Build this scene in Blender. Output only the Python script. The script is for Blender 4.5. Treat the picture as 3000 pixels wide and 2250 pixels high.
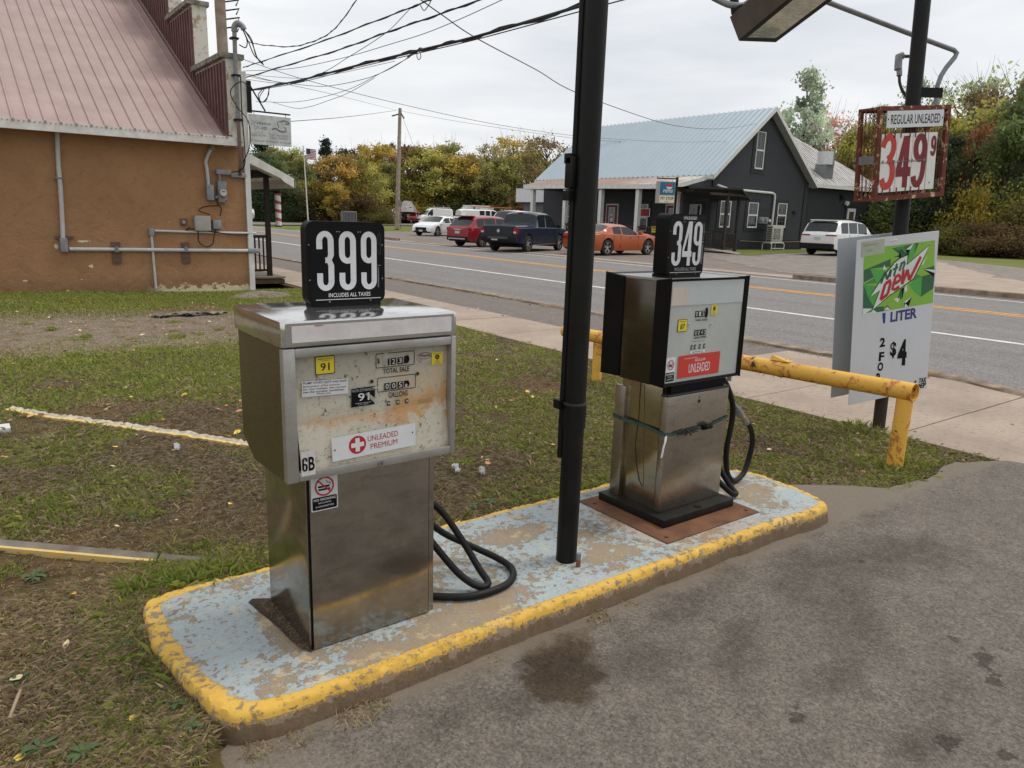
import bpy, bmesh, math, random
import numpy as np
from mathutils import Matrix, Vector
R_ = math.radians
random.seed(7); rng = np.random.default_rng(7)
scene = bpy.context.scene
for o in list(bpy.data.objects): bpy.data.objects.remove(o)
COL = scene.collection
# ------------------------------------------------------------------ camera
# world: X runs across the street (away from the lot), Y runs along the street, Z up, metres
CAMH = 1.68; FPX = 2170.0
PITCH = math.atan(492.0/FPX); ROLL = R_(1.8); YAW = R_(37)
_f = Vector((math.sin(YAW)*math.cos(PITCH), math.cos(YAW)*math.cos(PITCH), -math.sin(PITCH)))
_r0 = Vector((math.cos(YAW), -math.sin(YAW), 0)); _u0 = _r0.cross(_f)
_r = _r0*math.cos(ROLL)+_u0*math.sin(ROLL); _u = -_r0*math.sin(ROLL)+_u0*math.cos(ROLL)
cd = bpy.data.cameras.new('camera'); cam = bpy.data.objects.new('camera', cd); COL.objects.link(cam)
cam.matrix_world = Matrix(((_r.x,_u.x,-_f.x,0),(_r.y,_u.y,-_f.y,0),(_r.z,_u.z,-_f.z,CAMH),(0,0,0,1)))
cd.sensor_fit='HORIZONTAL'; cd.sensor_width = 36; cd.lens = 36*FPX/3000; cd.clip_start=.05; cd.clip_end = 3000
scene.camera = cam
# ------------------------------------------------------------------ sky, sun, exposure
SUN_EL, SUN_ROT = R_(60), R_(105)
w = bpy.data.worlds.new('World'); scene.world = w; w.use_nodes = True
nt = w.node_tree; N = nt.nodes; L = nt.links
for n in list(N): N.remove(n)
out = N.new('ShaderNodeOutputWorld'); bg = N.new('ShaderNodeBackground')
sky = N.new('ShaderNodeTexSky'); sky.sky_type='NISHITA'; sky.sun_disc=False; sky.sun_elevation=SUN_EL; sky.sun_rotation=SUN_ROT; sky.dust_density=3
tc = N.new('ShaderNodeTexCoord'); mp = N.new('ShaderNodeMapping'); mp.inputs['Scale'].default_value=(1,1,4.5); mp.inputs['Location'].default_value=(.4,.1,.3)
nz = N.new('ShaderNodeTexNoise'); nz.inputs['Scale'].default_value=2.3; nz.inputs['Detail'].default_value=6; nz.inputs['Roughness'].default_value=.52; nz.inputs['Distortion'].default_value=.25
rp = N.new('ShaderNodeValToRGB'); e=rp.color_ramp.elements
e[0].position=.34; e[0].color=(4.9,5.1,5.4,1); e[1].position=.62; e[1].color=(6.5,6.55,6.6,1)
mx = N.new('ShaderNodeMix'); mx.data_type='RGBA'; mx.inputs[0].default_value=.93
L.new(tc.outputs['Generated'],mp.inputs[0]); L.new(mp.outputs[0],nz.inputs[0]); L.new(nz.outputs['Fac'],rp.inputs[0])
L.new(sky.outputs[0],mx.inputs[6]); L.new(rp.outputs[0],mx.inputs[7]); L.new(mx.outputs[2],bg.inputs[0]); L.new(bg.outputs[0],out.inputs[0])
bg.inputs[1].default_value = .10
sd = bpy.data.lights.new('sun','SUN'); sd.energy=1.25; sd.angle=R_(22); sd.color=(1,.96,.9)
sun = bpy.data.objects.new('sun', sd); COL.objects.link(sun)
# sky sun_rotation is measured from +Y clockwise; lamp from the same direction
_sd = Vector((math.sin(SUN_ROT)*math.cos(SUN_EL), math.cos(SUN_ROT)*math.cos(SUN_EL), math.sin(SUN_EL)))
sun.rotation_euler = _sd.to_track_quat('Z','Y').to_euler()
scene.view_settings.view_transform='Standard'; scene.view_settings.look='None'; scene.view_settings.exposure=0.60; scene.view_settings.gamma=1
# ------------------------------------------------------------------ helpers
def at(px, py, d):
    """point at camera depth d seen at pixel px,py of the 3000x2250 photograph"""
    v = _f*FPX + _r*(px-1500) + _u*(1125-py)
    return Vector((0,0,CAMH)) + v*(d/FPX)
def gnd(px, py, z=0.):
    v = _f*FPX + _r*(px-1500) + _u*(1125-py)
    return Vector((0,0,CAMH)) + v*((z-CAMH)/v.z)
WM = {}
def tag(o, label=None, cat=None, group=None, kind=None):
    if label: o['label']=label
    if cat: o['category']=cat
    if group: o['group']=group
    if kind: o['kind']=kind
    return o
def thing(name, label, cat, loc=(0,0,0), rz=0, group=None, M=None, scale=1):
    o = bpy.data.objects.new(name, None); COL.objects.link(o); o.empty_display_size=.2
    if M is None: M = Matrix.Translation(Vector(loc)) @ Matrix.Rotation(rz,4,'Z') @ Matrix.Scale(scale,4)
    o.matrix_basis = M; WM[o.name]=M.copy()
    return tag(o,label,cat,group)
def frame(o, xd, yd):
    """matrix with origin o, x along xd, y along yd (made square), z outward"""
    o=Vector(o); x=Vector(xd).normalized(); y=Vector(yd); y=(y-x*y.dot(x)).normalized(); z=x.cross(y)
    return Matrix(((x.x,y.x,z.x,o.x),(x.y,y.y,z.y,o.y),(x.z,y.z,z.z,o.z),(0,0,0,1)))
_txt = {}
def text_mesh(s, bold=0.):
    k=(s,bold)
    if k in _txt: return _txt[k]
    c = bpy.data.curves.new('t','FONT'); c.body=s; c.offset=bold; c.resolution_u=3; c.fill_mode='FRONT'
    o = bpy.data.objects.new('t',c); COL.objects.link(o)
    dg = bpy.context.evaluated_depsgraph_get(); me = bpy.data.meshes.new_from_object(o.evaluated_get(dg))
    v = np.zeros(len(me.vertices)*3); me.vertices.foreach_get('co',v); v=v.reshape(-1,3)
    f = [tuple(p.vertices) for p in me.polygons]
    bpy.data.objects.remove(o); bpy.data.curves.remove(c); bpy.data.meshes.remove(me)
    _txt[k]=(v,f); return _txt[k]
class MB:
    def __init__(s, M=None): s.v=[]; s.f=[]; s.m=[]; s.mats=[]; s.M=M; s.zo=0
    def mi(s, mat):
        if mat not in s.mats: s.mats.append(mat)
        return s.mats.index(mat)
    def add(s, vs, fs, mat, M=None):
        b=len(s.v); 
        vs=[Vector(v) for v in vs]
        if M is not None: vs=[M@v for v in vs]
        if s.M is not None: vs=[s.M@v for v in vs]
        s.v+=vs; k=s.mi(mat)
        for f in fs: s.f.append([b+i for i in f]); s.m.append(k)
        return s
    def box(s, x0,x1,y0,y1,z0,z1, mat, M=None, bev=0):
        if bev:
            bm=bmesh.new(); bmesh.ops.create_cube(bm,size=1)
            for v in bm.verts: v.co=Vector((x0+(v.co.x+.5)*(x1-x0), y0+(v.co.y+.5)*(y1-y0), z0+(v.co.z+.5)*(z1-z0)))
            bmesh.ops.bevel(bm,geom=bm.edges[:],offset=bev,segments=2,profile=.6,affect='EDGES',clamp_overlap=True)
            bm.verts.index_update(); vs=[v.co.copy() for v in bm.verts]; fs=[[v.index for v in f.verts] for f in bm.faces]; bm.free()
            return s.add(vs,fs,mat,M)
        v=[(x0,y0,z0),(x1,y0,z0),(x1,y1,z0),(x0,y1,z0),(x0,y0,z1),(x1,y0,z1),(x1,y1,z1),(x0,y1,z1)]
        return s.add(v,[(3,2,1,0),(4,5,6,7),(0,1,5,4),(1,2,6,5),(2,3,7,6),(3,0,4,7)],mat,M)
    def cyl(s, p0, p1, r, mat, r2=None, n=14, cap=True, M=None):
        p0=Vector(p0); p1=Vector(p1); d=(p1-p0).normalized(); a=d.orthogonal().normalized(); b=d.cross(a); r2=r if r2 is None else r2
        v=[];
        for i in range(n):
            t=2*math.pi*i/n; q=a*math.cos(t)+b*math.sin(t); v+= [p0+q*r, p1+q*r2]
        f=[(2*i,2*((i+1)%n),2*((i+1)%n)+1,2*i+1) for i in range(n)]
        if cap: f+=[[2*i for i in range(n)][::-1],[2*i+1 for i in range(n)]]
        return s.add(v,f,mat,M)
    def tube(s, pts, r, mat, n=8, M=None, rr=None):
        pts=[Vector(p) for p in pts]; v=[]; f=[]; a=None
        for i,p in enumerate(pts):
            d=(pts[min(i+1,len(pts)-1)]-pts[max(i-1,0)]).normalized()
            if a is None: a=d.orthogonal().normalized()
            a=(a-d*a.dot(d)).normalized(); b=d.cross(a); ri=rr[i] if rr else r
            v+=[p+(a*math.cos(2*math.pi*k/n)+b*math.sin(2*math.pi*k/n))*ri for k in range(n)]
        for i in range(len(pts)-1):
            for k in range(n): f.append((i*n+k,i*n+(k+1)%n,(i+1)*n+(k+1)%n,(i+1)*n+k))
        f.append(list(range(n))[::-1]); f.append([(len(pts)-1)*n+k for k in range(n)])
        return s.add(v,f,mat,M)
    def prism(s, poly, z0, z1, mat, M=None):
        n=len(poly); v=[(x,y,z0) for x,y in poly]+[(x,y,z1) for x,y in poly]
        f=[list(range(n))[::-1],list(range(n,2*n))]+[(i,(i+1)%n,n+(i+1)%n,n+i) for i in range(n)]
        return s.add(v,f,mat,M)
    def poly(s, pts, mat, M=None, z=0):
        return s.add([(p[0],p[1],z) if len(p)==2 else p for p in pts],[list(range(len(pts)))],mat,M)
    def rect(s, x0,y0,x1,y1, z, mat, M=None): return s.poly([(x0,y0),(x1,y0),(x1,y1),(x0,y1)],mat,M,z)
    def rrect(s, x0,y0,x1,y1, r, z, mat, M=None, z1=None, n=6):
        p=[]
        for cx,cy,a0 in ((x1-r,y1-r,0),(x0+r,y1-r,90),(x0+r,y0+r,180),(x1-r,y0+r,270)):
            for i in range(n+1): t=R_(a0+90*i/n); p.append((cx+r*math.cos(t),cy+r*math.sin(t)))
        if z1 is None: return s.poly(p,mat,M,z)
        return s.prism(p,z,z1,mat,M)
    def disc(s, cx,cy,r,z,mat,M=None,n=28, rx=None):
        rx=rx or r
        return s.poly([(cx+rx*math.cos(2*math.pi*i/n),cy+r*math.sin(2*math.pi*i/n)) for i in range(n)],mat,M,z)
    def ring(s, cx,cy,r0,r1,z,mat,M=None,n=36):
        v=[];f=[]
        for i in range(n):
            c,d=math.cos(2*math.pi*i/n),math.sin(2*math.pi*i/n); v+=[(cx+r0*c,cy+r0*d,z),(cx+r1*c,cy+r1*d,z)]
        f=[(2*i,2*i+1,2*((i+1)%n)+1,2*((i+1)%n)) for i in range(n)]
        return s.add(v,f,mat,M)
    def text(s, t, x0,y0,x1,y1, z, mat, M=None, bold=.02, skew=0):
        """text stretched into the box x0..x1, y0..y1"""
        v,f=text_mesh(t,round(bold*.5,3)); lo=v.min(0); hi=v.max(0); sx=(x1-x0)/max(hi[0]-lo[0],1e-6); sy=(y1-y0)/max(hi[1]-lo[1],1e-6)
        vs=[(x0+(p[0]-lo[0])*sx+skew*(p[1]-lo[1])*sy, y0+(p[1]-lo[1])*sy, z) for p in v]
        return s.add(vs,f,mat,M)
    def stroke(s, pts, wd, z, mat, M=None, ay=1.0, closed=False):
        """flat ribbon along a 2-D path (wd = width; ay scales the width of horizontal runs)"""
        n=len(pts); v=[]; f=[]
        for i,p in enumerate(pts):
            a=pts[(i-1)%n] if closed or i>0 else p; b=pts[(i+1)%n] if closed or i<n-1 else p
            dx,dy=b[0]-a[0],b[1]-a[1]; l=math.hypot(dx,dy) or 1; nx,ny=-dy/l*wd/2,dx/l*wd/2*ay
            v+=[(p[0]+nx,p[1]+ny,z),(p[0]-nx,p[1]-ny,z)]
        m=n if closed else n-1
        for i in range(m): j=(i+1)%n; f.append((2*i,2*i+1,2*j+1,2*j))
        return s.add(v,f,mat,M)
    def build(s, name, parent=None, smooth=False, world=True):
        me=bpy.data.meshes.new(name); vs=s.v
        if parent is not None and world:
            Mi=WM.get(parent.name,Matrix()).inverted(); vs=[Mi@v for v in vs]
        me.from_pydata([tuple(v) for v in vs],[],s.f)
        for m in s.mats: me.materials.append(m)
        me.polygons.foreach_set('material_index',s.m)
        if smooth:
            me.polygons.foreach_set('use_smooth',[True]*len(s.f))
            try: me.set_sharp_from_angle(angle=R_(smooth if smooth is not True else 40))
            except Exception: pass
        me.update(); o=bpy.data.objects.new(name,me); COL.objects.link(o)
        if parent is not None: o.parent=parent; WM[o.name]=WM.get(parent.name,Matrix())
        return o
def copy_tree(o, parent=None):
    c=o.copy(); COL.objects.link(c)
    if parent is not None: c.parent=parent
    for ch in list(o.children): copy_tree(ch,c)
    return c
def arc(cx,cy,rx,ry,a0,a1,n=10): return [(cx+rx*math.cos(R_(a0+(a1-a0)*i/n)),cy+ry*math.sin(R_(a0+(a1-a0)*i/n))) for i in range(n+1)]
def digit(mb, d, x0,y0,x1,y1, z, mat, M=None, t=.33):
    """tall condensed sign digit drawn as ribbons, each in its own 0.3 mm layer"""
    w=x1-x0; h=y1-y0; T=w*t; ix0=x0+T/2; ix1=x1-T/2; iy0=y0+T*.45; iy1=y1-T*.45; rx=(ix1-ix0)/2; cx=(ix0+ix1)/2
    ay=.9; ry=min(rx*1.15,h*.2)
    if d=='9' or d=='6':
        loop=arc(cx,iy1-ry,rx,ry,0,180)+arc(cx,y0+h*.50+ry,rx,ry,180,360)
        tail=[(ix1,iy1-ry),(ix1,iy0+ry)]+arc(cx,iy0+ry,rx,ry,0,-180)+[(ix0,y0+h*.30)]
        if d=='6':
            k=lambda p:(x0+x1-p[0],y0+y1-p[1]); loop=[k(p) for p in loop]; tail=[k(p) for p in tail]
        mb.stroke(loop,T,z,mat,M,ay,True); mb.stroke(tail,T,z+.0004,mat,M,ay)
    elif d=='3':
        p=[(ix0,y0+h*.70)]+[(ix0,iy1-ry)]+arc(cx,iy1-ry,rx,ry,180,0)+[(ix1,y0+h*.60),(ix1-T*.35,y0+h*.52),(cx,y0+h*.515)]
        q=[(cx,y0+h*.515),(ix1-T*.35,y0+h*.51),(ix1,y0+h*.43),(ix1,iy0+ry)]+arc(cx,iy0+ry,rx,ry,0,-180)+[(ix0,y0+h*.30)]
        mb.stroke(p,T,z,mat,M,ay); mb.stroke(q,T,z+.0004,mat,M,ay)
    elif d=='4':
        xs=x1-T*1.25
        mb.poly([(xs,y0),(xs+T,y0),(xs+T,y1),(xs,y1)],mat,M,z)
        mb.poly([(xs+T*.2,y1),(xs-T*.25,y1),(x0,y0+h*.34),(x0,y0+h*.20),(x0+T*.55,y0+h*.34),(xs+.02*w,y1-h*.22)],mat,M,z+.0004)
        mb.poly([(x0,y0+h*.20),(x1,y0+h*.20),(x1,y0+h*.33),(x0,y0+h*.33)],mat,M,z+.0008)
# ------------------------------------------------------------------ materials
def _mat(name):
    m=bpy.data.materials.new(name); m.use_nodes=True; b=m.node_tree.nodes['Principled BSDF']; return m,m.node_tree,b
def node(nt,t,**k):
    n=nt.nodes.new(t)
    for a,v in k.items():
        if a.startswith('i_'): n.inputs[a[2:].replace('_',' ')].default_value=v
        else: setattr(n,a,v)
    return n
def noise(nt, co, scale, detail=4, rough=.55, dist=0):
    n=node(nt,'ShaderNodeTexNoise'); n.inputs['Scale'].default_value=scale; n.inputs['Detail'].default_value=detail; n.inputs['Roughness'].default_value=rough; n.inputs['Distortion'].default_value=dist
    nt.links.new(co,n.inputs['Vector']); return n.outputs['Fac']
def ramp(nt, fac, p0, p1, c0=(0,0,0,1), c1=(1,1,1,1)):
    m=node(nt,'ShaderNodeMapRange'); m.clamp=True; m.inputs[1].default_value=p0; m.inputs[2].default_value=p1; nt.links.new(fac,m.inputs[0])
    if c0==(0,0,0,1) and c1==(1,1,1,1): return m.outputs[0]
    if c0==(1,1,1,1) and c1==(0,0,0,1): m.inputs[3].default_value=1; m.inputs[4].default_value=0; return m.outputs[0]
    return mix(nt,m.outputs[0],c0,c1)
def mix(nt, fac, a, b, mode='MIX'):
    m=node(nt,'ShaderNodeMix'); m.data_type='RGBA'; m.blend_type=mode
    for k,x in ((0,fac),(6,a),(7,b)):
        if isinstance(x,(int,float)): m.inputs[k].default_value=x
        elif isinstance(x,tuple): m.inputs[k].default_value=x if len(x)==4 else (*x,1)
        else: nt.links.new(x,m.inputs[k])
    return m.outputs[2]
def math_(nt, op, a, b=0.):
    m=node(nt,'ShaderNodeMath',operation=op)
    for k,x in ((0,a),(1,b)):
        if isinstance(x,(int,float)): m.inputs[k].default_value=x
        else: nt.links.new(x,m.inputs[k])
    return m.outputs[0]
def coord(nt, kind='Object', scale=(1,1,1), loc=(0,0,0)):
    if kind=='World': c=node(nt,'ShaderNodeNewGeometry').outputs['Position']
    else: c=node(nt,'ShaderNodeTexCoord').outputs[kind]
    m=node(nt,'ShaderNodeMapping'); m.inputs['Scale'].default_value=scale; m.inputs['Location'].default_value=loc
    nt.links.new(c,m.inputs[0]); return m.outputs[0]
def bump(nt, b, h, strength=.3, dist=.01):
    n=node(nt,'ShaderNodeBump'); n.inputs['Strength'].default_value=strength; n.inputs['Distance'].default_value=dist
    nt.links.new(h,n.inputs['Height']); nt.links.new(n.outputs[0],b.inputs['Normal'])
def sock(nt,b,name,x):
    if isinstance(x,(int,float)): b.inputs[name].default_value=x
    elif isinstance(x,tuple): b.inputs[name].default_value=x if len(x)==4 else (*x,1)
    else: nt.links.new(x,b.inputs[name])
def pm(name, c, c2=None, sc=6, rough=.6, metal=0, bmp=.15, bsc=60, lo=.35, hi=.65, r2=None, spec=.5, stretch=(1,1,1), coat=0, cs='Object'):
    m,nt,b=_mat(name); co=coord(nt,cs,stretch)
    n=noise(nt,co,sc,6,.6)
    f=ramp(nt,n,lo,hi)
    col=mix(nt,f,c,c2 if c2 is not None else tuple(x*.86 for x in c))
    n2=noise(nt,co,bsc,4,.6)
    col=mix(nt,.10,col,ramp(nt,n2,.3,.7,(.3,.3,.3,1),(1,1,1,1)),'MULTIPLY')
    sock(nt,b,'Base Color',col)
    sock(nt,b,'Roughness',ramp(nt,n,.3,.7,(rough,)*3,((r2 if r2 is not None else min(1,rough*1.18)),)*3))
    b.inputs['Metallic'].default_value=metal; b.inputs['Specular IOR Level'].default_value=spec
    if coat: b.inputs['Coat Weight'].default_value=coat; b.inputs['Coat Roughness'].default_value=.05
    if bmp: bump(nt,b,n2,bmp,.004)
    return m
M_={}
def K(name, *a, **k):
    if name not in M_: M_[name]=pm(name,*a,**k)
    return M_[name]
white_paint=K('white_paint',(.72,.72,.70),(.60,.60,.57),rough=.55)
white_sign=K('white_sign',(.72,.73,.74),(.66,.67,.68),sc=3,rough=.35,bmp=.03)
black_paint=K('black_paint',(.006,.006,.0065),(.012,.011,.010),rough=.45,bsc=30,bmp=.25,spec=.22)
black_plastic=K('black_plastic',(.003,.003,.0035),(.006,.006,.006),rough=.45,bmp=.05,spec=.14)
rubber=K('rubber',(.006,.006,.006),(.011,.010,.010),rough=.5,bmp=.1,spec=.25)
tyre_m=K('tyre_rubber',(.012,.012,.012),(.02,.02,.02),rough=.8)
ink=K('black_ink',(.006,.006,.007),rough=.6,bmp=0,spec=.15)
ink_red=K('red_ink',(.55,.025,.03),rough=.5,bmp=0)
digit_white=K('digit_white',(.68,.68,.70),(.58,.58,.60),sc=9,rough=.4,bmp=.05)
galv=K('galvanised',(.26,.265,.27),(.18,.185,.19),sc=14,rough=.5,metal=.35)
conduit=K('conduit_grey',(.30,.31,.33),(.22,.22,.23),sc=8,rough=.5,metal=.2)
dark_trim=K('dark_trim',(.010,.010,.011),rough=.5,spec=.2)
brown_paint=K('brown_paint',(.016,.010,.009),(.024,.017,.014),rough=.5,spec=.2)
yellow_st=K('yellow_sticker',(.78,.62,.04),(.70,.56,.03),rough=.5,bmp=0)
glass_dark=K('dark_glass',(.008,.010,.011),(.012,.015,.016),rough=.04,bmp=0,spec=.8)
chrome=K('chrome',(.6,.6,.6),(.5,.5,.5),rough=.18,metal=1,bmp=0)
def steel(name, base, rough=.22, grain=(1,1,90), dirt=.35, bsc=1.0, blot=None):
    m,nt,b=_mat(name); co=coord(nt); cg=coord(nt,'Object',grain)
    g=noise(nt,cg,14,3,.6); d=noise(nt,co,5,7,.65,.6); d2=noise(nt,co,38,5,.7)
    f=ramp(nt,d,.40,.72)
    col=mix(nt,f,base,tuple(x*(1-dirt) for x in base))
    col=mix(nt,ramp(nt,d2,.58,.75,(0,0,0,1),(.35,.35,.35,1)),col,(.10,.075,.05,1))
    sm_=noise(nt,coord(nt,'Object',(4,4,14)),2.2,7,.7,.5); col=mix(nt,math_(nt,'MULTIPLY',ramp(nt,sm_,.50,.66),.45),col,tuple(x*.45 for x in base))
    sc_=noise(nt,coord(nt,'Object',(2,2,60)),9,3,.8); col=mix(nt,math_(nt,'MULTIPLY',ramp(nt,sc_,.66,.70),.35),col,tuple(min(1,x*1.7) for x in base))
    sock(nt,b,'Base Color',col); b.inputs['Metallic'].default_value=.93
    r=math_(nt,'ADD',math_(nt,'MULTIPLY',g,.10),rough-.07); r=math_(nt,'ADD',r,math_(nt,'MULTIPLY',f,.10)); sock(nt,b,'Roughness',r)
    h=math_(nt,'ADD',math_(nt,'MULTIPLY',g,.15),math_(nt,'MULTIPLY',noise(nt,co,3.5,3,.5),2.2))
    bump(nt,b,h,.06*bsc,.01); return m
steel_body=steel('stainless_steel',(.40,.37,.325),.14,(60,60,1),.35)
steel_top=steel('polished_steel',(.72,.71,.70),.10,(30,1,1),.15)
steel_p2=steel('brushed_steel',(.42,.37,.31),.25,(60,60,1),.28)
steel_p2side=steel('olive_steel',(.44,.385,.27),.12,(60,60,1),.25,1.6)
alu=K('aluminium_frame',(.48,.47,.46),(.36,.34,.31),sc=7,rough=.38,metal=.7,bsc=90)
# ------------------------------------------------------------------ ground materials
def vn(x, y, s=0):
    """value noise 0..1 on numpy arrays"""
    def h(a,b):
        n=np.sin(a*127.1+b*311.7+s*74.7)*43758.5453; return n-np.floor(n)
    xi=np.floor(x); yi=np.floor(y); xf=x-xi; yf=y-yi; u=xf*xf*(3-2*xf); v=yf*yf*(3-2*yf)
    return (h(xi,yi)*(1-u)+h(xi+1,yi)*u)*(1-v)+(h(xi,yi+1)*(1-u)+h(xi+1,yi+1)*u)*v
def fbm(x,y,s=0,o=4):
    t=0;a=.5;f=1;k=0
    for i in range(o): t=t+a*vn(x*f,y*f,s+i*3); k+=a; a*=.5; f*=2.03
    return t/k
def lin(r,g,b): 
    f=lambda c:(c/255/12.92 if c/255<=.04045 else ((c/255+.055)/1.055)**2.4)
    return (f(r),f(g),f(b),1)
def blobmask(nt, pos, blobs, wob=.35, nsc=2.2, soft=.35):
    """stain mask: union of noisy ellipses at fixed places on the ground (x,y,rx,ry,angle)"""
    n=node(nt,'ShaderNodeTexNoise'); n.inputs['Scale'].default_value=nsc; n.inputs['Detail'].default_value=5; nt.links.new(pos,n.inputs['Vector'])
    res=None
    for (x,y,rx,ry,a) in blobs:
        m=node(nt,'ShaderNodeMapping',vector_type='TEXTURE'); m.inputs['Location'].default_value=(x,y,0); m.inputs['Rotation'].default_value=(0,0,R_(a)); m.inputs['Scale'].default_value=(rx,ry,1)
        nt.links.new(pos,m.inputs[0]); l=node(nt,'ShaderNodeVectorMath',operation='LENGTH'); nt.links.new(m.outputs[0],l.inputs[0])
        d=math_(nt,'ADD',l.outputs['Value'],math_(nt,'MULTIPLY',math_(nt,'SUBTRACT',n.outputs['Fac'],.5),wob*4))
        f=ramp(nt,d,1-soft,1.0,(1,1,1,1),(0,0,0,1)); res=f if res is None else math_(nt,'MAXIMUM',res,f)
    return res
def flatpos(nt):
    g=node(nt,'ShaderNodeNewGeometry'); m=node(nt,'ShaderNodeVectorMath',operation='MULTIPLY'); m.inputs[1].default_value=(1,1,0)
    nt.links.new(g.outputs['Position'],m.inputs[0]); return m.outputs[0]
def asphalt(name, c, c2, warm, blobs_dark=(), blobs_brown=(), sand=None, agg=1.0, spots=True, streak=None):
    m,nt,b=_mat(name); p=flatpos(nt)
    n1=noise(nt,p,1.6,7,.7); n2=noise(nt,p,7,7,.78); n3=noise(nt,p,42,6,.8); n4=noise(nt,p,170,3,.75)
    col=mix(nt,ramp(nt,n1,.30,.75),c,c2); col=mix(nt,ramp(nt,n2,.40,.72),col,warm)
    if streak:
        mm=node(nt,'ShaderNodeMapping'); mm.inputs['Scale'].default_value=streak; nt.links.new(p,mm.inputs[0])
        ns=noise(nt,mm.outputs[0],1.3,6,.7); col=mix(nt,.5,col,ramp(nt,ns,.3,.7,(.62,.62,.64,1),(1.25,1.22,1.18,1)),'MULTIPLY')
    v=node(nt,'ShaderNodeTexVoronoi'); v.inputs['Scale'].default_value=130*agg; nt.links.new(p,v.inputs['Vector'])
    col=mix(nt,.8,col,ramp(nt,v.outputs['Color'],.05,.95,(.50,.49,.48,1),(1.55,1.5,1.46,1)),'MULTIPLY')
    col=mix(nt,.5,col,ramp(nt,n3,.30,.68,(.42,.41,.40,1),(1.25,1.25,1.25,1)),'MULTIPLY')
    v2=node(nt,'ShaderNodeTexVoronoi'); v2.inputs['Scale'].default_value=62*agg; nt.links.new(p,v2.inputs['Vector']); col=mix(nt,.28,col,ramp(nt,v2.outputs['Color'],.05,.95,(.55,.54,.53,1),(1.5,1.47,1.42,1)),'MULTIPLY')
    pit=noise(nt,p,17,8,.8); col=mix(nt,math_(nt,'MULTIPLY',ramp(nt,pit,.61,.64),math_(nt,'MULTIPLY',ramp(nt,n1,.40,.60),.75)),col,(.42,.40,.38,1),'MULTIPLY')
    if blobs_dark: col=mix(nt,math_(nt,'MULTIPLY',blobmask(nt,p,blobs_dark,.45,2.6,.75),math_(nt,'ADD',math_(nt,'MULTIPLY',n2,.6),.32)),col,(.50,.475,.45,1),'MULTIPLY')
    if blobs_brown: col=mix(nt,math_(nt,'MULTIPLY',blobmask(nt,p,blobs_brown,.30,9,.28),.95),col,(.42,.32,.21,1),'MULTIPLY'); col=mix(nt,math_(nt,'MULTIPLY',blobmask(nt,p,SPOTS,.75,26,.3),.85),col,(.34,.31,.28,1),'MULTIPLY')
    if spots:
        sp=node(nt,'ShaderNodeTexVoronoi'); sp.inputs['Scale'].default_value=3.1; nt.links.new(p,sp.inputs['Vector'])
        rr=math_(nt,'ADD',math_(nt,'MULTIPLY',n2,.16),math_(nt,'MULTIPLY',n3,.10)); s=math_(nt,'ADD',sp.outputs['Distance'],rr)
        msk=ramp(nt,s,.185,.225,(1,1,1,1),(0,0,0,1)); sel=ramp(nt,sp.outputs['Color'],.35,.45)
        col=mix(nt,math_(nt,'MULTIPLY',math_(nt,'MULTIPLY',msk,sel),.75),col,(.36,.34,.33,1),'MULTIPLY')
    if sand is not None: col=mix(nt,sand(nt,p,n2,n1),col,mix(nt,n3,(.13,.105,.08,1),(.25,.205,.155,1)))
    sock(nt,b,'Base Color',col); b.inputs['Roughness'].default_value=.86; b.inputs['Specular IOR Level'].default_value=.35
    bump(nt,b,math_(nt,'ADD',math_(nt,'MULTIPLY',v.outputs['Distance'],.6),n4),.42,.006); return m
def sand_mask(nt,p,n2,n1):
    """sand washed against the kerb foot: Y near 2.06, and out into the corner by the grass"""
    sx=node(nt,'ShaderNodeSeparateXYZ'); nt.links.new(p,sx.inputs[0]); x,y=sx.outputs[0],sx.outputs[1]
    d=math_(nt,'SUBTRACT',2.075,y); d=math_(nt,'ADD',d,math_(nt,'MULTIPLY',math_(nt,'SUBTRACT',n2,.5),.28)); d=math_(nt,'ADD',d,math_(nt,'MULTIPLY',math_(nt,'SUBTRACT',n1,.5),.14))
    a=ramp(nt,d,.015,.10,(1,1,1,1),(0,0,0,1))
    l=math_(nt,'ADD',math_(nt,'SUBTRACT',x,.50),math_(nt,'MULTIPLY',math_(nt,'SUBTRACT',n2,.5),.9)); bmk=ramp(nt,l,.0,.45,(1,1,1,1),(0,0,0,1))
    r=math_(nt,'ADD',math_(nt,'SUBTRACT',4.0,x),math_(nt,'MULTIPLY',math_(nt,'SUBTRACT',n2,.5),.9)); cm=ramp(nt,math_(nt,'ABSOLUTE',math_(nt,'SUBTRACT',r,-.25)),.05,.35,(1,1,1,1),(0,0,0,1))
    yy=ramp(nt,y,1.9,2.1); return math_(nt,'MINIMUM',math_(nt,'MULTIPLY',math_(nt,'MAXIMUM',math_(nt,'MAXIMUM',a,math_(nt,'MULTIPLY',bmk,.8)),math_(nt,'MULTIPLY',math_(nt,'MULTIPLY',cm,yy),.3)),.8),1)
g=lambda x,y:tuple(gnd(x,y)[:2])
def bl(px,py,rx,ry,a=0): q=gnd(px,py); return (q.x,q.y,rx,ry,a)
DARK=[bl(2560,1500,.35,.10,20),bl(1500,2080,.25,.13,0),bl(2150,1900,.30,.12,30),bl(2450,2000,.25,.10,0),bl(1950,1690,.45,.20,20),bl(2100,1640,.42,.16,10),bl(2350,1700,.55,.18,30),bl(2480,1760,.6,.2,35),bl(1900,1950,.28,.16,0),bl(1640,1980,.25,.16,0),bl(2620,1640,.7,.3,-20),bl(2250,1570,.5,.13,0),bl(2760,2060,.22,.12,0),bl(2700,2200,.35,.1,0),bl(2000,1790,.5,.12,10),bl(1320,2120,.2,.1,0)]
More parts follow.
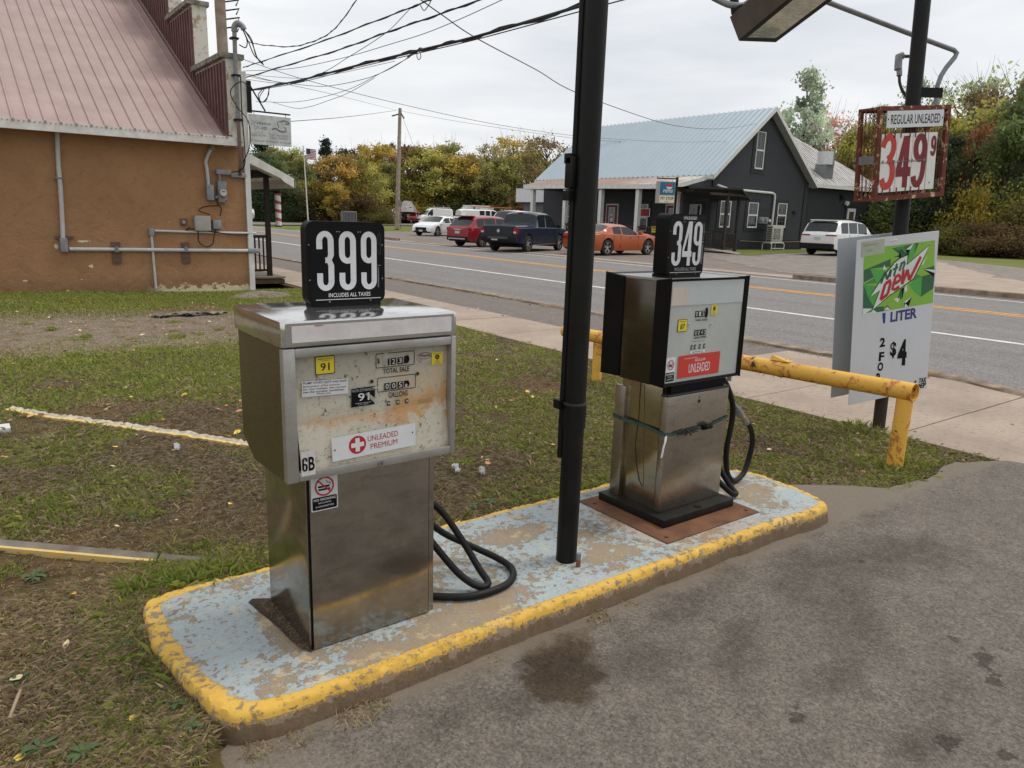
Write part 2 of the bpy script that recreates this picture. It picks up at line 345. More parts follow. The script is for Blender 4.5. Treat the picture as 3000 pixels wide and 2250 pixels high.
BROWN=[bl(1625,1925,.25,.18,60),bl(1650,2000,.20,.16,0),bl(1660,1860,.16,.10,0)]
SPOTS=[bl(2880,1940,.10,.035,20),bl(2910,2005,.05,.03,0),bl(2940,2225,.035,.03,0),bl(2780,2185,.06,.04,0),bl(2330,2110,.05,.03,30)]
apron_m=asphalt('old_asphalt',lin(108,102,95),lin(120,113,105),lin(92,86,79),DARK,BROWN,sand_mask)
road_m=asphalt('road_asphalt',lin(124,123,123),lin(134,132,131),lin(118,116,115),spots=False,agg=.5,streak=(1.4,.09,1))
lot_m=asphalt('lot_asphalt',lin(112,106,102),lin(142,132,122),lin(120,110,104),spots=False,agg=.35,streak=(.5,.10,1))
verge_m=asphalt('verge_asphalt',lin(112,106,103),lin(128,120,114),lin(108,99,92),spots=False,agg=.6)
def gravel(name,c,c2,sc=40):
    m,nt,b=_mat(name); p=flatpos(nt); v=node(nt,'ShaderNodeTexVoronoi'); v.inputs['Scale'].default_value=sc; nt.links.new(p,v.inputs['Vector'])
    n=noise(nt,p,1.2,6,.7); col=mix(nt,ramp(nt,n,.35,.65),c,c2); col=mix(nt,.8,col,ramp(nt,v.outputs['Color'],0,1,(.35,.35,.35,1),(1.5,1.5,1.5,1)),'MULTIPLY')
    sock(nt,b,'Base Color',col); b.inputs['Roughness'].default_value=.9; bump(nt,b,v.outputs['Distance'],.8,.02); return m
gravel_m=gravel('gravel',lin(150,141,130),lin(118,110,103))
conc_m,nt,b=_mat('sidewalk_concrete'); p=flatpos(nt)
n1=noise(nt,p,1.1,6,.65); n2=noise(nt,p,18,6,.75); n3=noise(nt,p,140,3,.8)
col=mix(nt,ramp(nt,n1,.3,.7),lin(178,160,142),lin(150,134,120)); col=mix(nt,ramp(nt,n2,.52,.70),col,lin(128,112,98)); col=mix(nt,.35,col,ramp(nt,n3,.3,.65,(.4,.38,.36,1),(1.2,1.2,1.2,1)),'MULTIPLY')
sock(nt,b,'Base Color',col); b.inputs['Roughness'].default_value=.9; bump(nt,b,n3,.4,.006)
kerb_m=K('kerb_concrete',lin(156,138,118)[:3],lin(116,100,84)[:3],sc=5,rough=.9,bmp=.5,cs='World')
dirtkerb_m=K('dirt',lin(92,74,56)[:3],lin(70,55,42)[:3],sc=5,rough=.95,bmp=.6,cs='World')
# lawn soil
soil_m,nt,b=_mat('lawn_soil'); p=flatpos(nt)
n1=noise(nt,p,.55,5,.6); n2=noise(nt,p,3.2,7,.7,.4); n3=noise(nt,p,60,4,.8)
c=mix(nt,ramp(nt,n2,.38,.62),lin(108,86,62),lin(82,64,46)); c=mix(nt,ramp(nt,n1,.42,.56),c,lin(86,84,48)); c=mix(nt,ramp(nt,n2,.60,.72),c,lin(150,130,102))
sx=node(nt,'ShaderNodeSeparateXYZ'); nt.links.new(p,sx.inputs[0])
# grey gravel patch in front of the salon wall
gy=math_(nt,'ABSOLUTE',math_(nt,'SUBTRACT',math_(nt,'ADD',sx.outputs[1],math_(nt,'MULTIPLY',math_(nt,'SUBTRACT',n2,.5),3.)),11.1)); gp=ramp(nt,gy,1.1,1.9,(1,1,1,1),(0,0,0,1)); gp=math_(nt,'MULTIPLY',gp,ramp(nt,n2,.30,.52))
vv=node(nt,'ShaderNodeTexVoronoi'); vv.inputs['Scale'].default_value=38; nt.links.new(p,vv.inputs['Vector'])
c=mix(nt,math_(nt,'MULTIPLY',gp,.9),c,mix(nt,vv.outputs['Color'],lin(112,102,92),lin(150,138,124)))
c=mix(nt,.5,c,ramp(nt,n3,.3,.68,(.35,.33,.30,1),(1.35,1.3,1.25,1)),'MULTIPLY')
sock(nt,b,'Base Color',c); b.inputs['Roughness'].default_value=.95; b.inputs['Specular IOR Level'].default_value=.1; bump(nt,b,n3,.45,.01)
farg_m,nt,b=_mat('far_grass'); p=flatpos(nt); n1=noise(nt,p,.12,6,.6); n2=noise(nt,p,2.5,6,.7)
c=mix(nt,ramp(nt,n1,.4,.6),lin(96,112,52),lin(116,118,66)); c=mix(nt,.6,c,ramp(nt,n2,.3,.7,(.6,.6,.6,1),(1.2,1.2,1.1,1)),'MULTIPLY'); sock(nt,b,'Base Color',c); b.inputs['Roughness'].default_value=1; b.inputs['Specular IOR Level'].default_value=.1
def sheet(name, pts, z, m, kind='structure'):
    mb=MB(); mb.poly([(x,y,z) for x,y in pts],m); o=mb.build(name); o['kind']=kind; return o
def jag(pts, amp=.03, step=.12, s=1):
    """subdivide an outline and wobble it"""
    out=[]; n=len(pts)
    for i in range(n):
        a=Vector(pts[i]); b_=Vector(pts[(i+1)%n]); l=(b_-a).length; k=max(1,int(l/step))
        if l>60: k=1
        for j in range(k):
            p=a.lerp(b_,j/k); d=(b_-a).normalized(); nn=Vector((-d.y,d.x))
            if k>1: p=p+nn*((float(fbm(np.array(p.x*3.1),np.array(p.y*3.1),s))-.5)*2*amp*2.2)
            out.append((p.x,p.y))
    return out
sheet('ground',[(-900,-900),(1400,-900),(1400,1600),(-900,1600)],-.12,farg_m)
# lawn, a gently uneven grid that rises to the salon wall
def lawn_h(x,y):
    t=np.clip((y-8)/6,0,1); u=np.clip((4.2-x)/4,0,1); e=np.clip((6.05-x)/.5,0,1)*np.clip((y-1.3)/.8,0,1)
    isl_=np.hypot(np.maximum(np.maximum(.45-x,x-3.95),0),np.maximum(y-3.05,0)); up=.085*np.exp(-(isl_/.38)**2)*np.where(x<.48,np.clip((y-1.80)/.25,0,1),np.clip((y-2.3)/.2,0,1))*np.clip((4.3-x)/.4,0,1)
    return -.010+up+.13*t*t*(3-2*t)*u+(fbm(x*1.3,y*1.3,5)-.5)*.045*e+(fbm(x*.3,y*.3,9)-.5)*.05*np.clip((y-4)/3,0,1)*e
xs=np.arange(-14,6.5,.14); ys=np.arange(-1.5,15.9,.14); X,Y=np.meshgrid(xs,ys); Zl=lawn_h(X,Y); nx=len(xs); ny=len(ys)
vs=list(zip(X.ravel().tolist(),Y.ravel().tolist(),Zl.ravel().tolist())); fs=[(j*nx+i,j*nx+i+1,(j+1)*nx+i+1,(j+1)*nx+i) for j in range(ny-1) for i in range(nx-1)]
mb=MB(); mb.v=vs; mb.f=fs; mb.m=[0]*len(fs); mb.mats=[soil_m]; lawn=mb.build('lawn',smooth=True); lawn['kind']='structure'
# apron (the forecourt)
ap=[(.50,2.12),(.40,2.02),(.22,1.90),(-.02,1.70),(-.3,1.25),(-.7,.5),(-1.0,-.4),(-6,-6),(14,-9),(8.9,.2),(6.2,1.6),(6.12,1.95),(5.75,2.22),(5.25,2.12),(4.75,2.17),(4.35,2.52),(4.10,2.62),(3.9,2.4),(3.6,2.5),(.8,2.5)]
sheet('forecourt',jag(ap,.035,.08),.016,apron_m)
# sidewalk: slabs with open joints
mb=MB(); yy=-3.0
k=0
while yy<60:
    L_=1.45; x1=7.55 if yy>4.2 else 8.95
    tz=.002*math.sin(k*2.3)
    mb.box(6.10+.02*math.sin(k),7.52,yy+.008,yy+L_-.008,-.08,.012+tz,conc_m)
    if yy<4.3: mb.box(7.535,8.98,yy+.008,yy+L_-.008,-.08,.010-tz,conc_m)
    yy+=L_; k+=1
o=mb.build('sidewalk'); o['kind']='structure'
sheet('verge_strip',jag([(7.45,4.4),(9.2,4.5),(9.15,70),(7.45,70)],.02,.3),.002,verge_m)
sheet('sidewalk_bed',[(6.0,-4),(9.1,-4),(9.1,4.5),(7.5,4.5),(7.5,70),(6.0,70)],-.012,dirtkerb_m)
# kerb on the near side, crumbling
mb=MB(); pts=[(8.6,-3),(8.72,1.0),(8.86,2.7),(9.15,3.6),(9.26,4.4),(9.22,6.6),(9.2,13.5),(9.05,18),(8.9,40),(8.9,75)]
rgk=random.Random(4); P_=[]
for i in range(len(pts)-1):
    a,c_=pts[i],pts[i+1]; n_=max(2,int((c_[1]-a[1])/.15)) if c_[1]<20 else 8
    for j in range(n_): P_.append((a[0]+(c_[0]-a[0])*j/n_,a[1]+(c_[1]-a[1])*j/n_))
v=[];f=[]
for i,(x,y) in enumerate(P_):
    j=lambda s:(rgk.random()-.5)*s
    v+=[(x-.14+j(.03),y,-.02),(x-.12+j(.03),y,.035+j(.012)),(x+.0+j(.015),y,.05+j(.015)),(x+.05+j(.015),y,.02+j(.01)),(x+.07+j(.02),y,-.06)]
for i in range(len(P_)-1):
    for k in range(4): f.append((i*5+k,i*5+k+1,(i+1)*5+k+1,(i+1)*5+k))
mb.add(v,f,kerb_m); o=mb.build('kerb',smooth=60); o['kind']='structure'
# street
sheet('street',[(8.5,-40),(22.2,-40),(22.0,20),(22.2,45),(23.2,70),(24,110),(24,400),(11.5,400),(10.5,110),(9.4,60),(9.0,20),(8.5,5)],-.03,road_m)
yel_m=K('road_yellow',lin(230,160,48)[:3],lin(206,142,56)[:3],sc=3,rough=.7,bsc=25,cs='World'); wht_m=K('road_white',lin(226,224,220)[:3],lin(196,192,186)[:3],sc=4,rough=.7,bsc=25,cs='World')
def line_(name,pts,wd,m):
    mb=MB(); v=[]; 
    for x,y in pts: v+=[(x-wd/2,y,-.026),(x+wd/2,y,-.026)]
    f=[(2*i,2*i+1,2*i+3,2*i+2) for i in range(len(pts)-1)]; mb.add(v,f,m); o=mb.build(name); o['kind']='structure'
cl=[(17.8,-40),(17.75,6),(17.6,12.6),(17.4,20),(17.75,35),(18.4,50),(19.2,70),(19.4,110),(18,400)]
line_('centre_line',[(x-.14,y) for x,y in cl],.16,yel_m); line_('centre_line',[(x+.16,y) for x,y in cl],.15,yel_m)
line_('edge_line_near',[(13.25,-40),(13.25,4.4),(13.15,9.3),(13.18,15.4),(13.2,25.5),(13.7,40),(14.3,60),(15,110)],.17,wht_m)
line_('edge_line_far',[(21.3,-40),(21.2,11.5),(21.15,15),(21.2,25),(21.4,40),(22.2,60),(23,80)],.12,wht_m)
# far side: concrete strip, lot, gravel, grass
sheet('far_walk',jag([(22.0,-40),(24.1,-40),(23.6,8),(22.7,18),(22.6,30),(22.6,40),(23.6,50),(24.8,62),(23.2,62),(22.1,42),(21.9,20)],.05,.8),-.016,conc_m)
sheet('lot',[(21.9,-60),(70,-60),(40.5,12.5),(46,20.3),(49,27),(80,33),(80,62),(32.5,62),(23.0,61)],-.022,lot_m)
sheet('gravel_lot',jag([(25,6),(41,13.5),(47,22),(45,27.2),(39,26.2),(34.6,24.4),(31.5,25.2),(27.2,20.5),(24,16)],.25,1.),-.014,gravel_m)
sheet('lot_streak',jag([(23.2,-30),(24.6,-30),(26.5,8),(36,14.5),(44,19.5),(42.6,20.3),(33,16.5),(25,12),(23.2,9)],.3,1.),-.010,conc_m)
sheet('building_lawn',jag([(34.6,25.0),(39,26.4),(44.5,27.6),(48.4,28.2),(56,28.8),(60,30.6),(38,30.6),(36.4,28)],.12,.6),-.008,farg_m)
sheet('side_road',[(24,79),(33,83),(70,103),(130,140),(135,150),(72,114),(38,96),(30,95),(24,94)],-.02,lot_m)
# far kerb with its dark face
mb=MB()
for a,c_ in (((21.95,14),(22.2,9)),((22.2,9),(22.7,-10)),((24.7,62),(22.4,42))):
    d=Vector((c_[0]-a[0],c_[1]-a[1],0)); L_=d.length; Mx=Matrix.Translation((a[0],a[1],0))@Matrix.Rotation(math.atan2(d.y,d.x),4,'Z')
    mb.box(0,L_,-.15,.15,-.1,.12,kerb_m,Mx,.03)
o=mb.build('far_kerb'); o['kind']='structure'
# ------------------------------------------------------------------ pump island
isl=[(.45,2.99),(.47,3.04),(.55,3.08),(.75,3.085),(1.6,3.05),(2.6,3.04),(3.12,3.04),(3.3,3.01),(3.6,2.92),(3.86,2.83),(3.96,2.76),(4.0,2.6),(3.98,2.35),(3.95,2.2),(3.88,2.09),(3.72,2.075),(3.4,2.10),(2.4,2.10),(1.4,2.098),(.9,2.092),(.66,2.098),(.575,2.12),(.525,2.175),(.47,2.38),(.43,2.7)]
def resample(pts,step):
    out=[];n=len(pts)
    for i in range(n):
        a=Vector(pts[i]);c_=Vector(pts[(i+1)%n]);k=max(1,round((c_-a).length/step))
        for j in range(k): out.append(a.lerp(c_,j/k))
    for _ in range(6): out=[(out[i-1]+out[i]*2+out[(i+1)%len(out)])/4 for i in range(len(out))]
    return out
rs=resample(isl,.012); n_=len(rs)
nr=[]
for i in range(n_): d=(rs[(i+3)%n_]-rs[i-3]).normalized(); nr.append(Vector((d.y,-d.x)))
A_=sum(rs[i].x*rs[(i+1)%n_].y-rs[(i+1)%n_].x*rs[i].y for i in range(n_))
sg=1 if A_>0 else -1   # outward
P1=np.array([[p.x,p.y] for p in rs]); NN=np.array([[q.x,q.y] for q in nr])*sg
f1=fbm(P1[:,0]*8,P1[:,1]*8,2); f2=fbm(P1[:,0]*45,P1[:,1]*45,3); 
isb=P1[:,1]>2.8  # grass side: softer
v=[];f=[];ed=[]
rings=[(.012,-.05,1.0),(.012,.03,1.0),(.004,.075,1.0),(-.001,.103,1.0),(-.009,.1165,1.0),(-.028,.1195,.84)]
for off,z,e_ in rings:
    am=.014 if z<.1 else .010 if z<.118 else .004 if z<.119 else 0
    zz=z+ (f2-.5)*(.022 if .0<z<.119 else 0)
    pp=P1+NN*(off-am*np.clip((f1-.45)*3,0,1)-am*.6*(f2-.5))[:,None]
    for i in range(n_): v.append((pp[i,0],pp[i,1],zz[i])); ed.append(e_)
for k in range(len(rings)-1):
    for i in range(n_): j=(i+1)%n_; f.append((k*n_+i,k*n_+j,(k+1)*n_+j,(k+1)*n_+i))
b0=(len(rings)-1)*n_
# flat top: triangulated grid carrying the true distance to the edge
from mathutils.geometry import delaunay_2d_cdt
bnd=[Vector((v[b0+i][0],v[b0+i][1])) for i in range(n_)]; gp_=[]
for gx_ in np.arange(.44,4.0,.02):
    for gy_ in np.arange(2.08,3.10,.02):
        dd=np.hypot(P1[:,0]-gx_,P1[:,1]-gy_).min()
        if dd>.048: gp_.append((gx_,gy_,dd))
        elif dd>.04: pass
def _in(x,y):
    c=False; n=len(isl)
    for i in range(n):
        x1,y1=isl[i];x2,y2=isl[(i+1)%n]
        if (y1>y)!=(y2>y) and x<(x2-x1)*(y-y1)/(y2-y1)+x1: c=not c
    return c
gp_=[q for q in gp_ if _in(q[0],q[1])]
cv_,ce_,cf_,_a,_b,_c=delaunay_2d_cdt(bnd+[Vector((q[0],q[1])) for q in gp_],[(i,(i+1)%n_) for i in range(n_)],[],1,1e-5)
o_=len(v); 
for q in cv_:
    dd=float(np.hypot(P1[:,0]-q.x,P1[:,1]-q.y).min()); v.append((q.x,q.y,.1195+.0008*min(1,max(0,(dd-.032)/.03)))); ed.append(float(np.interp(dd,[0,.032,.055,.075,.10,.15],[1,.78,.34,.16,.06,0])))
f+=[[o_+i for i in q] for q in cf_]
island_m,nt,b=_mat('peeling_island_paint'); p=coord(nt,'World')
at_=node(nt,'ShaderNodeAttribute'); at_.attribute_name='edge'; e_=at_.outputs['Fac']
n1=noise(nt,p,4.2,8,.70,.3); n2=noise(nt,p,26,9,.74,.25); n3=noise(nt,p,110,4,.8); nl=noise(nt,p,1.1,2,.5)
conc=mix(nt,n2,lin(176,160,136),lin(132,114,92)); conc=mix(nt,ramp(nt,n1,.55,.7),conc,lin(150,128,100))
conc=mix(nt,.35,conc,ramp(nt,n3,.3,.7,(.5,.48,.45,1),(1.2,1.2,1.2,1)),'MULTIPLY')
blue=mix(nt,n1,lin(160,173,177),lin(146,159,164)); blue=mix(nt,ramp(nt,n2,.35,.7),blue,lin(176,184,182))
yl=mix(nt,n2,lin(226,184,88),lin(202,158,62)); yl=mix(nt,ramp(nt,n1,.52,.70),yl,lin(226,196,122))
gx=node(nt,'ShaderNodeSeparateXYZ'); nt.links.new(p,gx.inputs[0])
wear=math_(nt,'ADD',math_(nt,'MULTIPLY',n1,.42),math_(nt,'MULTIPLY',n2,.58))
wear=math_(nt,'ADD',wear,math_(nt,'MULTIPLY',math_(nt,'SUBTRACT',nl,.5),.25))
# bare patches: worn spots round pump feet and along the front
bare=blobmask(nt,p,[(.72,2.22,.16,.10,0),(.86,2.55,.10,.28,0),(1.62,2.22,.25,.12,0),(1.3,2.2,.5,.10,0),(2.35,2.3,.3,.16,0),(3.6,2.45,.25,.25,0),(2.1,2.75,.3,.12,0)],.35,7,.8)
wear=math_(nt,'ADD',wear,math_(nt,'MULTIPLY',bare,.13)); wear=math_(nt,'ADD',wear,.022)
bm_=ramp(nt,wear,.545,.555); top=mix(nt,bm_,blue,conc)
edgerim=math_(nt,'MULTIPLY',ramp(nt,wear,.530,.545),ramp(nt,wear,.548,.556,(1,1,1,1),(0,0,0,1))); top=mix(nt,math_(nt,'MULTIPLY',edgerim,.6),top,lin(110,98,84))
spt=ramp(nt,noise(nt,p,44,6,.8),.565,.59); top=mix(nt,math_(nt,'MULTIPLY',spt,.8),top,lin(150,132,106))
crm=math_(nt,'MULTIPLY',ramp(nt,noise(nt,p,9,8,.75),.56,.60),.5); top=mix(nt,crm,top,lin(205,184,140))
# faint rust round the steel plate, black mould near the back
rust=blobmask(nt,p,[(3.05,2.20,.42,.10,0),(2.66,2.5,.08,.35,0),(2.15,2.32,.07,.05,0)],.4,12,.9); top=mix(nt,math_(nt,'MULTIPLY',rust,.45),top,lin(176,130,84))
mould=blobmask(nt,p,[(2.85,2.95,.28,.07,0),(2.5,2.55,.12,.22,20),(.5,2.88,.07,.05,0)],.5,16,.9); top=mix(nt,math_(nt,'MULTIPLY',math_(nt,'MULTIPLY',mould,n2),1.1),top,lin(66,64,60))
em=math_(nt,'ADD',e_,math_(nt,'MULTIPLY',math_(nt,'SUBTRACT',n2,.5),.9)); em=math_(nt,'ADD',em,ramp(nt,gx.outputs[0],.60,.78,(.30,.30,.30,1),(0,0,0,1))); yb=ramp(nt,em,.50,.53); top=mix(nt,ramp(nt,em,.62,.66),top,conc)
wy=math_(nt,'ADD',math_(nt,'MULTIPLY',noise(nt,p,26,7,.75),.75),math_(nt,'MULTIPLY',n1,.25))
wy=math_(nt,'ADD',wy,math_(nt,'MULTIPLY',math_(nt,'LESS_THAN',gx.outputs[2],.088),.06))
ypeel=ramp(nt,wy,.540,.548); yb=math_(nt,'MULTIPLY',yb,math_(nt,'SUBTRACT',1.0,ypeel))
col=mix(nt,yb,top,yl)
lowd=ramp(nt,math_(nt,'ADD',gx.outputs[2],math_(nt,'MULTIPLY',math_(nt,'SUBTRACT',n2,.5),.20)),.070,.082,(1,1,1,1),(0,0,0,1)); col=mix(nt,lowd,col,mix(nt,n3,lin(96,78,60),lin(140,118,94)))
sock(nt,b,'Base Color',col); b.inputs['Roughness'].default_value=.72; b.inputs['Specular IOR Level'].default_value=.3
hh=math_(nt,'ADD',math_(nt,'MULTIPLY',bm_,-.7),math_(nt,'MULTIPLY',n3,.5)); hh=math_(nt,'ADD',hh,math_(nt,'MULTIPLY',yb,.8)); bump(nt,b,hh,.6,.006)
mb=MB(); mb.add(v,f,island_m); island=mb.build('pump_island',smooth=50)
a=island.data.attributes.new('edge','FLOAT','POINT'); a.data.foreach_set('value',ed)
tag(island,'raised concrete pump island with peeling pale blue top and yellow painted edge','pump island')
# hole in the paint-worn concrete at the left foot of the front pump: broken recess with dead grass
mb=MB(); dk=K('recess_dirt',lin(84,66,50)[:3],lin(50,40,32)[:3],sc=30,rough=.95,bmp=.6)
pr=[(.905,2.34),(.885,2.325),(.862,2.37),(.848,2.46),(.835,2.60),(.815,2.72),(.808,2.80),(.83,2.82),(.905,2.78)]
mb.poly([(x,y,.1228) for x,y in jag(pr,.008,.02)],dk)
for i in range(260):
    x=rng.uniform(.845,.9); y=rng.uniform(2.34,2.79); a_=rng.uniform(0,6.28); l=rng.uniform(.01,.035); q=Vector((x,y,.124)); d=Vector((math.cos(a_)*l,math.sin(a_)*l,rng.uniform(.001,.012)))
    s_=Vector((-math.sin(a_),math.cos(a_),0))*.0012
    mb.add([q-s_,q+s_,q+d],[(0,1,2)],K('dead_straw',lin(150,128,96)[:3],lin(104,84,60)[:3],sc=50,rough=.9,bmp=0))
o=mb.build('broken_recess'); tag(o,'dark broken recess filled with dead grass at the left foot of the front pump','recess')
# ------------------------------------------------------------------ pumps
IZ=.121
def F_(y): return Matrix(((1,0,0,0),(0,0,-1,y),(0,1,0,0),(0,0,0,1)))   # local x -> X, local y -> Z, local z -> -Y (towards the viewer)
# dirty, rust-streaked face of the front pump
face1,nt,b=_mat('grimy_enamel_face'); p=coord(nt,'World')
n1=noise(nt,p,6,7,.65,.4); n2=noise(nt,p,28,8,.75,.3); n3=noise(nt,p,120,4,.8)
sx=node(nt,'ShaderNodeSeparateXYZ'); nt.links.new(p,sx.inputs[0]); x_,z_=sx.outputs[0],sx.outputs[2]
c=mix(nt,n1,lin(206,200,184),lin(184,177,160)); c=mix(nt,ramp(nt,n2,.52,.78),c,lin(136,126,106))
c=mix(nt,math_(nt,'MULTIPLY',ramp(nt,z_,1.04,1.20),.45),c,lin(126,120,108))
spk=ramp(nt,noise(nt,p,55,5,.75),.57,.62); c=mix(nt,math_(nt,'MULTIPLY',spk,ramp(nt,n1,.42,.6)),c,lin(62,54,44))
def band(c,zc,wd,slope,x0,x1,colr,k):
    d=math_(nt,'SUBTRACT',z_,math_(nt,'ADD',zc,math_(nt,'MULTIPLY',math_(nt,'SUBTRACT',x_,1.14),slope)))
    d=math_(nt,'ADD',d,math_(nt,'MULTIPLY',math_(nt,'SUBTRACT',n2,.5),wd*4.5)); d=math_(nt,'ADD',d,math_(nt,'MULTIPLY',math_(nt,'SUBTRACT',n1,.5),wd*3))
    f=math_(nt,'MULTIPLY',ramp(nt,math_(nt,'ABSOLUTE',d),wd*.2,wd,(1,1,1,1),(0,0,0,1)),math_(nt,'MULTIPLY',ramp(nt,x_,x0,x0+.06),ramp(nt,x_,x1-.04,x1,(1,1,1,1),(0,0,0,1))))
    return mix(nt,math_(nt,'MULTIPLY',f,k),c,colr)
c=band(c,.985,.024,0,.84,1.30,lin(196,146,92),.55); c=band(c,1.005,.045,.05,1.15,1.46,lin(178,118,62),.75); c=band(c,1.03,.09,.0,1.18,1.46,lin(200,160,104),.55)
mk=blobmask(nt,p,[],0) if False else None
c=mix(nt,math_(nt,'MULTIPLY',ramp(nt,x_,1.39,1.435),ramp(nt,n1,.35,.55)),c,lin(150,104,60))
c=mix(nt,math_(nt,'MULTIPLY',ramp(nt,z_,.822,.850,(1,1,1,1),(0,0,0,1)),.6),c,lin(140,122,88))
sock(nt,b,'Base Color',c); b.inputs['Roughness'].default_value=.42; bump(nt,b,n2,.08,.003)
b.inputs['Coat Weight'].default_value=.35; b.inputs['Coat Roughness'].default_value=.08
ribbed,nt,b=_mat('ribbed_steel'); p=coord(nt,'World'); w_=node(nt,'ShaderNodeTexWave'); w_.wave_type='BANDS'; w_.bands_direction='Z'; w_.inputs['Scale'].default_value=42; nt.links.new(p,w_.inputs['Vector'])
n1=noise(nt,p,3,5,.6); sock(nt,b,'Base Color',mix(nt,n1,(.26,.225,.17,1),(.17,.15,.11,1))); b.inputs['Metallic'].default_value=.95; b.inputs['Roughness'].default_value=.27; bump(nt,b,math_(nt,'MULTIPLY',w_.outputs['Fac'],ramp(nt,node(nt,'ShaderNodeSeparateXYZ').outputs[0],0,1)) if False else w_.outputs['Fac'],.22,.0015)
lit_panel=K('faded_white_panel',(.70,.66,.66),(.60,.56,.55),sc=12,rough=.4,bmp=.02)
paper=K('paper',(.66,.65,.66),(.60,.59,.60),rough=.7,bmp=.03)
red_solid=K('red_print',lin(186,30,44)[:3],lin(176,30,40)[:3],rough=.5,bmp=0)
def meter_cells(mb, chars, x0, y0, cw, ch, gap, z, skew=0, last=True):
    for i,cx in enumerate(chars):
        xa=x0+i*(cw+gap); mb.rect(xa,y0,xa+cw,y0+ch,z,ink)
        if cx!=' ': mb.text(cx,xa+cw*.2,y0+ch*.15,xa+cw*.8,y0+ch*.88,z+.0006,digit_white,bold=.01)
def no_smoking(mb, x0,y0,x1,y1,z):
    w=x1-x0;h=y1-y0
    mb.rrect(x0,y0,x1,y1,w*.04,z,white_sign); mb.rrect(x0+w*.04,y0+h*.03,x1-w*.04,y0+h*.40,w*.05,z+.0006,ink)
    k=.012*w/.1
    cx=(x0+x1)/2; cy=y0+h*.695; r=w*.36
    mb.ring(cx,cy,r*.83,r,z+.0012,red_solid)
    a=R_(-45); d=(math.cos(a)*r*.9,math.sin(a)*r*.9)
    mb.rect(cx-r*.66,cy-r*.12,cx+r*.55,cy+r*.08,z+.0006,ink); mb.rect(cx-r*.62,cy-r*.42,cx+r*.60,cy-r*.22,z+.0006,ink)
    mb.stroke([(cx+r*.62,cy+r*.1),(cx+r*.60,cy+r*.3),(cx+r*.3,cy+r*.35),(cx+r*.25,cy+r*.55)],r*.08,z+.0008,ink)
    mb.stroke([(cx-d[0],cy-d[1]),(cx+d[0],cy+d[1])],r*.15,z+.0018,red_solid)
    mb.text('NO SMOKING',x0+w*.09,y0+h*.29,x1-w*.09,y0+h*.36,z+.0012,white_sign,bold=.04)
    mb.text('INCLUDING',x0+w*.26,y0+h*.205,x1-w*.26,y0+h*.25,z+.0012,white_sign,bold=.01)
    mb.text('E-CIGARETTES',x0+w*.16,y0+h*.10,x1-w*.16,y0+h*.15,z+.0012,white_sign,bold=.01)
def octane(mb,x0,y0,x1,y1,z,num):
    w=x1-x0;h=y1-y0; mb.rrect(x0,y0,x1,y1,w*.06,z,ink); mb.rrect(x0+w*.035,y0+w*.035,x1-w*.035,y1-w*.035,w*.05,z+.0006,yellow_st)
    mb.text('MINIMUM OCTANE RATING',x0+w*.14,y0+h*.82,x1-w*.14,y0+h*.87,z+.0012,ink,bold=.02); mb.text('(R+M)/2 METHOD',x0+w*.3,y0+h*.73,x1-w*.3,y0+h*.77,z+.0012,ink)
    mb.text(num,x0+w*.27,y0+h*.20,x1-w*.27,y0+h*.62,z+.0012,ink,bold=.02)
def seal(mb,x0,y0,x1,y1,z):
    w=x1-x0;h=y1-y0; mb.rect(x0,y0,x1,y1,z,yellow_st); mb.rect(x0+w*.1,y0+h*.08,x1-w*.1,y0+h*.10,z+.0006,ink)
    mb.ring((x0+x1)/2,y0+h*.62,w*.10,w*.20,z+.0006,ink); mb.disc((x0+x1)/2,y0+h*.62,w*.07,z+.0006,ink,n=12)
    for i in range(3): mb.rect(x0+w*.3,y0+h*(.18+.08*i),x1-w*.3,y0+h*(.205+.08*i),z+.0006,K('sticker_ink',(.25,.2,.03),bmp=0))
    mb.text('WEIGHTS AND MEASURES',x0+w*.12,y0+h*.86,x1-w*.12,y0+h*.91,z+.0006,ink)
# ---- front pump
P1_=thing('fuel_pump','nearest fuel pump, weathered stainless steel with a grimy face and red cross premium placard','fuel pump',(1.12,2.52,IZ))
mb=MB(); mb.box(.888,1.405,2.345,2.77,IZ-.06,.80,steel_body,bev=.006); mb.build('cabinet',P1_,smooth=True)
mb=MB(); mb.box(.897,1.372,2.330,2.346,IZ+.004,.800,steel_body,bev=.003); o=mb.build('door',P1_,smooth=True); o['label']='brushed steel lower door with dull brown reflections'
d_=o
for xa in (.892,1.3725): mb=MB(); mb.box(xa,xa+.004,2.336,2.346,IZ,.80,black_plastic); mb.build('door_gap',d_)
mb=MB(F_(2.3295)); no_smoking(mb,.872+.03,.655,.972+.03-.002,.782,.0005); mb.build('no_smoking_sticker',P1_)
# upper housing: profile in Y-Z with a chamfered lower back corner
prof=[(2.294,.800),(2.60,.790),(2.72,.855),(2.72,1.252),(2.294,1.252)]
Mh=Matrix(((0,0,1,0),(1,0,0,0),(0,1,0,0),(0,0,0,1)))
mb=MB(); mb.prism(prof,.800,1.428,ribbed,Mh); mb.build('housing',P1_)
mb=MB(); mb.box(.790,1.440,2.255,2.735,1.252,1.338,steel_top,bev=.010); o=mb.build('lid',P1_,smooth=30); o['label']='shiny polished steel lid with a blank white panel'
lid=o; mb=MB(F_(2.2545)); mb.rrect(.806,1.263,1.428,1.330,.006,.0006,K('lid_frame',(.45,.44,.43),rough=.3,metal=.8)); mb.rrect(.826,1.268,1.416,1.322,.004,.0016,lit_panel)
mb.poly([(.90,1.3205),(.935,1.3205),(.93,1.3185),(.905,1.3175)],red_solid,None,.0024); mb.rect(1.20,1.3205,1.225,1.3215,.0024,red_solid); mb.build('blank_panel',lid)
